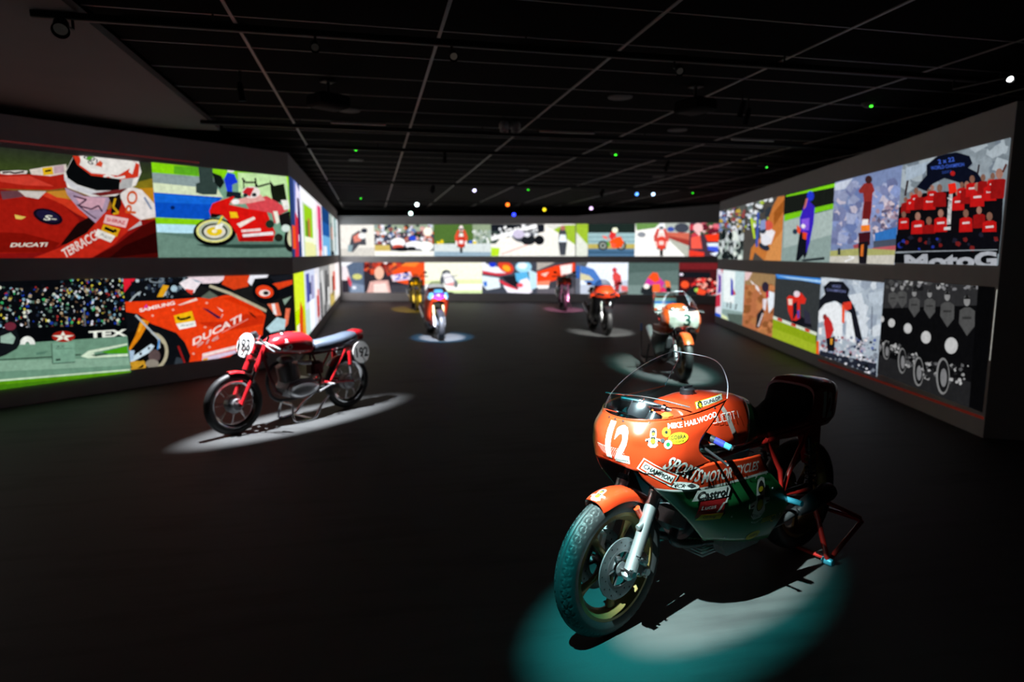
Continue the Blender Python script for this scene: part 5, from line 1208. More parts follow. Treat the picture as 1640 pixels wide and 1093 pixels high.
D.ell(q3(.60, .235), .957, .046, .024, M_yel).text('COBRA', q3(.60, .235), .962, .070, .017, M_ink, .03).text('LUGGAGE', q3(.60, .235), .945, .048, .008, M_ink, .01)
D.build('sticker', fair, 'yellow oval COBRA LUGGAGE sticker')
D = Decal(bvF, (0, 0, 0), (-.75, .66, 0), (0, 0, 1), lim=0.01)
D.ell(q3(.652, .213), .985, .019, .019, M_yel).ell(q3(.652, .213), .985, .007, .007, M_ink).ell(q3(.645, .215), .936, .018, .018, M_wht).ell(q3(.645, .215), .936, .009, .009, M_grn).ell(q3(.668, .205), .953, .009, .009, M_disc)
D.build('round_stickers', fair, 'small round yellow and white stickers')
D = Decal(bvF, (0, 0, 0), (-.80, .60, 0), (0, 0, 1), lim=0.01)
def q4(x, y): return -.8 * x + .6 * y
D.text('MIKE HAILWOOD', q4(.49, .225), 1.013, .255, .022, M_wht, .02, 0, .06, .004)
D.build('lettering', fair, 'white MIKE HAILWOOD lettering under the screen')
D = Decal(bvF, (0, 0, 0), (-.7, .71, 0), (0, 0, 1), lim=0.01)
def q5(x, y): return (-.7 * x + .71 * y)
cxx = q5(.672, .188)
D.rect(cxx, .806, .175, .060, M_wht, -.50).rect(cxx, .806, .166, .052, M_red, -.50).rect(cxx, .806, .150, .036, M_wht, -.50).text('CHAMPION', cxx, .806, .138, .022, M_ink, .02, 0, -.50)
D.build('sticker', fair, 'white and red CHAMPION sticker')
D = Decal(bvS, (0, 0, 0), (-.98, .2, 0), (0, 0, 1), lift=0.002, lim=0.012)
D.rect(-.98 * .355 + .2 * .2, 1.083, .20, .030, M_yel, .06).rect(-.98 * .355 + .2 * .2, 1.083, .192, .024, M_wht, .06).text('DUNLOP', -.98 * .335 + .2 * .2, 1.084, .125, .016, M_ink, .025, 0, .06).ell(-.98 * .43 + .2 * .2, 1.078, .017, .017, M_yel)
for k in range(8):
    a = k * PI / 4; D.rect(-.98 * .43 + .04 + .014 * math.cos(a), 1.078 + .014 * math.sin(a), .008, .008, M_ink)
D.build('sticker', scro, 'white DUNLOP strip on the screen')

# rivets and cable clips on the fairing side
riv = MB().ell((0, 0, 0), (0.006, 0.003, 0.006), 8, 6).mesh('rivet', M_alu)
for x, z in ((.69, .80), (.60, .745), (.23, .52), (.22, .40), (-.21, .42), (-.09, .59)):
    h = bvF.ray_cast(Vector((x, .6, z)), Vector((0, -1, 0)), 1.0)
    if h[0] is not None: inst('rivet', riv, fair, Matrix.Translation(h[0]))

def lerp_(T, t, k):
    i = min(int(t), len(T) - 2); f = t - i
    return T[i][k] + (T[i + 1][k] - T[i][k]) * f
# fuel tank: red with a white line, green lower edge and a translucent level strip
tk = MB()
T = [(.44, .10, .90, .985), (.42, .15, .86, 1.03), (.36, .178, .82, 1.055), (.25, .192, .79, 1.065), (.10, .192, .78, 1.06), (-.02, .18, .77, 1.045), (-.10, .16, .765, 1.02), (-.18, .125, .765, .97), (-.225, .09, .775, .92)]
def tank_sect(x, w, a, b):
    r = sect(x, w, a, b, 3.6, 56)
    return [Vector((p.x, p.y * (1 - .30 * max(0.0, (p.z - a) / (b - a) - .15)), p.z)) for p in r]
trings = [tank_sect(*[lerp_(T, t, k) for k in range(4)]) for t in [i / 6 for i in range(6 * (len(T) - 1) + 1)]]
tk.loft(trings)
def tank_colour(c):
    edge = .862 if c[0] > .26 else .795 + (c[0] - .06) * .33
    if c[0] < .02 + (.80 - c[2]) * .0 - (c[2] - .80) * .30: return 1
    return 0 if c[2] > edge else 1
for i, f in enumerate(tk.f):
    c = [sum(tk.v[j][q] for j in f) / len(f) for q in range(3)]
    tk.mi[i] = tank_colour(c)
tko = tk.build('fuel_tank', [M_red, M_grn], b12, 50, 'fuel tank painted red, white and green')
bvT = BVHTree.FromPolygons([Vector(v) for v in tk.v], tk.f)
for s in (1, -1):
    D = Decal(bvT, (0, 0, 0), (-s, 0, 0), (0, 0, 1), lim=0.02)
    px = lambda x: -s * x
    edge = [(.43, .862), (.26, .862), (.06, .795), (.02, .80), (-.05, 1.035)]
    for (ax_, ay_), (bx_, by_) in zip(edge, edge[1:]):
        dx, dy = bx_ - ax_, by_ - ay_; l = math.hypot(dx, dy); nx, ny = -dy / l * .005, dx / l * .005
        D.poly([(px(ax_ + nx), ay_ + ny), (px(bx_ + nx), by_ + ny), (px(bx_ - nx), by_ - ny), (px(ax_ - nx), ay_ - ny)], M_wht)
    D.poly([(px(.205), 1.034), (px(.172), 1.034), (px(.085), .825), (px(.118), .825)], M_strip2)
    D.build('pinstripe', tko, 'white pinstripe and fuel level strip')
    D = Decal(bvT, (0, 0, 0), (-s, 0, 0), (0, 0, 1), lift=0.004, lim=0.02)
    x0 = px(.275) if s > 0 else px(.07)
    def stroke(pts, w=.0018):
        for (ax, ay), (bx, by) in zip(pts, pts[1:]):
            dx, dy = bx - ax, by - ay; l = math.hypot(dx, dy); nx, ny = -dy / l * w, dx / l * w
            D.poly([(ax + nx, ay + ny), (bx + nx, by + ny), (bx - nx, by - ny), (ax - nx, ay - ny)], M_wht)
    gl = {'D': [[(0, 0), (1, 0), (1, 1), (0, 1)]], 'U': [[(0, 1), (0, 0), (1, 0), (1, 1)]], 'C': [[(1, 1), (0, 1), (0, 0), (1, 0)]], 'A': [[(0, 0), (0, 1), (1, 1), (1, 0)]], 'T': [[(0, 1), (1, 1)], [(.5, 1), (.5, 0)]], 'I': [[(.5, 0), (.5, 1)]]}
    for k, ch in enumerate('DUCATI'):
        for st in gl[ch]: stroke([(x0 + k * .035 + a * .026, .958 + b * .034) for a, b in st])
    D.build('lettering', tko, 'thin outline DUCATI lettering')
cp = MB().lathe([(0.0, 0.03), (0.03, 0.03), (0.036, 0.024), (0.036, 0.0), (0.045, -0.004)], (.24, -.02, 1.063), (0, 0, 1), 24)
cp.box((.24, -.02, 1.098), (0.06, 0.012, 0.010)); cp.build('filler_cap', M_blkp, tko)

# clip-on handlebars, levers, grips, instruments
for s in (1, -1):
    P0, P1 = Vector((.475, .11 * s, .985)), Vector((.365, .355 * s, .885))
    d = (P1 - P0).normalized()
    hb = MB(STEER).tube([P0, P1], 0.011, 12).build('handlebar', M_blkp, b12)
    g = MB(STEER).tube([P0 + d * .125, P0 + d * .20], 0.0175, 14); g.build('grip', M_blkp, hb)
    g = MB(STEER).tube([P0 + d * .20, P0 + d * .245], 0.0165, 14); g.build('grip_sleeve', M_blu, hb)
    MB(STEER).tube([P0 + d * .245, P0 + d * .275, P0 + d * .282], [.0145, .0145, .008], 14).build('bar_end', M_cyan, hb)
    c = MB(STEER); c.lathe([(.019, -.018), (.034, -.014), (.034, .014), (.019, .018)], P0 + d * .095, d, 18)
    c.tube([P0 + d * .07, P0 + d * .12], .021, 14); c.build('throttle_housing', M_iron, hb)
    L0 = P0 + d * .10 + Vector((.045, 0, -.005))
    lv = MB(STEER).tube([P0 + d * .09, L0, L0 + d * .06 + Vector((.01, 0, -.02)), L0 + d * .17 + Vector((-.005, 0, -.055)), L0 + d * .19 + Vector((-.005, 0, -.062))], [.011, .010, .0075, .006, .009], 10, smooth=True)
    lv.build('brake_lever' if s < 0 else 'clutch_lever', M_blkp, hb)
    MB(STEER).tube([L0, L0 + Vector((.05, -.02 * s, -.03)), (.50, .13 * s, .90), (.42, .09 * s, .86), (.30, .05 * s, .80)], .004, 6, smooth=True).build('control_cable', M_blkp, hb)
dash = MB().tube([(.60, -.13, 1.0), (.60, .13, 1.0)], .007, 8)
dash.tube([(.60, 0, 1.0), (.47, 0, .95)], .008, 8); dash.tube([(.60, .13, 1.0), (.66, .17, 1.02)], .006, 8); dash.tube([(.60, -.13, 1.0), (.66, -.17, 1.02)], .006, 8)
dash.build('instrument_bracket', M_chr, b12)
def gauge(x, y, z, r, nm):
    ax = Vector((-.55, 0, .83)).normalized()
    g = MB().lathe([(0, -.05), (r * .8, -.05), (r, -.03), (r, .012), (r * .93, .016), (r * .9, .006), (0, .006)], (x, y, z), ax, 28)
    go = g.build(nm, M_blkp, b12)
    MB().lathe([(r * 1.02, .010), (r * 1.02, .018), (r * .88, .018), (r * .88, .010)], (x, y, z), ax, 28, close=True).build('bezel', M_chr, go)
    f = MB(); o = Vector((x, y, z)) + ax * .0075; a = Vector((0, 1, 0)); b = ax.cross(a)
    for k in range(9):
        t = math.radians(-130 + 260 * k / 8); e = a * math.sin(t) + b * -math.cos(t) * 1
        f.tube([o + e * r * .62, o + e * r * .82], .0016, 5)
    f.tube([o, o + (a * .5 + b * .6) * r], .002, 5); f.build('dial_marks', M_wht, go)
gauge(.585, .0, 1.035, .055, 'rev_counter'); gauge(.60, .095, 1.02, .032, 'oil_gauge')
st = MB().tube([(.52, -.19, 1.045), (.45, -.05, 1.03), (.38, .13, .99)], .013, 12, smooth=True); st.build('steering_damper', M_iron, b12)
for k, t in ((0, .3), (1, .62)):
    p = Vector((.52, -.19, 1.045)).lerp(Vector((.38, .13, .99)), t) + Vector((.004, 0, .012)); MB().lathe([(.018, -.008), (.018, .008)], p, (-.35, .8, -.13), 14).build('damper_clamp', M_chr, b12)
MB().cbox((.50, .08, 1.0), (.06, .05, .05), .012).build('orange_reservoir', mat('orange_plastic', (.8, .12, .02), .4), b12)
MB().tube([(.64, -.18, 1.09), (.50, -.03, 1.075), (.40, .13, 1.045)], .004, 6, smooth=True).build('screen_brace', M_chr, b12)

# engine: V-twin with finned cylinders, crankcase, exhaust
def finned(name, p0, p1, r, n, parent, m=M_iron):
    p0, p1 = Vector(p0), Vector(p1); d = (p1 - p0); L = d.length; d.normalize(); mb = MB()
    prof = [(0, 0)]
    for k in range(n):
        a = L * k / n; t = L / n
        prof += [(r * .78, a), (r * .78, a + t * .5), (r, a + t * .5), (r, a + t * .72), (r * .78, a + t * .72)]
    prof += [(r * .78, L), (0, L)]
    mb.lathe(prof, p0, d, 22)
    return mb.build(name, m, parent, 30)
M_case = mat('engine_alloy', (.30, .30, .31), .4, .85, noise=.15, nscale=40)
eng = MB().loft([[Vector((x, y, z)) for x, z in ((.14, .30), (.10, .24), (-.16, .24), (-.26, .30), (-.28, .42), (-.20, .54), (-.02, .56), (.10, .48))] for y in (-.15, -.12, .12, .15)])
engo = eng.build('crankcase', M_case, b12)
finned('cylinder', (.10, 0, .36), (.30, 0, .44), .105, 9, engo, M_case)
finned('cylinder', (-.06, 0, .52), (-.14, 0, .74), .10, 8, engo, M_case)
MB().cbox((.35, 0, .46), (.10, .16, .13), .03, 0, Matrix.Rotation(-.38, 3, 'Y')).build('cylinder_head', M_case, engo)
MB().cbox((-.155, 0, .77), (.13, .16, .09), .03).build('cylinder_head', M_case, engo)
for s in (1, -1): MB().lathe([(0, .03), (.07, .03), (.09, .015), (.095, 0), (.095, -.02)], (-.08, .15 * s, .38), (0, s, 0), 28).build('engine_cover', M_case, engo)
sump = MB()
sump.cbox((.13, 0, .30), (.13, .14, .11), .02)
for k in range(7): sump.cbox((.13, 0, .244 + k * .0165), (.17, .185, .0065), .003)
sump.build('sump_fins', M_alu, engo)
for s in (1, -1):
    ex_ = MB().tube([(.38, .05 * s, .42), (.40, .06 * s, .37), (.30, .06 * s, .325), (.05, .09 * s, .30), (-.30, .14 * s, .30), (-.48, .18 * s, .36)], .021, 12, smooth=True).build('exhaust_pipe', M_iron, b12)
    MB().tube([(-.46, .19 * s, .35), (-.52, .2 * s, .375), (-.70, .215 * s, .42), (-.73, .216 * s, .425)], [.022, .045, .052, .046], 18).build('silencer', M_blkp, ex_)

# frame
fr = MB()
for s in (1, -1):
    fr.tube([(.40, .04 * s, .86), (.20, .13 * s, .77), (-.20, .14 * s, .78), (-.62, .14 * s, .80)], .0145, 10)
    fr.tube([(.44, .03 * s, .80), (.30, .13 * s, .58), (.18, .15 * s, .46)], .0145, 10)
    fr.tube([(-.20, .14 * s, .79), (-.34, .145 * s, .60), (-.36, .15 * s, .42), (-.22, .15 * s, .32)], .0145, 10)
    fr.tube([(-.60, .14 * s, .78), (-.42, .145 * s, .56), (-.35, .15 * s, .44)], .0125, 10)
    fr.tube([(-.35, .15 * s, .46), (-.50, .15 * s, .44), (-.62, .16 * s, .44)], .010, 8)
fr.tube([(.46, 0, .98), (.42, 0, .78)], .032, 14)
fr.tube([(-.35, -.15, .44), (-.35, .15, .44)], .018, 12)
fr.tube([(-.60, -.14, .79), (-.60, .14, .79)], .012, 10)
fr.build('frame', M_redf, b12)
sa = MB()
for s in (1, -1):
    sa.tube([(-.35, .115 * s, .42), (-.58, .118 * s, .38), (RX - .03, .118 * s, Rw)], .021, 12)
    sa.cbox((RX, .118 * s, Rw), (.09, .022, .055), .006)
sa.build('swingarm', M_redf, b12)
MB().lathe([(.012, -.14), (.012, .14)], (RX, 0, Rw), (0, 1, 0), 12).build('rear_axle', M_chr, b12)
for s in (1, -1):
    sk = MB().tube([(-.68, .135 * s, .40), (-.60, .15 * s, .74)], .012, 10)
    d0, d1_ = Vector((-.672, .137 * s, .45)), Vector((-.612, .148 * s, .69))
    hel = []
    ax = (d1_ - d0).normalized(); e1 = ax.cross(Vector((0, 1, 0))).normalized(); e2 = ax.cross(e1)
    for k in range(97):
        t = k / 96; a = 2 * PI * 8 * t; hel.append(d0.lerp(d1_, t) + (e1 * math.cos(a) + e2 * math.sin(a)) * .028)
    so = sk.build('shock_absorber', M_iron, b12); MB().tube(hel, .0045, 6).build('spring', M_blkp, so)
MB().lathe([(.075, -.004), (.09, -.004), (.09, .004), (.075, .004)], (RX, .085, Rw), (0, 1, 0), 36, close=True).build('sprocket', M_iron, b12)
chain_loop(b12, -.30, .40, .035, RX, Rw, .09, .085)
for s in (1, -1):
    pg = MB().tube([(-.33, .15 * s, .46), (-.33, .20 * s, .462)], .010, 10).build('footrest', M_iron, b12)
    MB().tube([(-.31, .20 * s, .465), (-.305, .30 * s, .47)], .0155, 12).build('peg_sleeve', M_cyan, pg)

# seat and tail
tail = MB()
S = [(-.18, .10, .765, .815), (-.30, .125, .755, .825), (-.45, .14, .745, .835), (-.60, .15, .74, .85)]
tail.loft([sect(x, w, a, b, 4, 28) for x, w, a, b in S])
H = [(-.625, .148, .80, 1.025, .0), (-.66, .154, .775, 1.045, .0), (-.76, .152, .755, 1.045, 0), (-.86, .140, .75, 1.03, 0), (-.925, .122, .765, 1.01, 0), (-.945, .105, .79, .985, 0)]
tail.loft([sect(x, w, a, b, 4.2, 36, -.12) for x, w, a, b, k in H])
to = tail.build('tail_unit', M_dred, b12, 45, 'deep red tail hump carrying the number 12')
for s in (1, -1):
    fk = MB().prism([(-.54, .80), (-.62, .58), (-.70, .555), (-.73, .60), (-.73, .80)], lambda u, v, d: Vector((u, d * s, v)), .105, .142)
    fk.build('side_flank', M_dred, to, 30)
bt = MB().loft([sect(-.14, .085, .80, .845, 3, 24), sect(-.2, .105, .81, .862, 3, 24), sect(-.35, .128, .815, .872, 3, 24), sect(-.52, .138, .825, .885, 3, 24), sect(-.60, .140, .835, .93, 3, 24), sect(-.632, .142, .85, 1.01, 3.4, 24), sect(-.652, .136, .86, 1.022, 3.4, 24)])
bt.build('seat_pad', M_vinyl, b12, 50)
bvL = BVHTree.FromPolygons([Vector(v) for v in tail.v], tail.f)
D = Decal(bvL, (0, 0, 0), (-1, 0, 0), (0, 0, 1), lim=.02); D.text('1', .735, .905, .032, .15, M_wht, .03).text('2', .80, .897, .068, .15, M_wht, .035); D.build('race_number', to, 'white number 12 on the tail')
D = Decal(bvL, (0, 0, 0), (1, 0, 0), (0, 0, 1), lim=.02); D.text('12', -.78, .90, .13, .15, M_wht, .03); D.build('race_number', to)
D = Decal(BVHTree.FromPolygons([Vector(v) for v in ((-.5, .1425, .5), (-.8, .1425, .5), (-.8, .1425, .85), (-.5, .1425, .85))], [(0, 1, 2, 3)]), (0, 0, 0), (-1, 0, 0), (0, 0, 1), lim=.05)
D.rect(.648, .678, .10, .034, M_yel, -.03, .006).text('Girling', .640, .678, .07, .018, M_ink, .012, .1).poly([(.685, .665), (.70, .69), (.69, .69), (.68, .675)], M_ink)
D.rect(.640, .614, .086, .030, M_yel).ell(.69, .614, .020, .022, M_yel).ell(.6, .614, .016, .02, M_yel).rect(.64, .614, .08, .022, M_dred).ell(.69, .614, .015, .016, M_dred).text('REGINA', .64, .614, .078, .016, M_yel, .015)
D.build('sticker', to, 'yellow Girling and REGINA stickers')

# ------------------------------------------------------------------ red paddock stand under the rear axle
psd = empty('paddock_stand', O12, TH12)
tag(psd, 'red tubular paddock stand holding up the rear wheel of race bike 12', 'stand')
for s in (1, -1):
    f_, a_, h_ = Vector((-.70, .25 * s, .022)), Vector((-.60, .20 * s, .385)), Vector((-1.03, .25 * s, .20))
    sd = MB().tube([f_, a_], .0145, 10); sd.tube([a_, Vector((-.70, .215 * s, .365)), h_, h_ + Vector((-.03, 0, -.03)), f_], .0135, 10)
    so = sd.build('side_frame', M_redf, psd)
    MB().cbox(a_ + Vector((-.04, -.03 * s, .0)), (.16, .035, .05), .008).build('axle_rest', M_blkp, so)
    MB().lathe([(0, .03), (.018, .03), (.022, .024), (.022, -.024), (.018, -.03), (0, -.03)], f_, (0, 1, 0), 18).build('roller', M_cyan, so)
MB().tube([(-1.05, -.25, .18), (-1.05, .25, .18)], .0135, 10).build('cross_bar', M_redf, psd)
MB().tube([(-.71, -.25, .03), (-.71, .25, .03)], .0125, 10).build('cross_bar', M_redf, psd)
# ------------------------------------------------------------------ small vintage race bike, number 192
v = empty('vintage_motorcycle', O192, TH192)
tag(v, 'small vintage red race motorcycle with round white number 192 plates and wire wheels', 'motorcycle')
FX, BX, VR = 0.67, -0.72, 0.302
M_vred = mat('vintage_red_paint', (0.42, 0.010, 0.015), 0.22, 0, 0.8)
M_vfrm = mat('vintage_dark_red_frame', (0.10, 0.008, 0.010), 0.35)
M_seatb = mat('blue_grey_vinyl', (0.05, 0.065, 0.09), 0.45, bump=0.2, nscale=60)
wheel(v, 'front_wheel', FX, VR, VR, 0.075, 0.236, 'wire', 32, M_chr, None, False, rw=0.05, hubr=0.075, seg=48)
wheel(v, 'rear_wheel', BX, VR, VR, 0.080, 0.236, 'wire', 32, M_chr, None, False, rw=0.055, hubr=0.080, seg=48)
for x, nm in ((FX, 'front_drum'), (BX, 'rear_drum')):
    d = MB().lathe([(0, .052), (.03, .052), (.05, .046), (.082, .040), (.088, .03), (.088, -.03), (.082, -.04), (.05, -.046), (.03, -.052), (0, -.052)], (x, 0, VR), (0, 1, 0), 28)
    do = d.build(nm, M_case, v)
    for k in range(5): MB().lathe([(.0905, -.022 + k * .011), (.0905, -.019 + k * .011)], (x, 0, VR), (0, 1, 0), 24).build('drum_fin', M_alu, do)
def vf(z, y, dx=0): return (FX - .03 - (z - VR) * .53 + dx, y, z)
for s in (1, -1):
    y = .085 * s
    f = MB().tube([vf(.29, y), vf(.52, y)], [.019, .022], 14).build('fork_leg', M_vred, v)
    MB().tube([vf(.52, y), vf(.60, y)], .019, 14).build('fork_collar', M_chr, f)
    MB().tube([vf(.60, y), vf(.86, y)], [.028, .026], 14).build('fork_shroud', M_vred, f)
    MB().tube([vf(.86, y), vf(.93, y)], .016, 12).build('fork_tube', M_chr, f)
    MB().lathe([(0, .03), (.014, .03), (.014, .015), (.018, .015), (.018, -.015)], (FX, y, VR), (0, s, 0), 8).build('axle_nut', M_chr, f)
MB().lathe([(.009, -.11), (.009, .11)], (FX, 0, VR), (0, 1, 0), 10).build('front_axle', M_chr, v)
MB().lathe([(.009, -.13), (.009, .13)], (BX, 0, VR), (0, 1, 0), 10).build('rear_axle', M_chr, v)
MB().cbox(vf(.86, 0), (.06, .22, .02), .006).build('fork_yoke', M_alu, v)
MB().cbox(vf(.70, 0, -.01), (.06, .2, .03), .006).build('fork_yoke', M_vfrm, v)
fm, _ = fender(FX, VR, .325, 82, 124, .042, .02, 14, 8)
fo = fix(fm.build('front_mudguard', M_vred, v))
for s in (1, -1): MB().tube([(FX - .1, .042 * s, .60), vf(.57, .08 * s)], .006, 8).build('mudguard_stay', M_chr, fo)
fm, _ = fender(BX, VR, .335, 40, 135, .055, .02, 16, 8); fix(fm.build('rear_mudguard', M_vred, v))
# oval front plate
def oval_plate(c, nrm, upv, rx, ry, name, txt, tw, th, parent):
    n = Vector(nrm).normalized(); u = Vector(upv); u = (u - n * u.dot(n)).normalized(); r = u.cross(n)
    c = Vector(c)
    poly = [(rx * math.cos(2 * PI * k / 40), ry * math.sin(2 * PI * k / 40)) for k in range(40)]
    mb = MB().prism(poly, lambda a, b, d: c + r * a + u * b + n * (d - .012 * ((a / rx) ** 2 + (b / ry) ** 2)), -.004, .004)
    po = mb.build(name, M_wht, parent, 30)
    bv_ = BVHTree.FromPolygons([c + r * a + u * b + n * .0045 for a, b in ((-1, -1), (1, -1), (1, 1), (-1, 1))], [(0, 1, 2, 3)])
    D = Decal(bv_, c, r, u, lim=.1)
    D.text(txt, 0, 0, tw, th, M_ink, .03)
    D.build('race_number', po, 'black number 192')
    return po
oval_plate((.525, 0, .865), (1, .15, .32), (0, 0, 1), .112, .122, 'number_plate', '192', .165, .12, v)
oval_plate((-.82, .155, .64), (.0, 1, .1), (0, 0, 1), .118, .125, 'number_plate', '192', .175, .115, v)
oval_plate((-.82, -.155, .64), (.0, -1, .1), (0, 0, 1), .118, .125, 'number_plate', '192', .175, .115, v)
MB().tube([(-.80, .15, .66), (-.78, .06, .70), (-.78, -.06, .70), (-.80, -.15, .66)], .007, 8).build('plate_bracket', M_iron, v)
MB().tube([(.515, 0, .80), vf(.74, 0)], .01, 8).build('plate_bracket', M_iron, v)
# tank
tk = MB().loft([sect(x, w, a, b, e, 32) for x, w, a, b, e in ((.315, .05, .775, .84, 2.2), (.29, .085, .755, .885, 2.4), (.20, .118, .735, .925, 2.6), (.06, .135, .71, .945, 2.7), (-.08, .135, .695, .94, 2.7), (-.18, .118, .69, .90, 2.6), (-.235, .085, .695, .85, 2.4), (-.25, .04, .71, .80, 2.2))])
tv = tk.build('fuel_tank', M_vred, v, 60)
bvv = BVHTree.FromPolygons([Vector(q) for q in tk.v], tk.f)
D = Decal(bvv, (0, 0, 0), (-1, 0, 0), (0, 0, 1), lim=.02)
D.ell(-.135, .795, .045, .022, M_wht, .2).ell(-.098, .805, .026, .026, M_wht).ell(-.10, .803, .014, .014, M_vred).rect(-.15, .80, .03, .016, M_vred).poly([(-.165, .85), (-.13, .878), (-.11, .85)], M_wht).ell(-.134, .878, .012, .012, M_wht)
D.build('tank_badge', tv, 'white winged badge')
MB().lathe([(0, .028), (.022, .028), (.028, .02), (.028, 0), (.034, -.006)], (.1, 0, .942), (0, 0, 1), 20).build('filler_cap', M_chr, tv)
st = MB().loft([sect(x, w, a, b, 3, 24) for x, w, a, b in ((-.24, .075, .71, .80), (-.27, .10, .70, .82), (-.40, .118, .70, .825), (-.58, .118, .715, .845), (-.72, .11, .735, .87), (-.80, .10, .75, .875), (-.835, .07, .765, .855))]); st.build('seat', M_seatb, v, 60)
tl = MB().loft([sect(x, w, a, b, 3, 20) for x, w, a, b in ((-.80, .075, .80, .885), (-.86, .085, .77, .895), (-.92, .075, .76, .885), (-.95, .045, .78, .86))]); tl.build('tail_cowl', M_vred, v, 60)
# clip-on bars
for s in (1, -1):
    a, b = Vector((.40, .09 * s, .91)), Vector((.33, .30 * s, .815)); d = (b - a).normalized()
    h = MB().tube([a, a + Vector((.05, .04 * s, .0)), b], .0105, 10).build('handlebar', M_chr, v)
    MB().tube([b - d * .10, b], .016, 12).build('grip', M_blkp, h)
    MB().tube([b - d * .13, b - d * .13 + Vector((.05, 0, .0)), b + Vector((.06, -.01 * s, -.01))], .006, 8, smooth=True).build('hand_lever', M_alu, h)
    MB().tube([b - d * .12, (.47, .12 * s, .93), (.42, .04 * s, .80), (.30, .03 * s, .68)], .004, 6, smooth=True).build('control_cable', M_blkp, h)
MB().lathe([(0, .02), (.035, .02), (.04, .012), (.04, -.03), (0, -.04)], (.42, 0, .955), (.4, 0, .9), 22).build('rev_counter', M_blkp, v)
# engine
ev = MB().loft([[Vector((x, y, z)) for x, z in ((.14, .36), (.10, .27), (-.06, .235), (-.22, .27), (-.26, .36), (-.18, .44), (.0, .46), (.10, .44))] for y in (-.10, -.08, .08, .10)]).build('crankcase', M_case, v)
mbc = MB()
rings = []
for y, k in ((.10, 1.0), (.13, .98), (.15, .9), (.158, .7), (.160, .2)):
    rings.append([Vector((-.055 + .185 * k * math.cos(2 * PI * q / 28), y, .345 + (.088 * k + .02 * k * math.cos(2 * PI * q / 28)) * math.sin(2 * PI * q / 28))) for q in range(28)])
for s in (1, -1):
    MB().loft([[Vector((p.x, p.y * s, p.z)) for p in r] for r in rings]).build('engine_cover', M_alu, ev, 60)
finned('cylinder', (.03, 0, .44), (.065, 0, .61), .112, 9, ev, M_case)
MB().cbox((.07, 0, .655), (.16, .15, .08), .03).build('cylinder_head', M_case, ev)
MB().tube([(.05, .075, .40), (.07, .085, .64)], .016, 10).build('bevel_tube', M_alu, ev)
MB().tube([(-.04, .03, .62), (-.12, .04, .60), (-.20, .04, .60)], [.024, .022, .030], 12).build('carburettor', M_alu, ev)
ex = MB().tube([(.14, -.03, .64), (.22, -.06, .58), (.24, -.09, .42), (.17, -.11, .26), (.0, -.12, .20), (-.35, -.14, .22), (-.8, -.16, .28)], [.018, .018, .018, .018, .018, .022, .04], 12, smooth=True); ex.build('exhaust_pipe', M_iron, v)
fr = MB()
fr.tube([(.36, 0, .86), (.30, 0, .70)], .026, 12)
fr.tube([(.33, 0, .75), (.26, 0, .50), (.20, 0, .34), (.14, 0, .30)], .017, 10)
fr.tube([(.32, 0, .82), (.0, 0, .72), (-.25, 0, .68)], .017, 10)
for s in (1, -1):
    fr.tube([(-.25, .02 * s, .68), (-.30, .09 * s, .42), (-.24, .09 * s, .30)], .013, 10)
    fr.tube([(-.25, .03 * s, .68), (-.62, .105 * s, .70), (-.86, .105 * s, .72)], .012, 10)
fr.build('frame', M_vfrm, v)
for s in (1, -1):
    MB().tube([(-.61, .118 * s, .69), (-.40, .118 * s, .375)], .0125, 10).build('frame_strut', M_vred, v)
    MB().tube([(-.28, .105 * s, .37), (BX, .112 * s, VR + .02)], .0165, 10).build('swingarm', M_vred, v)
    sk = MB().tube([(-.675, .135 * s, .34), (-.66, .135 * s, .70)], .011, 10).build('shock_absorber', M_chr, v)
    MB().tube([(-.663, .135 * s, .52), (-.66, .135 * s, .67)], .026, 14).build('shock_cover', M_vred, sk)
    MB().tube([(-.671, .135 * s, .42), (-.665, .135 * s, .52)], .021, 14).build('shock_body', M_alu, sk)
    pk = MB().tube([(-.36, .11 * s, .35), (-.385, .21 * s, .35)], .011, 10).build('footrest', M_alu, v)
    MB().tube([(-.385, .17 * s, .35), (-.30, .18 * s, .33), (-.20, .185 * s, .30)], [.009, .008, .010], 8).build('foot_lever', M_alu, pk)
MB().cbox((-.29, 0, .52), (.16, .14, .17), .03).build('oil_tank', M_vfrm, v)
chain_loop(v, -.20, .34, .03, BX, VR, .075, -.06)
# tubular lift stand below the engine
ls = empty('lift_stand', O192, TH192)
tag(ls, 'low curved chrome lift stand propping the vintage bike 192 under its engine', 'stand')
for s in (1, -1):
    MB().tube([(-.36, .12 * s, .215), (-.24, .15 * s, .13), (-.16, .17 * s, .04), (-.10, .17 * s, .014), (.06, .15 * s, .014), (.10, .13 * s, .06), (.08, .10 * s, .19)], .013, 10, smooth=True).build('stand_rail', M_chr, ls)
MB().tube([(-.10, -.17, .014), (-.10, .17, .014)], .012, 10).build('cross_bar', M_chr, ls)
MB().tube([(.08, -.10, .195), (.08, .10, .195)], .012, 10).build('cross_bar', M_chr, ls)
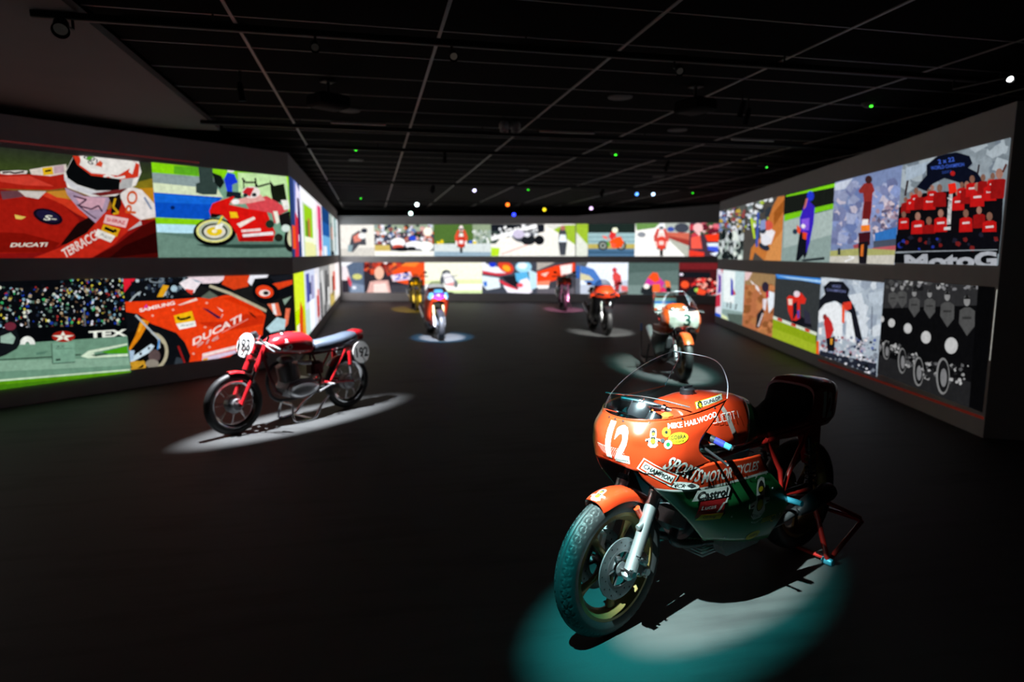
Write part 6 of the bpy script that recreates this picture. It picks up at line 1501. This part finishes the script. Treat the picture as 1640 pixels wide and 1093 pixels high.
# ------------------------------------------------------------------ the five bikes standing further back
M_org = mat('orange_paint', (0.42, 0.05, 0.006), 0.3, 0, 0.5)
M_wpt = mat('white_paint', (0.5, 0.5, 0.5), 0.3, 0, 0.4)
M_npl = mat('number_panel_white', (0.26, 0.265, 0.24), 0.6)
M_vio = mat('violet_paint', (0.10, 0.02, 0.55), 0.3, 0, 0.4)
M_ylw = mat('yellow_paint', (0.85, 0.62, 0.01), 0.3, 0, 0.4)
M_bpt = mat('black_paint', (0.010, 0.010, 0.012), 0.3, 0, 0.5)
M_brim = mat('black_rim', (0.02, 0.02, 0.022), 0.4, 0.3)
M_lens = mat('headlamp_glass', (0.75, 0.75, 0.70), 0.08)
M_smoke = glass_material('smoked_acrylic', (0.5, 0.52, 0.56), 0.05)
M_teal = mat('teal_print', (0.0, 0.02, 0.016), 0.7, spec=.1)
M_upan = mat('blue_print', (0.06, 0.16, 0.5), 0.45)

def chassis(root, c, wb=1.42, R=0.305, tyre_f=0.12, tyre_r=0.175, fork_m=M_gold, fend=M_bpt, rimm=M_brim, tank_m=M_red, seat_m=M_vinyl, tail_m=M_red, engine=True, bars=True, rake=.44, tail_up=0.0):
    fx, bx = wb / 2, -wb / 2
    wheel(root, 'front_wheel', fx, R, R, tyre_f, R - .085, 'cast', 5, rimm, None, False, hubr=.045, discs=(.066, -.066), discR=.15, seg=36)
    wheel(root, 'rear_wheel', bx, R, R + .005, tyre_r, R - .085, 'cast', 5, rimm, None, False, hubr=.055, discs=(-.08,), discR=.11, seg=36)
    def p(z, y, dx=0): return (fx - .03 - (z - R) * rake + dx, y, z)
    for s in (1, -1):
        f = MB().tube([p(.28, .1 * s), p(.48, .1 * s)], [.026, .024], 12).build('fork_leg', M_alu, root)
        MB().tube([p(.48, .1 * s), p(.98, .1 * s)], .028, 12).build('fork_tube', fork_m, f)
        MB().cbox((fx - .11, .075 * s, .40), (.05, .055, .10), .012).build('brake_caliper', M_alu, f)
    MB().cbox(p(.93, 0), (.07, .26, .03), .008).build('fork_clamp', M_alu, root)
    MB().cbox(p(.76, 0), (.07, .25, .03), .008).build('fork_clamp', M_iron, root)
    fm, _ = fender(fx, R, R + .028, 40, 150, tyre_f / 2 + .014, .04, 16, 8); fix(fm.build('front_mudguard', fend, root))
    tk = MB().loft([sect(x, w, a, b, 2.8, 24) for x, w, a, b in ((.36, .07, .83, .93), (.32, .13, .80, 1.0), (.18, .165, .77, 1.04), (.02, .16, .75, 1.02), (-.12, .12, .75, .94), (-.18, .08, .76, .87))]); tk.build('fuel_tank', tank_m, root, 60)
    MB().loft([sect(x, w, a, b, 3, 20) for x, w, a, b in ((-.14, .09, .76, .83), (-.22, .13, .74, .83), (-.40, .135, .74, .835), (-.52, .12, .77, .86))]).build('seat', seat_m, root, 60)
    MB().loft([sect(x, w, a, b, 3, 20) for x, w, a, b in ((-.46, .125, .74, .87 + tail_up * .3), (-.55, .13, .74, .94 + tail_up), (-.70, .11, .78, .97 + tail_up), (-.84, .07, .85, .97 + tail_up), (-.90, .03, .90, .96 + tail_up))]).build('tail_unit', tail_m, root, 60)
    eo = MB().loft([[Vector((x, y, z)) for x, z in ((.18, .34), (.10, .22), (-.20, .22), (-.28, .32), (-.28, .46), (-.12, .60), (.06, .62), (.20, .52))] for y in (-.17, -.14, .14, .17)]).build('engine', M_iron, root)
    for s in (1, -1): MB().lathe([(0, .03), (.08, .03), (.10, .012), (.10, -.02)], (-.10, .17 * s, .36), (0, s, 0), 22).build('engine_cover', M_case, eo)
    fr = MB()
    for s in (1, -1):
        fr.tube([(.34, .05 * s, .88), (.10, .17 * s, .68), (-.26, .15 * s, .46)], .02, 10)
        fr.tube([(.32, .05 * s, .80), (.12, .17 * s, .56), (-.05, .165 * s, .62), (-.28, .13 * s, .76), (-.60, .09 * s, .84)], .014, 8)
    fr.tube([(.36, 0, .95), (.31, 0, .74)], .035, 12); fr.tube([(-.26, -.15, .46), (-.26, .15, .46)], .02, 10)
    fr.build('frame', M_redf if tank_m in (M_red, M_org) else M_iron, root)
    sa = MB()
    for s in (1, -1): sa.tube([(-.26, .12 * s, .44), (bx, .13 * s, R)], [.028, .02], 10)
    sa.tube([(-.36, -.12, .42), (-.36, .12, .42)], .02, 10)
    sa.build('swingarm', M_iron, root)
    MB().lathe([(.011, -.14), (.011, .14)], (bx, 0, R), (0, 1, 0), 10).build('rear_axle', M_chr, root)
    MB().lathe([(.011, -.12), (.011, .12)], (fx, 0, R), (0, 1, 0), 10).build('front_axle', M_chr, root)
    e = MB().tube([(.18, .0, .50), (.26, -.05, .40), (.16, -.1, .20), (-.2, -.14, .22), (-.45, -.17, .40)], .022, 10, smooth=True).build('exhaust_pipe', M_iron, root)
    MB().tube([(-.42, -.17, .38), (-.48, -.175, .42), (-.78, -.19, .58)], [.025, .05, .05], 14).build('silencer', M_alu, e)
    for s in (1, -1): MB().tube([(-.27, .15 * s, .40), (-.28, .24 * s, .40)], .011, 8).build('footrest', M_alu, root)
    if bars:
        for s in (1, -1):
            a, b = Vector((fx - .32, .1 * s, .96)), Vector((fx - .40, .35 * s, .93)); d = (b - a).normalized()
            h = MB().tube([a, b], .011, 10).build('handlebar', M_iron, root)
            MB().tube([b - d * .11, b], .017, 10).build('grip', M_blkp, h)
            MB().tube([b - d * .13, b - d * .12 + Vector((.05, 0, 0)), b + Vector((.055, 0, -.01))], .007, 6).build('hand_lever', M_alu, h)
    return fx, bx

def sport_fairing(root, m_top, m_side, dx=0.0, smoke=True, hscale=1.0):
    rows = [[(.50, 0, 1.07), (.485, .06, 1.07), (.44, .12, 1.06), (.36, .165, 1.055), (.24, .185, 1.05)],
            [(.62, 0, .985), (.60, .075, .985), (.545, .15, .98), (.45, .205, .975), (.30, .225, .97)],
            [(.685, 0, .90), (.66, .085, .90), (.60, .17, .90), (.49, .235, .90), (.32, .25, .89)],
            [(.65, 0, .80), (.63, .085, .80), (.575, .165, .805), (.47, .235, .80), (.30, .255, .79)]]
    low = [[(.60, .12, .775), (.555, .165, .78), (.47, .225, .77), (.34, .25, .76), (.20, .25, .74)],
           [(.50, .14, .64), (.45, .18, .63), (.37, .22, .61), (.24, .24, .58), (.06, .235, .56)],
           [(.38, .13, .42), (.33, .165, .41), (.25, .19, .39), (.10, .20, .36), (-.10, .19, .34)],
           [(.32, .06, .30), (.27, .08, .28), (.20, .09, .26), (.08, .09, .24), (-.12, .08, .24)]]
    mv = lambda R_: [[(x + dx, y, z) for x, y, z in r] for r in R_]
    u = net(mv(rows), 3, 3); l = net(mv(low), 3, 3)
    mb = MB(); mb.grid(mirror_rows(u), 0)
    for s in (1, -1):
        f = lambda R_: [[Vector((p.x, p.y * s, p.z)) for p in r] for r in R_]
        mb.grid(f([u[-1], l[0]]), 1); mb.grid(f(l), 1)
    o = fix(mb.build('fairing', [m_top, m_side, M_blkp, M_blkp], root, 50))
    md = o.modifiers.new('thickness', 'SOLIDIFY'); md.thickness = .004; md.offset = -1; md.material_offset = 2
    sc = [rows[0], [(.42, 0, 1.13), (.405, .05, 1.13), (.37, .10, 1.125), (.30, .14, 1.12), (.20, .155, 1.11)], [(.27, 0, 1.185), (.26, .035, 1.184), (.24, .065, 1.18), (.20, .09, 1.17), (.15, .10, 1.155)]]
    s_ = MB(); s_.grid(mirror_rows(net(mv(sc), 3, 3))); s_.build('windscreen', M_smoke if smoke else M_screen, o, 60)
    return o, BVHTree.FromPolygons([Vector(q) for q in mb.v], mb.f)

def mirrors(root, x, y, z, m):
    for s in (1, -1):
        a = MB().tube([(x, .12 * s, z - .12), (x + .02, y * s * .8, z - .02), (x, y * s, z)], .008, 8).build('mirror_stem', M_blkp, root)
        MB().ell((x, y * s, z), (.02, .06, .035), 14, 8).build('mirror', m, a)

# --- bike 3: orange race bike with white number panel
O3, TH3 = bike_frame((4.19, 8.05), 257, 1.46)
r3 = empty('racing_motorcycle', O3, TH3)
tag(r3, 'orange race motorcycle with big white number 3 nose panel and striped tail', 'motorcycle')
chassis(r3, None, 1.46, .325, .105, .13, M_chr, M_org, M_gold, M_org, M_vinyl, M_wpt, rake=.5, tail_up=.10)
f3 = MB(); u3 = [[Vector((p.x - .03, p.y * 1.05, p.z - .065)) for p in r] for r in upr]
f3.grid(mirror_rows(u3), 0)
s3 = [[Vector((p.x - .03, p.y * 1.05, p.z - .065)) for p in r] for r in d1[:2]]
for s in (1, -1):
    g = lambda R_: [[Vector((p.x, p.y * s, p.z)) for p in r] for r in R_]
    f3.grid(g([[Vector((p.x - .03, p.y * 1.05, p.z - .065)) for p in r] for r in d1]), 0)
    f3.grid(g([[Vector((p.x - .03, p.y * 1.0, p.z - .065)) for p in r] for r in d3]), 1)
fo3 = fix(f3.build('fairing', [M_org, M_bpt, M_blkp, M_blkp], r3, 50)); md = fo3.modifiers.new('thickness', 'SOLIDIFY'); md.thickness = .004; md.offset = -1; md.material_offset = 2
ss = MB(); ss.grid([[Vector((p.x - .03, p.y * 1.05, p.z - .065)) for p in r] for r in srows]); sso = ss.build('windscreen', M_screen, fo3, 60)
e3 = [r[-1] for r in srows] + list(reversed(srows[-1]))[1:] + [r[0] for r in reversed(srows)][1:]
MB().tube([Vector((p.x - .03, p.y * 1.05, p.z - .065)) for p in e3], .003, 6).build('screen_edge', M_edge, sso)
bv3 = BVHTree.FromPolygons([Vector(q) for q in f3.v], f3.f)
D = Decal(bv3, (0, 0, 0), (0, 1, 0), (0, 0, 1), lim=.02)
w_, h_, rr = .205, .135, .03
pts = []
for cx_, cz_, a0 in ((w_ - rr, h_ - rr, 0), (-w_ + rr, h_ - rr, 90), (-w_ + rr, -h_ + rr, 180), (w_ - rr, -h_ + rr, 270)):
    for k in range(5): a = math.radians(a0 + k * 22.5); pts.append((cx_ + rr * math.cos(a), 0.85 + cz_ + rr * math.sin(a)))
D.poly(pts, M_npl).build('number_panel', fo3, 'white rounded number panel')
D = Decal(bv3, (0, 0, 0), (0, 1, 0), (0, 0, 1), lift=.004, lim=.02)
D.text('3', .02, 0.85, .10, .16, M_teal, .02).build('race_number', fo3, 'dark teal number 3')
# striped rear cowl rising behind the screen
tc = MB()
for k, (za, zb, m) in enumerate(((.86, .91, 0), (.91, .98, 1), (.98, 1.02, 2), (1.02, 1.07, 1), (1.07, 1.10, 0), (1.10, 1.14, 1))):
    tc.loft([[Vector((x, y, z)) for x, y in ((-.50, .17 - .02 * max(0, z - 1) * 5), (-.80, .14), (-.86, .08), (-.86, -.08), (-.80, -.14), (-.50, -.17 + .02 * max(0, z - 1) * 5))] for z in (za, zb)], m)
tc.build('striped_cowl', [M_org, M_wpt, M_upan], r3, 30, 'tail cowl striped white, orange and blue')
mst = empty('paddock_stand', O3, TH3)
tag(mst, 'black paddock stand lifting the rear of the orange number 3 bike', 'stand')
for s in (1, -1):
    g = MB().tube([(-.66, .20 * s, .33), (-.70, .24 * s, .02)], .014, 8); g.tube([(-.70, .24 * s, .02), (-1.05, .25 * s, .05), (-1.15, .24 * s, .5)], .014, 8)
    go = g.build('side_frame', M_bpt, mst); MB().tube([(-1.15, .24 * s, .48), (-1.16, .24 * s, .60)], .019, 10).build('handle_grip', M_upan, go)
MB().tube([(-1.06, -.25, .05), (-1.06, .25, .05)], .014, 8).build('cross_bar', M_bpt, mst)

# --- bike 4: red, white and violet
O4, TH4 = bike_frame((1.34, 13.0), 273, 1.40)
r4 = empty('racing_motorcycle', O4, TH4)
tag(r4, 'red sport motorcycle with violet nose and white lamp panels in a blue-edged light pool', 'motorcycle')
chassis(r4, None, 1.40, .305, .12, .18, M_gold, M_bpt, M_brim, M_red, M_vinyl, M_red)
fo, bv_ = sport_fairing(r4, M_red, M_red)
D = Decal(bv_, (0, 0, 0), (0, 1, 0), (0, 0, 1), lim=.03)
D.poly([(-.09, .95), (.09, .95), (.11, .86), (.0, .82), (-.11, .86)], M_vio).poly([(-.015, .93), (.02, .93), (.03, .85), (0, .85)], M_red)
D.build('nose_panel', fo, 'violet nose panel')
for s in (1, -1):
    D = Decal(bv_, (0, 0, 0), (0, 1, 0), (0, 0, 1), lim=.03); D.ell(.165 * s, .895, .05, .075, M_lens, .35 * s); D.build('lamp_panel', fo, 'white lamp-shaped panel')
D = Decal(bv_, (0, 0, 0), (0, 1, 0), (0, 0, 1), lim=.03); D.poly([(-.07, 1.04), (.07, 1.04), (.1, .97), (-.1, .97)], M_wpt); D.build('white_flash', fo)

# --- bike 7: red and black with orange lamp
O7, TH7 = bike_frame((4.96, 13.06), 263, 1.42)
r7 = empty('sport_motorcycle', O7, TH7)
tag(r7, 'red and black sport motorcycle with glowing orange nose in a white ring of light', 'motorcycle')
chassis(r7, None, 1.42, .305, .12, .18, M_bpt, M_bpt, M_brim, M_red, M_vinyl, M_bpt)
fo, bv_ = sport_fairing(r7, M_red, M_bpt)
D = Decal(bv_, (0, 0, 0), (0, 1, 0), (0, 0, 1), lim=.03)
for k in range(4): D.rect(-.09 + .06 * k, .93, .05, .05, M_org)
D.build('nose_panel', fo, 'orange segmented nose')
for s in (1, -1):
    D = Decal(bv_, (0, 0, 0), (0, 1, 0), (0, 0, 1), lim=.03); D.poly([(.05 * s, .89), (.20 * s, .92), (.22 * s, .86), (.07 * s, .84)], M_bpt); D.build('headlamp_recess', fo)
mirrors(r7, .40, .34, 1.10, M_red)
for s in (1, -1): MB().loft([[Vector((x, (.22 + .10 * t) * s, z - .05 * t)) for x, z in ((.50, .86), (.36, .80), (.24, .82), (.26, .90), (.42, .92))] for t in (0, .5, 1)]).build('side_wing', M_red, r7, 40)

# --- bikes 5 and 6: unfaired street bikes
def naked(root, shroud, lampm, plate):
    fx, bx = chassis(root, None, 1.45, .31, .12, .18, M_bpt, M_bpt, M_brim, shroud, M_vinyl, M_bpt, bars=False)
    hd = MB().loft([[Vector((x, w * math.cos(2 * PI * k / 20), .90 + h * math.sin(2 * PI * k / 20))) for k in range(20)] for x, w, h in ((.36, .06, .06), (.40, .095, .10), (.50, .105, .115), (.52, .09, .10))]).build('headlamp_shell', M_bpt, root, 50)
    MB().ell((.51, 0, .90), (.03, .085, .095), 18, 10).build('headlamp_lens', lampm, hd)
    for s in (1, -1): MB().ell((.47, .13 * s, .84), (.05, .05, .055), 14, 8).build('lamp_pod', lampm, hd)
    fl_ = MB(); fl_.grid(mirror_rows(net([[(.50, 0, 1.0), (.48, .06, 1.0), (.42, .10, 1.0)], [(.44, 0, 1.07), (.425, .055, 1.07), (.37, .09, 1.065)], [(.36, 0, 1.12), (.35, .04, 1.12), (.31, .07, 1.11)]], 3, 3)))
    fl_.build('fly_screen', M_smoke, hd, 60)
    hb = MB().tube([(.33, -.38, 1.04), (.38, -.22, 1.06), (.40, -.08, .99), (.40, .08, .99), (.38, .22, 1.06), (.33, .38, 1.04)], .012, 10, smooth=True).build('handlebar', M_blkp, root)
    for s in (1, -1): MB().tube([(.352, .28 * s, 1.05), (.33, .39 * s, 1.04)], .018, 10).build('grip', M_blkp, hb)
    mirrors(root, .38, .30, 1.17, M_bpt)
    for s in (1, -1):
        MB().loft([[Vector((x, (.17 + .05 * t) * s, z)) for x, z in ((.44, .80), (.30, .68), (.14, .66), (.10, .80), (.20, .94), (.36, .95))] for t in (0, .5, 1)]).build('tank_shroud', shroud, root, 40)
    MB().tube([(.02, .16, .30), (.02, .25, .02)], .012, 8).build('side_stand', M_iron, root)
O5, TH5 = bike_frame((1.36, 19.9), 270, 1.45)
r5 = empty('street_motorcycle', O5, TH5)
tag(r5, 'yellow-lit street motorcycle standing in a yellow light pool by the back wall', 'motorcycle'); naked(r5, M_bpt, M_ylw, None)
O6, TH6 = bike_frame((5.83, 19.0), 257, 1.45)
r6 = empty('street_motorcycle', O6, TH6)
tag(r6, 'black street motorcycle with pale and orange front panels in a pink ring of light', 'motorcycle'); naked(r6, M_bpt, M_org, None)
MB().ell((.42, -.17, .98), (.06, .085, .08), 14, 8).build('side_panel', M_npl, r6)
MB().ell((.45, .13, .95), (.05, .08, .06), 14, 8).build('side_panel', M_org, r6)
# ------------------------------------------------------------------ ceiling tracks, spotlights, cameras, speakers
M_trk = mat('track_black', (0.006, 0.006, 0.007), 0.6)
M_hous = mat('lamp_housing_black', (0.004, 0.004, 0.0045), 0.8, spec=.1)
M_grey = mat('camera_grey', (0.25, 0.25, 0.25), 0.5)
M_spk = mat('speaker_mesh_grey', (0.09, 0.09, 0.092), 0.7, noise=.2, nscale=200)
TR = [(2.1, -3.6, 4.4, 'above the foreground bike, nearest the camera end'), (5.2, -2.2, 7.0, 'just past the plaster soffit'), (8.85, -2.0, 7.4, 'beside the twin dome cameras'), (10.5, -0.9, 7.6, 'in front of the red sport bike'), (15.3, -0.9, 8.6, 'over the middle rear of the hall'), (20.8, -0.9, 9.4, 'well behind the bikes'), (24.0, -0.9, 3.4, 'against the back wall')]
for y, x0, x1, lb in TR:
    t = empty('light_track', ((x0 + x1) / 2, y, 3.36))
    tag(t, 'long black lighting track under the ceiling ' + lb, 'track', 'lighting tracks')
    MB().cbox((0, 0, 0), (x1 - x0, .045, .05), .006).build('rail', M_trk, t)
    for k in range(4):
        MB().tube([(-(x1 - x0) / 2 + (x1 - x0) * (k + .5) / 4, 0, .02), (-(x1 - x0) / 2 + (x1 - x0) * (k + .5) / 4, 0, .085)], .008, 6).build('hanger', M_trk, t)

LENS = {}
def lens_mat(col, s):
    k = (col, s)
    if k not in LENS: LENS[k] = mat('lamp_lens_%s_%d' % (col, int(s * 10)), col, .2, emit=col, estr=s)
    return LENS[k]
def spot_fixture(pos, target, col, strength, r, label, group='track spotlights'):
    # pos is the lens centre
    pos = Vector(pos); d = (Vector(target) - pos).normalized()
    t = empty('track_spotlight', pos); tag(t, label, 'spotlight', group)
    b = -d
    body = MB().lathe([(0, .15), (r * .55, .15), (r * .8, .135), (r, .10), (r * 1.05, .0), (r * 1.18, -.012), (r * 1.18, -.022), (r * .98, -.02), (r * .92, .012), (0, .012)], (0, 0, 0), b, 20).build('housing', M_hous, t)
    MB().lathe([(0, -.002), (r * .6, .001), (r * .9, .008), (0, .010)], (0, 0, 0), b, 20).build('lens', lens_mat(col, strength), body)
    p1 = b * .08
    ty = min(TR, key=lambda q: abs(q[0] - pos.y))
    on = abs(ty[0] - pos.y) < .6 and ty[1] < pos.x < ty[2]
    top = Vector((p1.x, (ty[0] - pos.y) if on else p1.y, (3.34 if on else 3.46) - pos.z))
    MB().tube([p1, Vector((p1.x, top.y, p1.z + .03)), top], .010, 8).build('stem', M_trk, t)
    return t
def on_track(x, y, yt):
    # slide a lens seen at height 3.3 along its sight line to the track at yt
    k = yt / y
    return (x * k, yt, 1.75 + 1.55 * k)
fx_ = [((5.28, 4.61, 3.20), (2.6, 1.0, 1.2), 'ffffff', 9, .026, 'black track spotlight with bright white lens above the right wall'),
       (L192, T192, 'd8fff4', 5, .03, 'black spotlight above the vintage bike 192'),
       (L3, T3, 'a8f0ff', 3, .03, 'black spotlight aimed at the orange number 3 bike'),
       ((4.0, 6.6, 3.26), (4.2, 8.4, 0), '78e0ff', 2, .03, 'small black spotlight with faint cyan lens hung between two tracks'),
       (L4, T4, 'c890ff', 2, .03, 'black spotlight with faint violet lens ahead of the violet-nosed bike'),
       (L7, T7, 'f8f8ff', 7, .034, 'black spotlight with white lens ahead of the orange-nosed red bike'),
       (L5, T5, 'ffe0a0', 7, .05, 'black spotlight aimed at the yellow street bike'),
       (L6, T6, 'ffc0d0', 4, .045, 'black spotlight aimed at the black street bike'),
       ((2.40, 15.05, 3.2), (2.0, 9.0, 0.6), 'd0c8ff', 6, .04, 'black spotlight with pale violet lens near the yellow bike'),
       ((6.44, 15.1, 3.2), (5.0, 9.0, 0.6), '5898ff', 4, .045, 'black spotlight with blue lens near the right wall end'),
       ((6.85, 15.05, 3.2), (5.0, 9.0, 0.6), 'b8d8ff', 5, .045, 'black spotlight with pale blue lens near the right wall end'),
       (on_track(4.33, 20.45, 20.1), (3.0, 10.0, 0.6), 'ff7020', 4, .06, 'black spotlight with orange lens far down the hall'),
       (on_track(1.50, 21.07, 20.3), (1.2, 10.0, 0.6), 'e8ffff', 8, .06, 'black spotlight with white lens high over the yellow bike'),
       (on_track(7.5, 21.5, 20.6), (5.0, 10.0, 0.6), 'd8b8e8', 3, .06, 'black spotlight with lilac lens far down the hall'),
       ((1.46, 23.7, 3.18), (1.2, 10.0, 0.6), 'd8fff8', 6, .07, 'black spotlight with white lens against the back wall'),
       (on_track(6.09, 22.47, 20.75), (4.0, 10.0, 0.6), 'd8c020', 3, .06, 'black spotlight with yellow lens far down the hall'),
       (on_track(5.67, 25.58, 20.75), (4.0, 10.0, 0.6), '2838ff', 6, .06, 'black spotlight with deep blue lens far down the hall'),
       (on_track(7.05, 10.68, 10.2), (5.6, 6.0, 1.0), '40e840', 3, .02, 'small black spotlight with green lens above the right wall'),
       ((-1.93, 4.95, 3.20), (-1.0, 2.0, 1.0), '484440', .15, .045, 'unlit black spotlight below the plaster soffit'),
       ((-0.345, 5.05, 3.22), (0.0, 2.0, 1.6), '3c3834', .15, .03, 'unlit small spotlight left of the centre aisle'),
       ((0.656, 5.05, 3.22), (0.5, 2.0, 1.6), '585048', .25, .03, 'unlit small spotlight with pale rim over the aisle'),
       ((2.50, 5.05, 3.22), (1.5, 2.0, 1.6), '484440', .2, .03, 'unlit small spotlight between the aisle and right wall'),
       (L12, T12, 'ffffff', 3, .04, 'black spotlight aimed at the foreground race bike 12')]
for a in fx_: spot_fixture(*a)

# small ceiling sensors with green lamps
for (x, y, lb) in ((-.18, 11.02, 'in front of the long left wall, first of three'), (-.2, 15.87, 'second along the long left wall'), (-.23, 20.4, 'last along the long left wall'), (4.08, 16.74, 'over the rear aisle'), (4.1, 10.6, 'before the red sport bike'), (5.59, 6.57, 'by the right wall'), (8.74, 16.68, 'past the right wall end')):
    t = empty('smoke_detector', (x, y, CZ)); tag(t, 'round ceiling sensor with green lamp ' + lb, 'sensor', 'green-lamp ceiling sensors')
    MB().lathe([(0, -.05), (.03, -.05), (.05, -.04), (.07, -.012), (.075, 0), (0, 0)], (0, 0, 0), (0, 0, 1), 22).build('body', M_grey if False else M_spk, t)
    MB().ell((0, -.045, -.045), (.02, .014, .010), 10, 6).build('indicator_lamp', lens_mat('38ff28', 5 if y < 12 else 4), t)
# two dome cameras side by side
for x, lb in ((1.745, 'left one of a pair, next to the aisle'), (1.895, 'right one of a pair, next to its twin')):
    t = empty('dome_camera', (x, 8.46, 3.40)); tag(t, 'grey dome security camera hung from the ceiling, ' + ('over the grid bar' if x > 1.8 else 'beside its twin towards the left wall'), 'camera', 'twin dome cameras')
    MB().lathe([(0, .05), (.045, .05), (.066, .02), (.066, -.03), (.06, -.04), (0, -.04)], (0, 0, 0), (0, 0, 1), 24).build('housing', M_grey, t)
    MB().ell((0, 0, -.045), (.048, .048, .05), 18, 10).build('dome', M_blkp, t)
    MB().lathe([(.05, -.04), (.056, -.06), (.052, -.085), (.046, -.08), (.048, -.05)], (0, 0, 0), (0, 0, 1), 20, close=True).build('guard_ring', M_grey, t)
# flush loudspeakers
for x, y, lb in ((-.2, 8.2, 'by the long left wall corner'), (2.72, 6.9, 'above the aisle behind the front track'), (4.2, 8.5, 'near the number 3 bike'), (-.2, 12.4, 'halfway along the left wall'), (3.1, 13.2, 'over the middle aisle'), (6.3, 13.6, 'near the right wall end')):
    t = empty('ceiling_speaker', (x, y, CZ)); tag(t, 'flush round ceiling speaker ' + lb, 'speaker', 'flush ceiling speakers')
    MB().lathe([(0, -.010), (.10, -.010), (.105, -.006), (.105, 0), (0, 0)], (0, 0, 0), (0, 0, 1), 28).build('grille', M_spk, t)
    MB().lathe([(.105, -.012), (.13, -.012), (.135, -.004), (.135, 0), (.105, 0)], (0, 0, 0), (0, 0, 1), 32, close=True).build('rim', M_spk, t)
# video projectors hung from the ceiling
for x, y, rz, lb in ((-.36, 6.9, .6, 'facing the left front wall'), (3.3, 6.3, -1.2, 'facing the right wall')):
    t = empty('video_projector', (x, y, 3.25), rz); tag(t, 'black video projector hung from the ceiling ' + lb, 'projector', 'ceiling projectors')
    MB().cbox((0, 0, 0), (.34, .30, .12), .02).build('case', M_hous, t)
    MB().lathe([(0, .05), (.03, .05), (.04, .03), (.045, -.02)], (.08, .15, 0), (0, 1, 0), 18).build('lens', M_blkp, t)
    MB().tube([(0, 0, .05), (0, 0, .20)], .018, 8).build('pole', M_trk, t)
    MB().cbox((0, 0, .19), (.12, .12, .012), .003).build('mount_plate', M_trk, t)
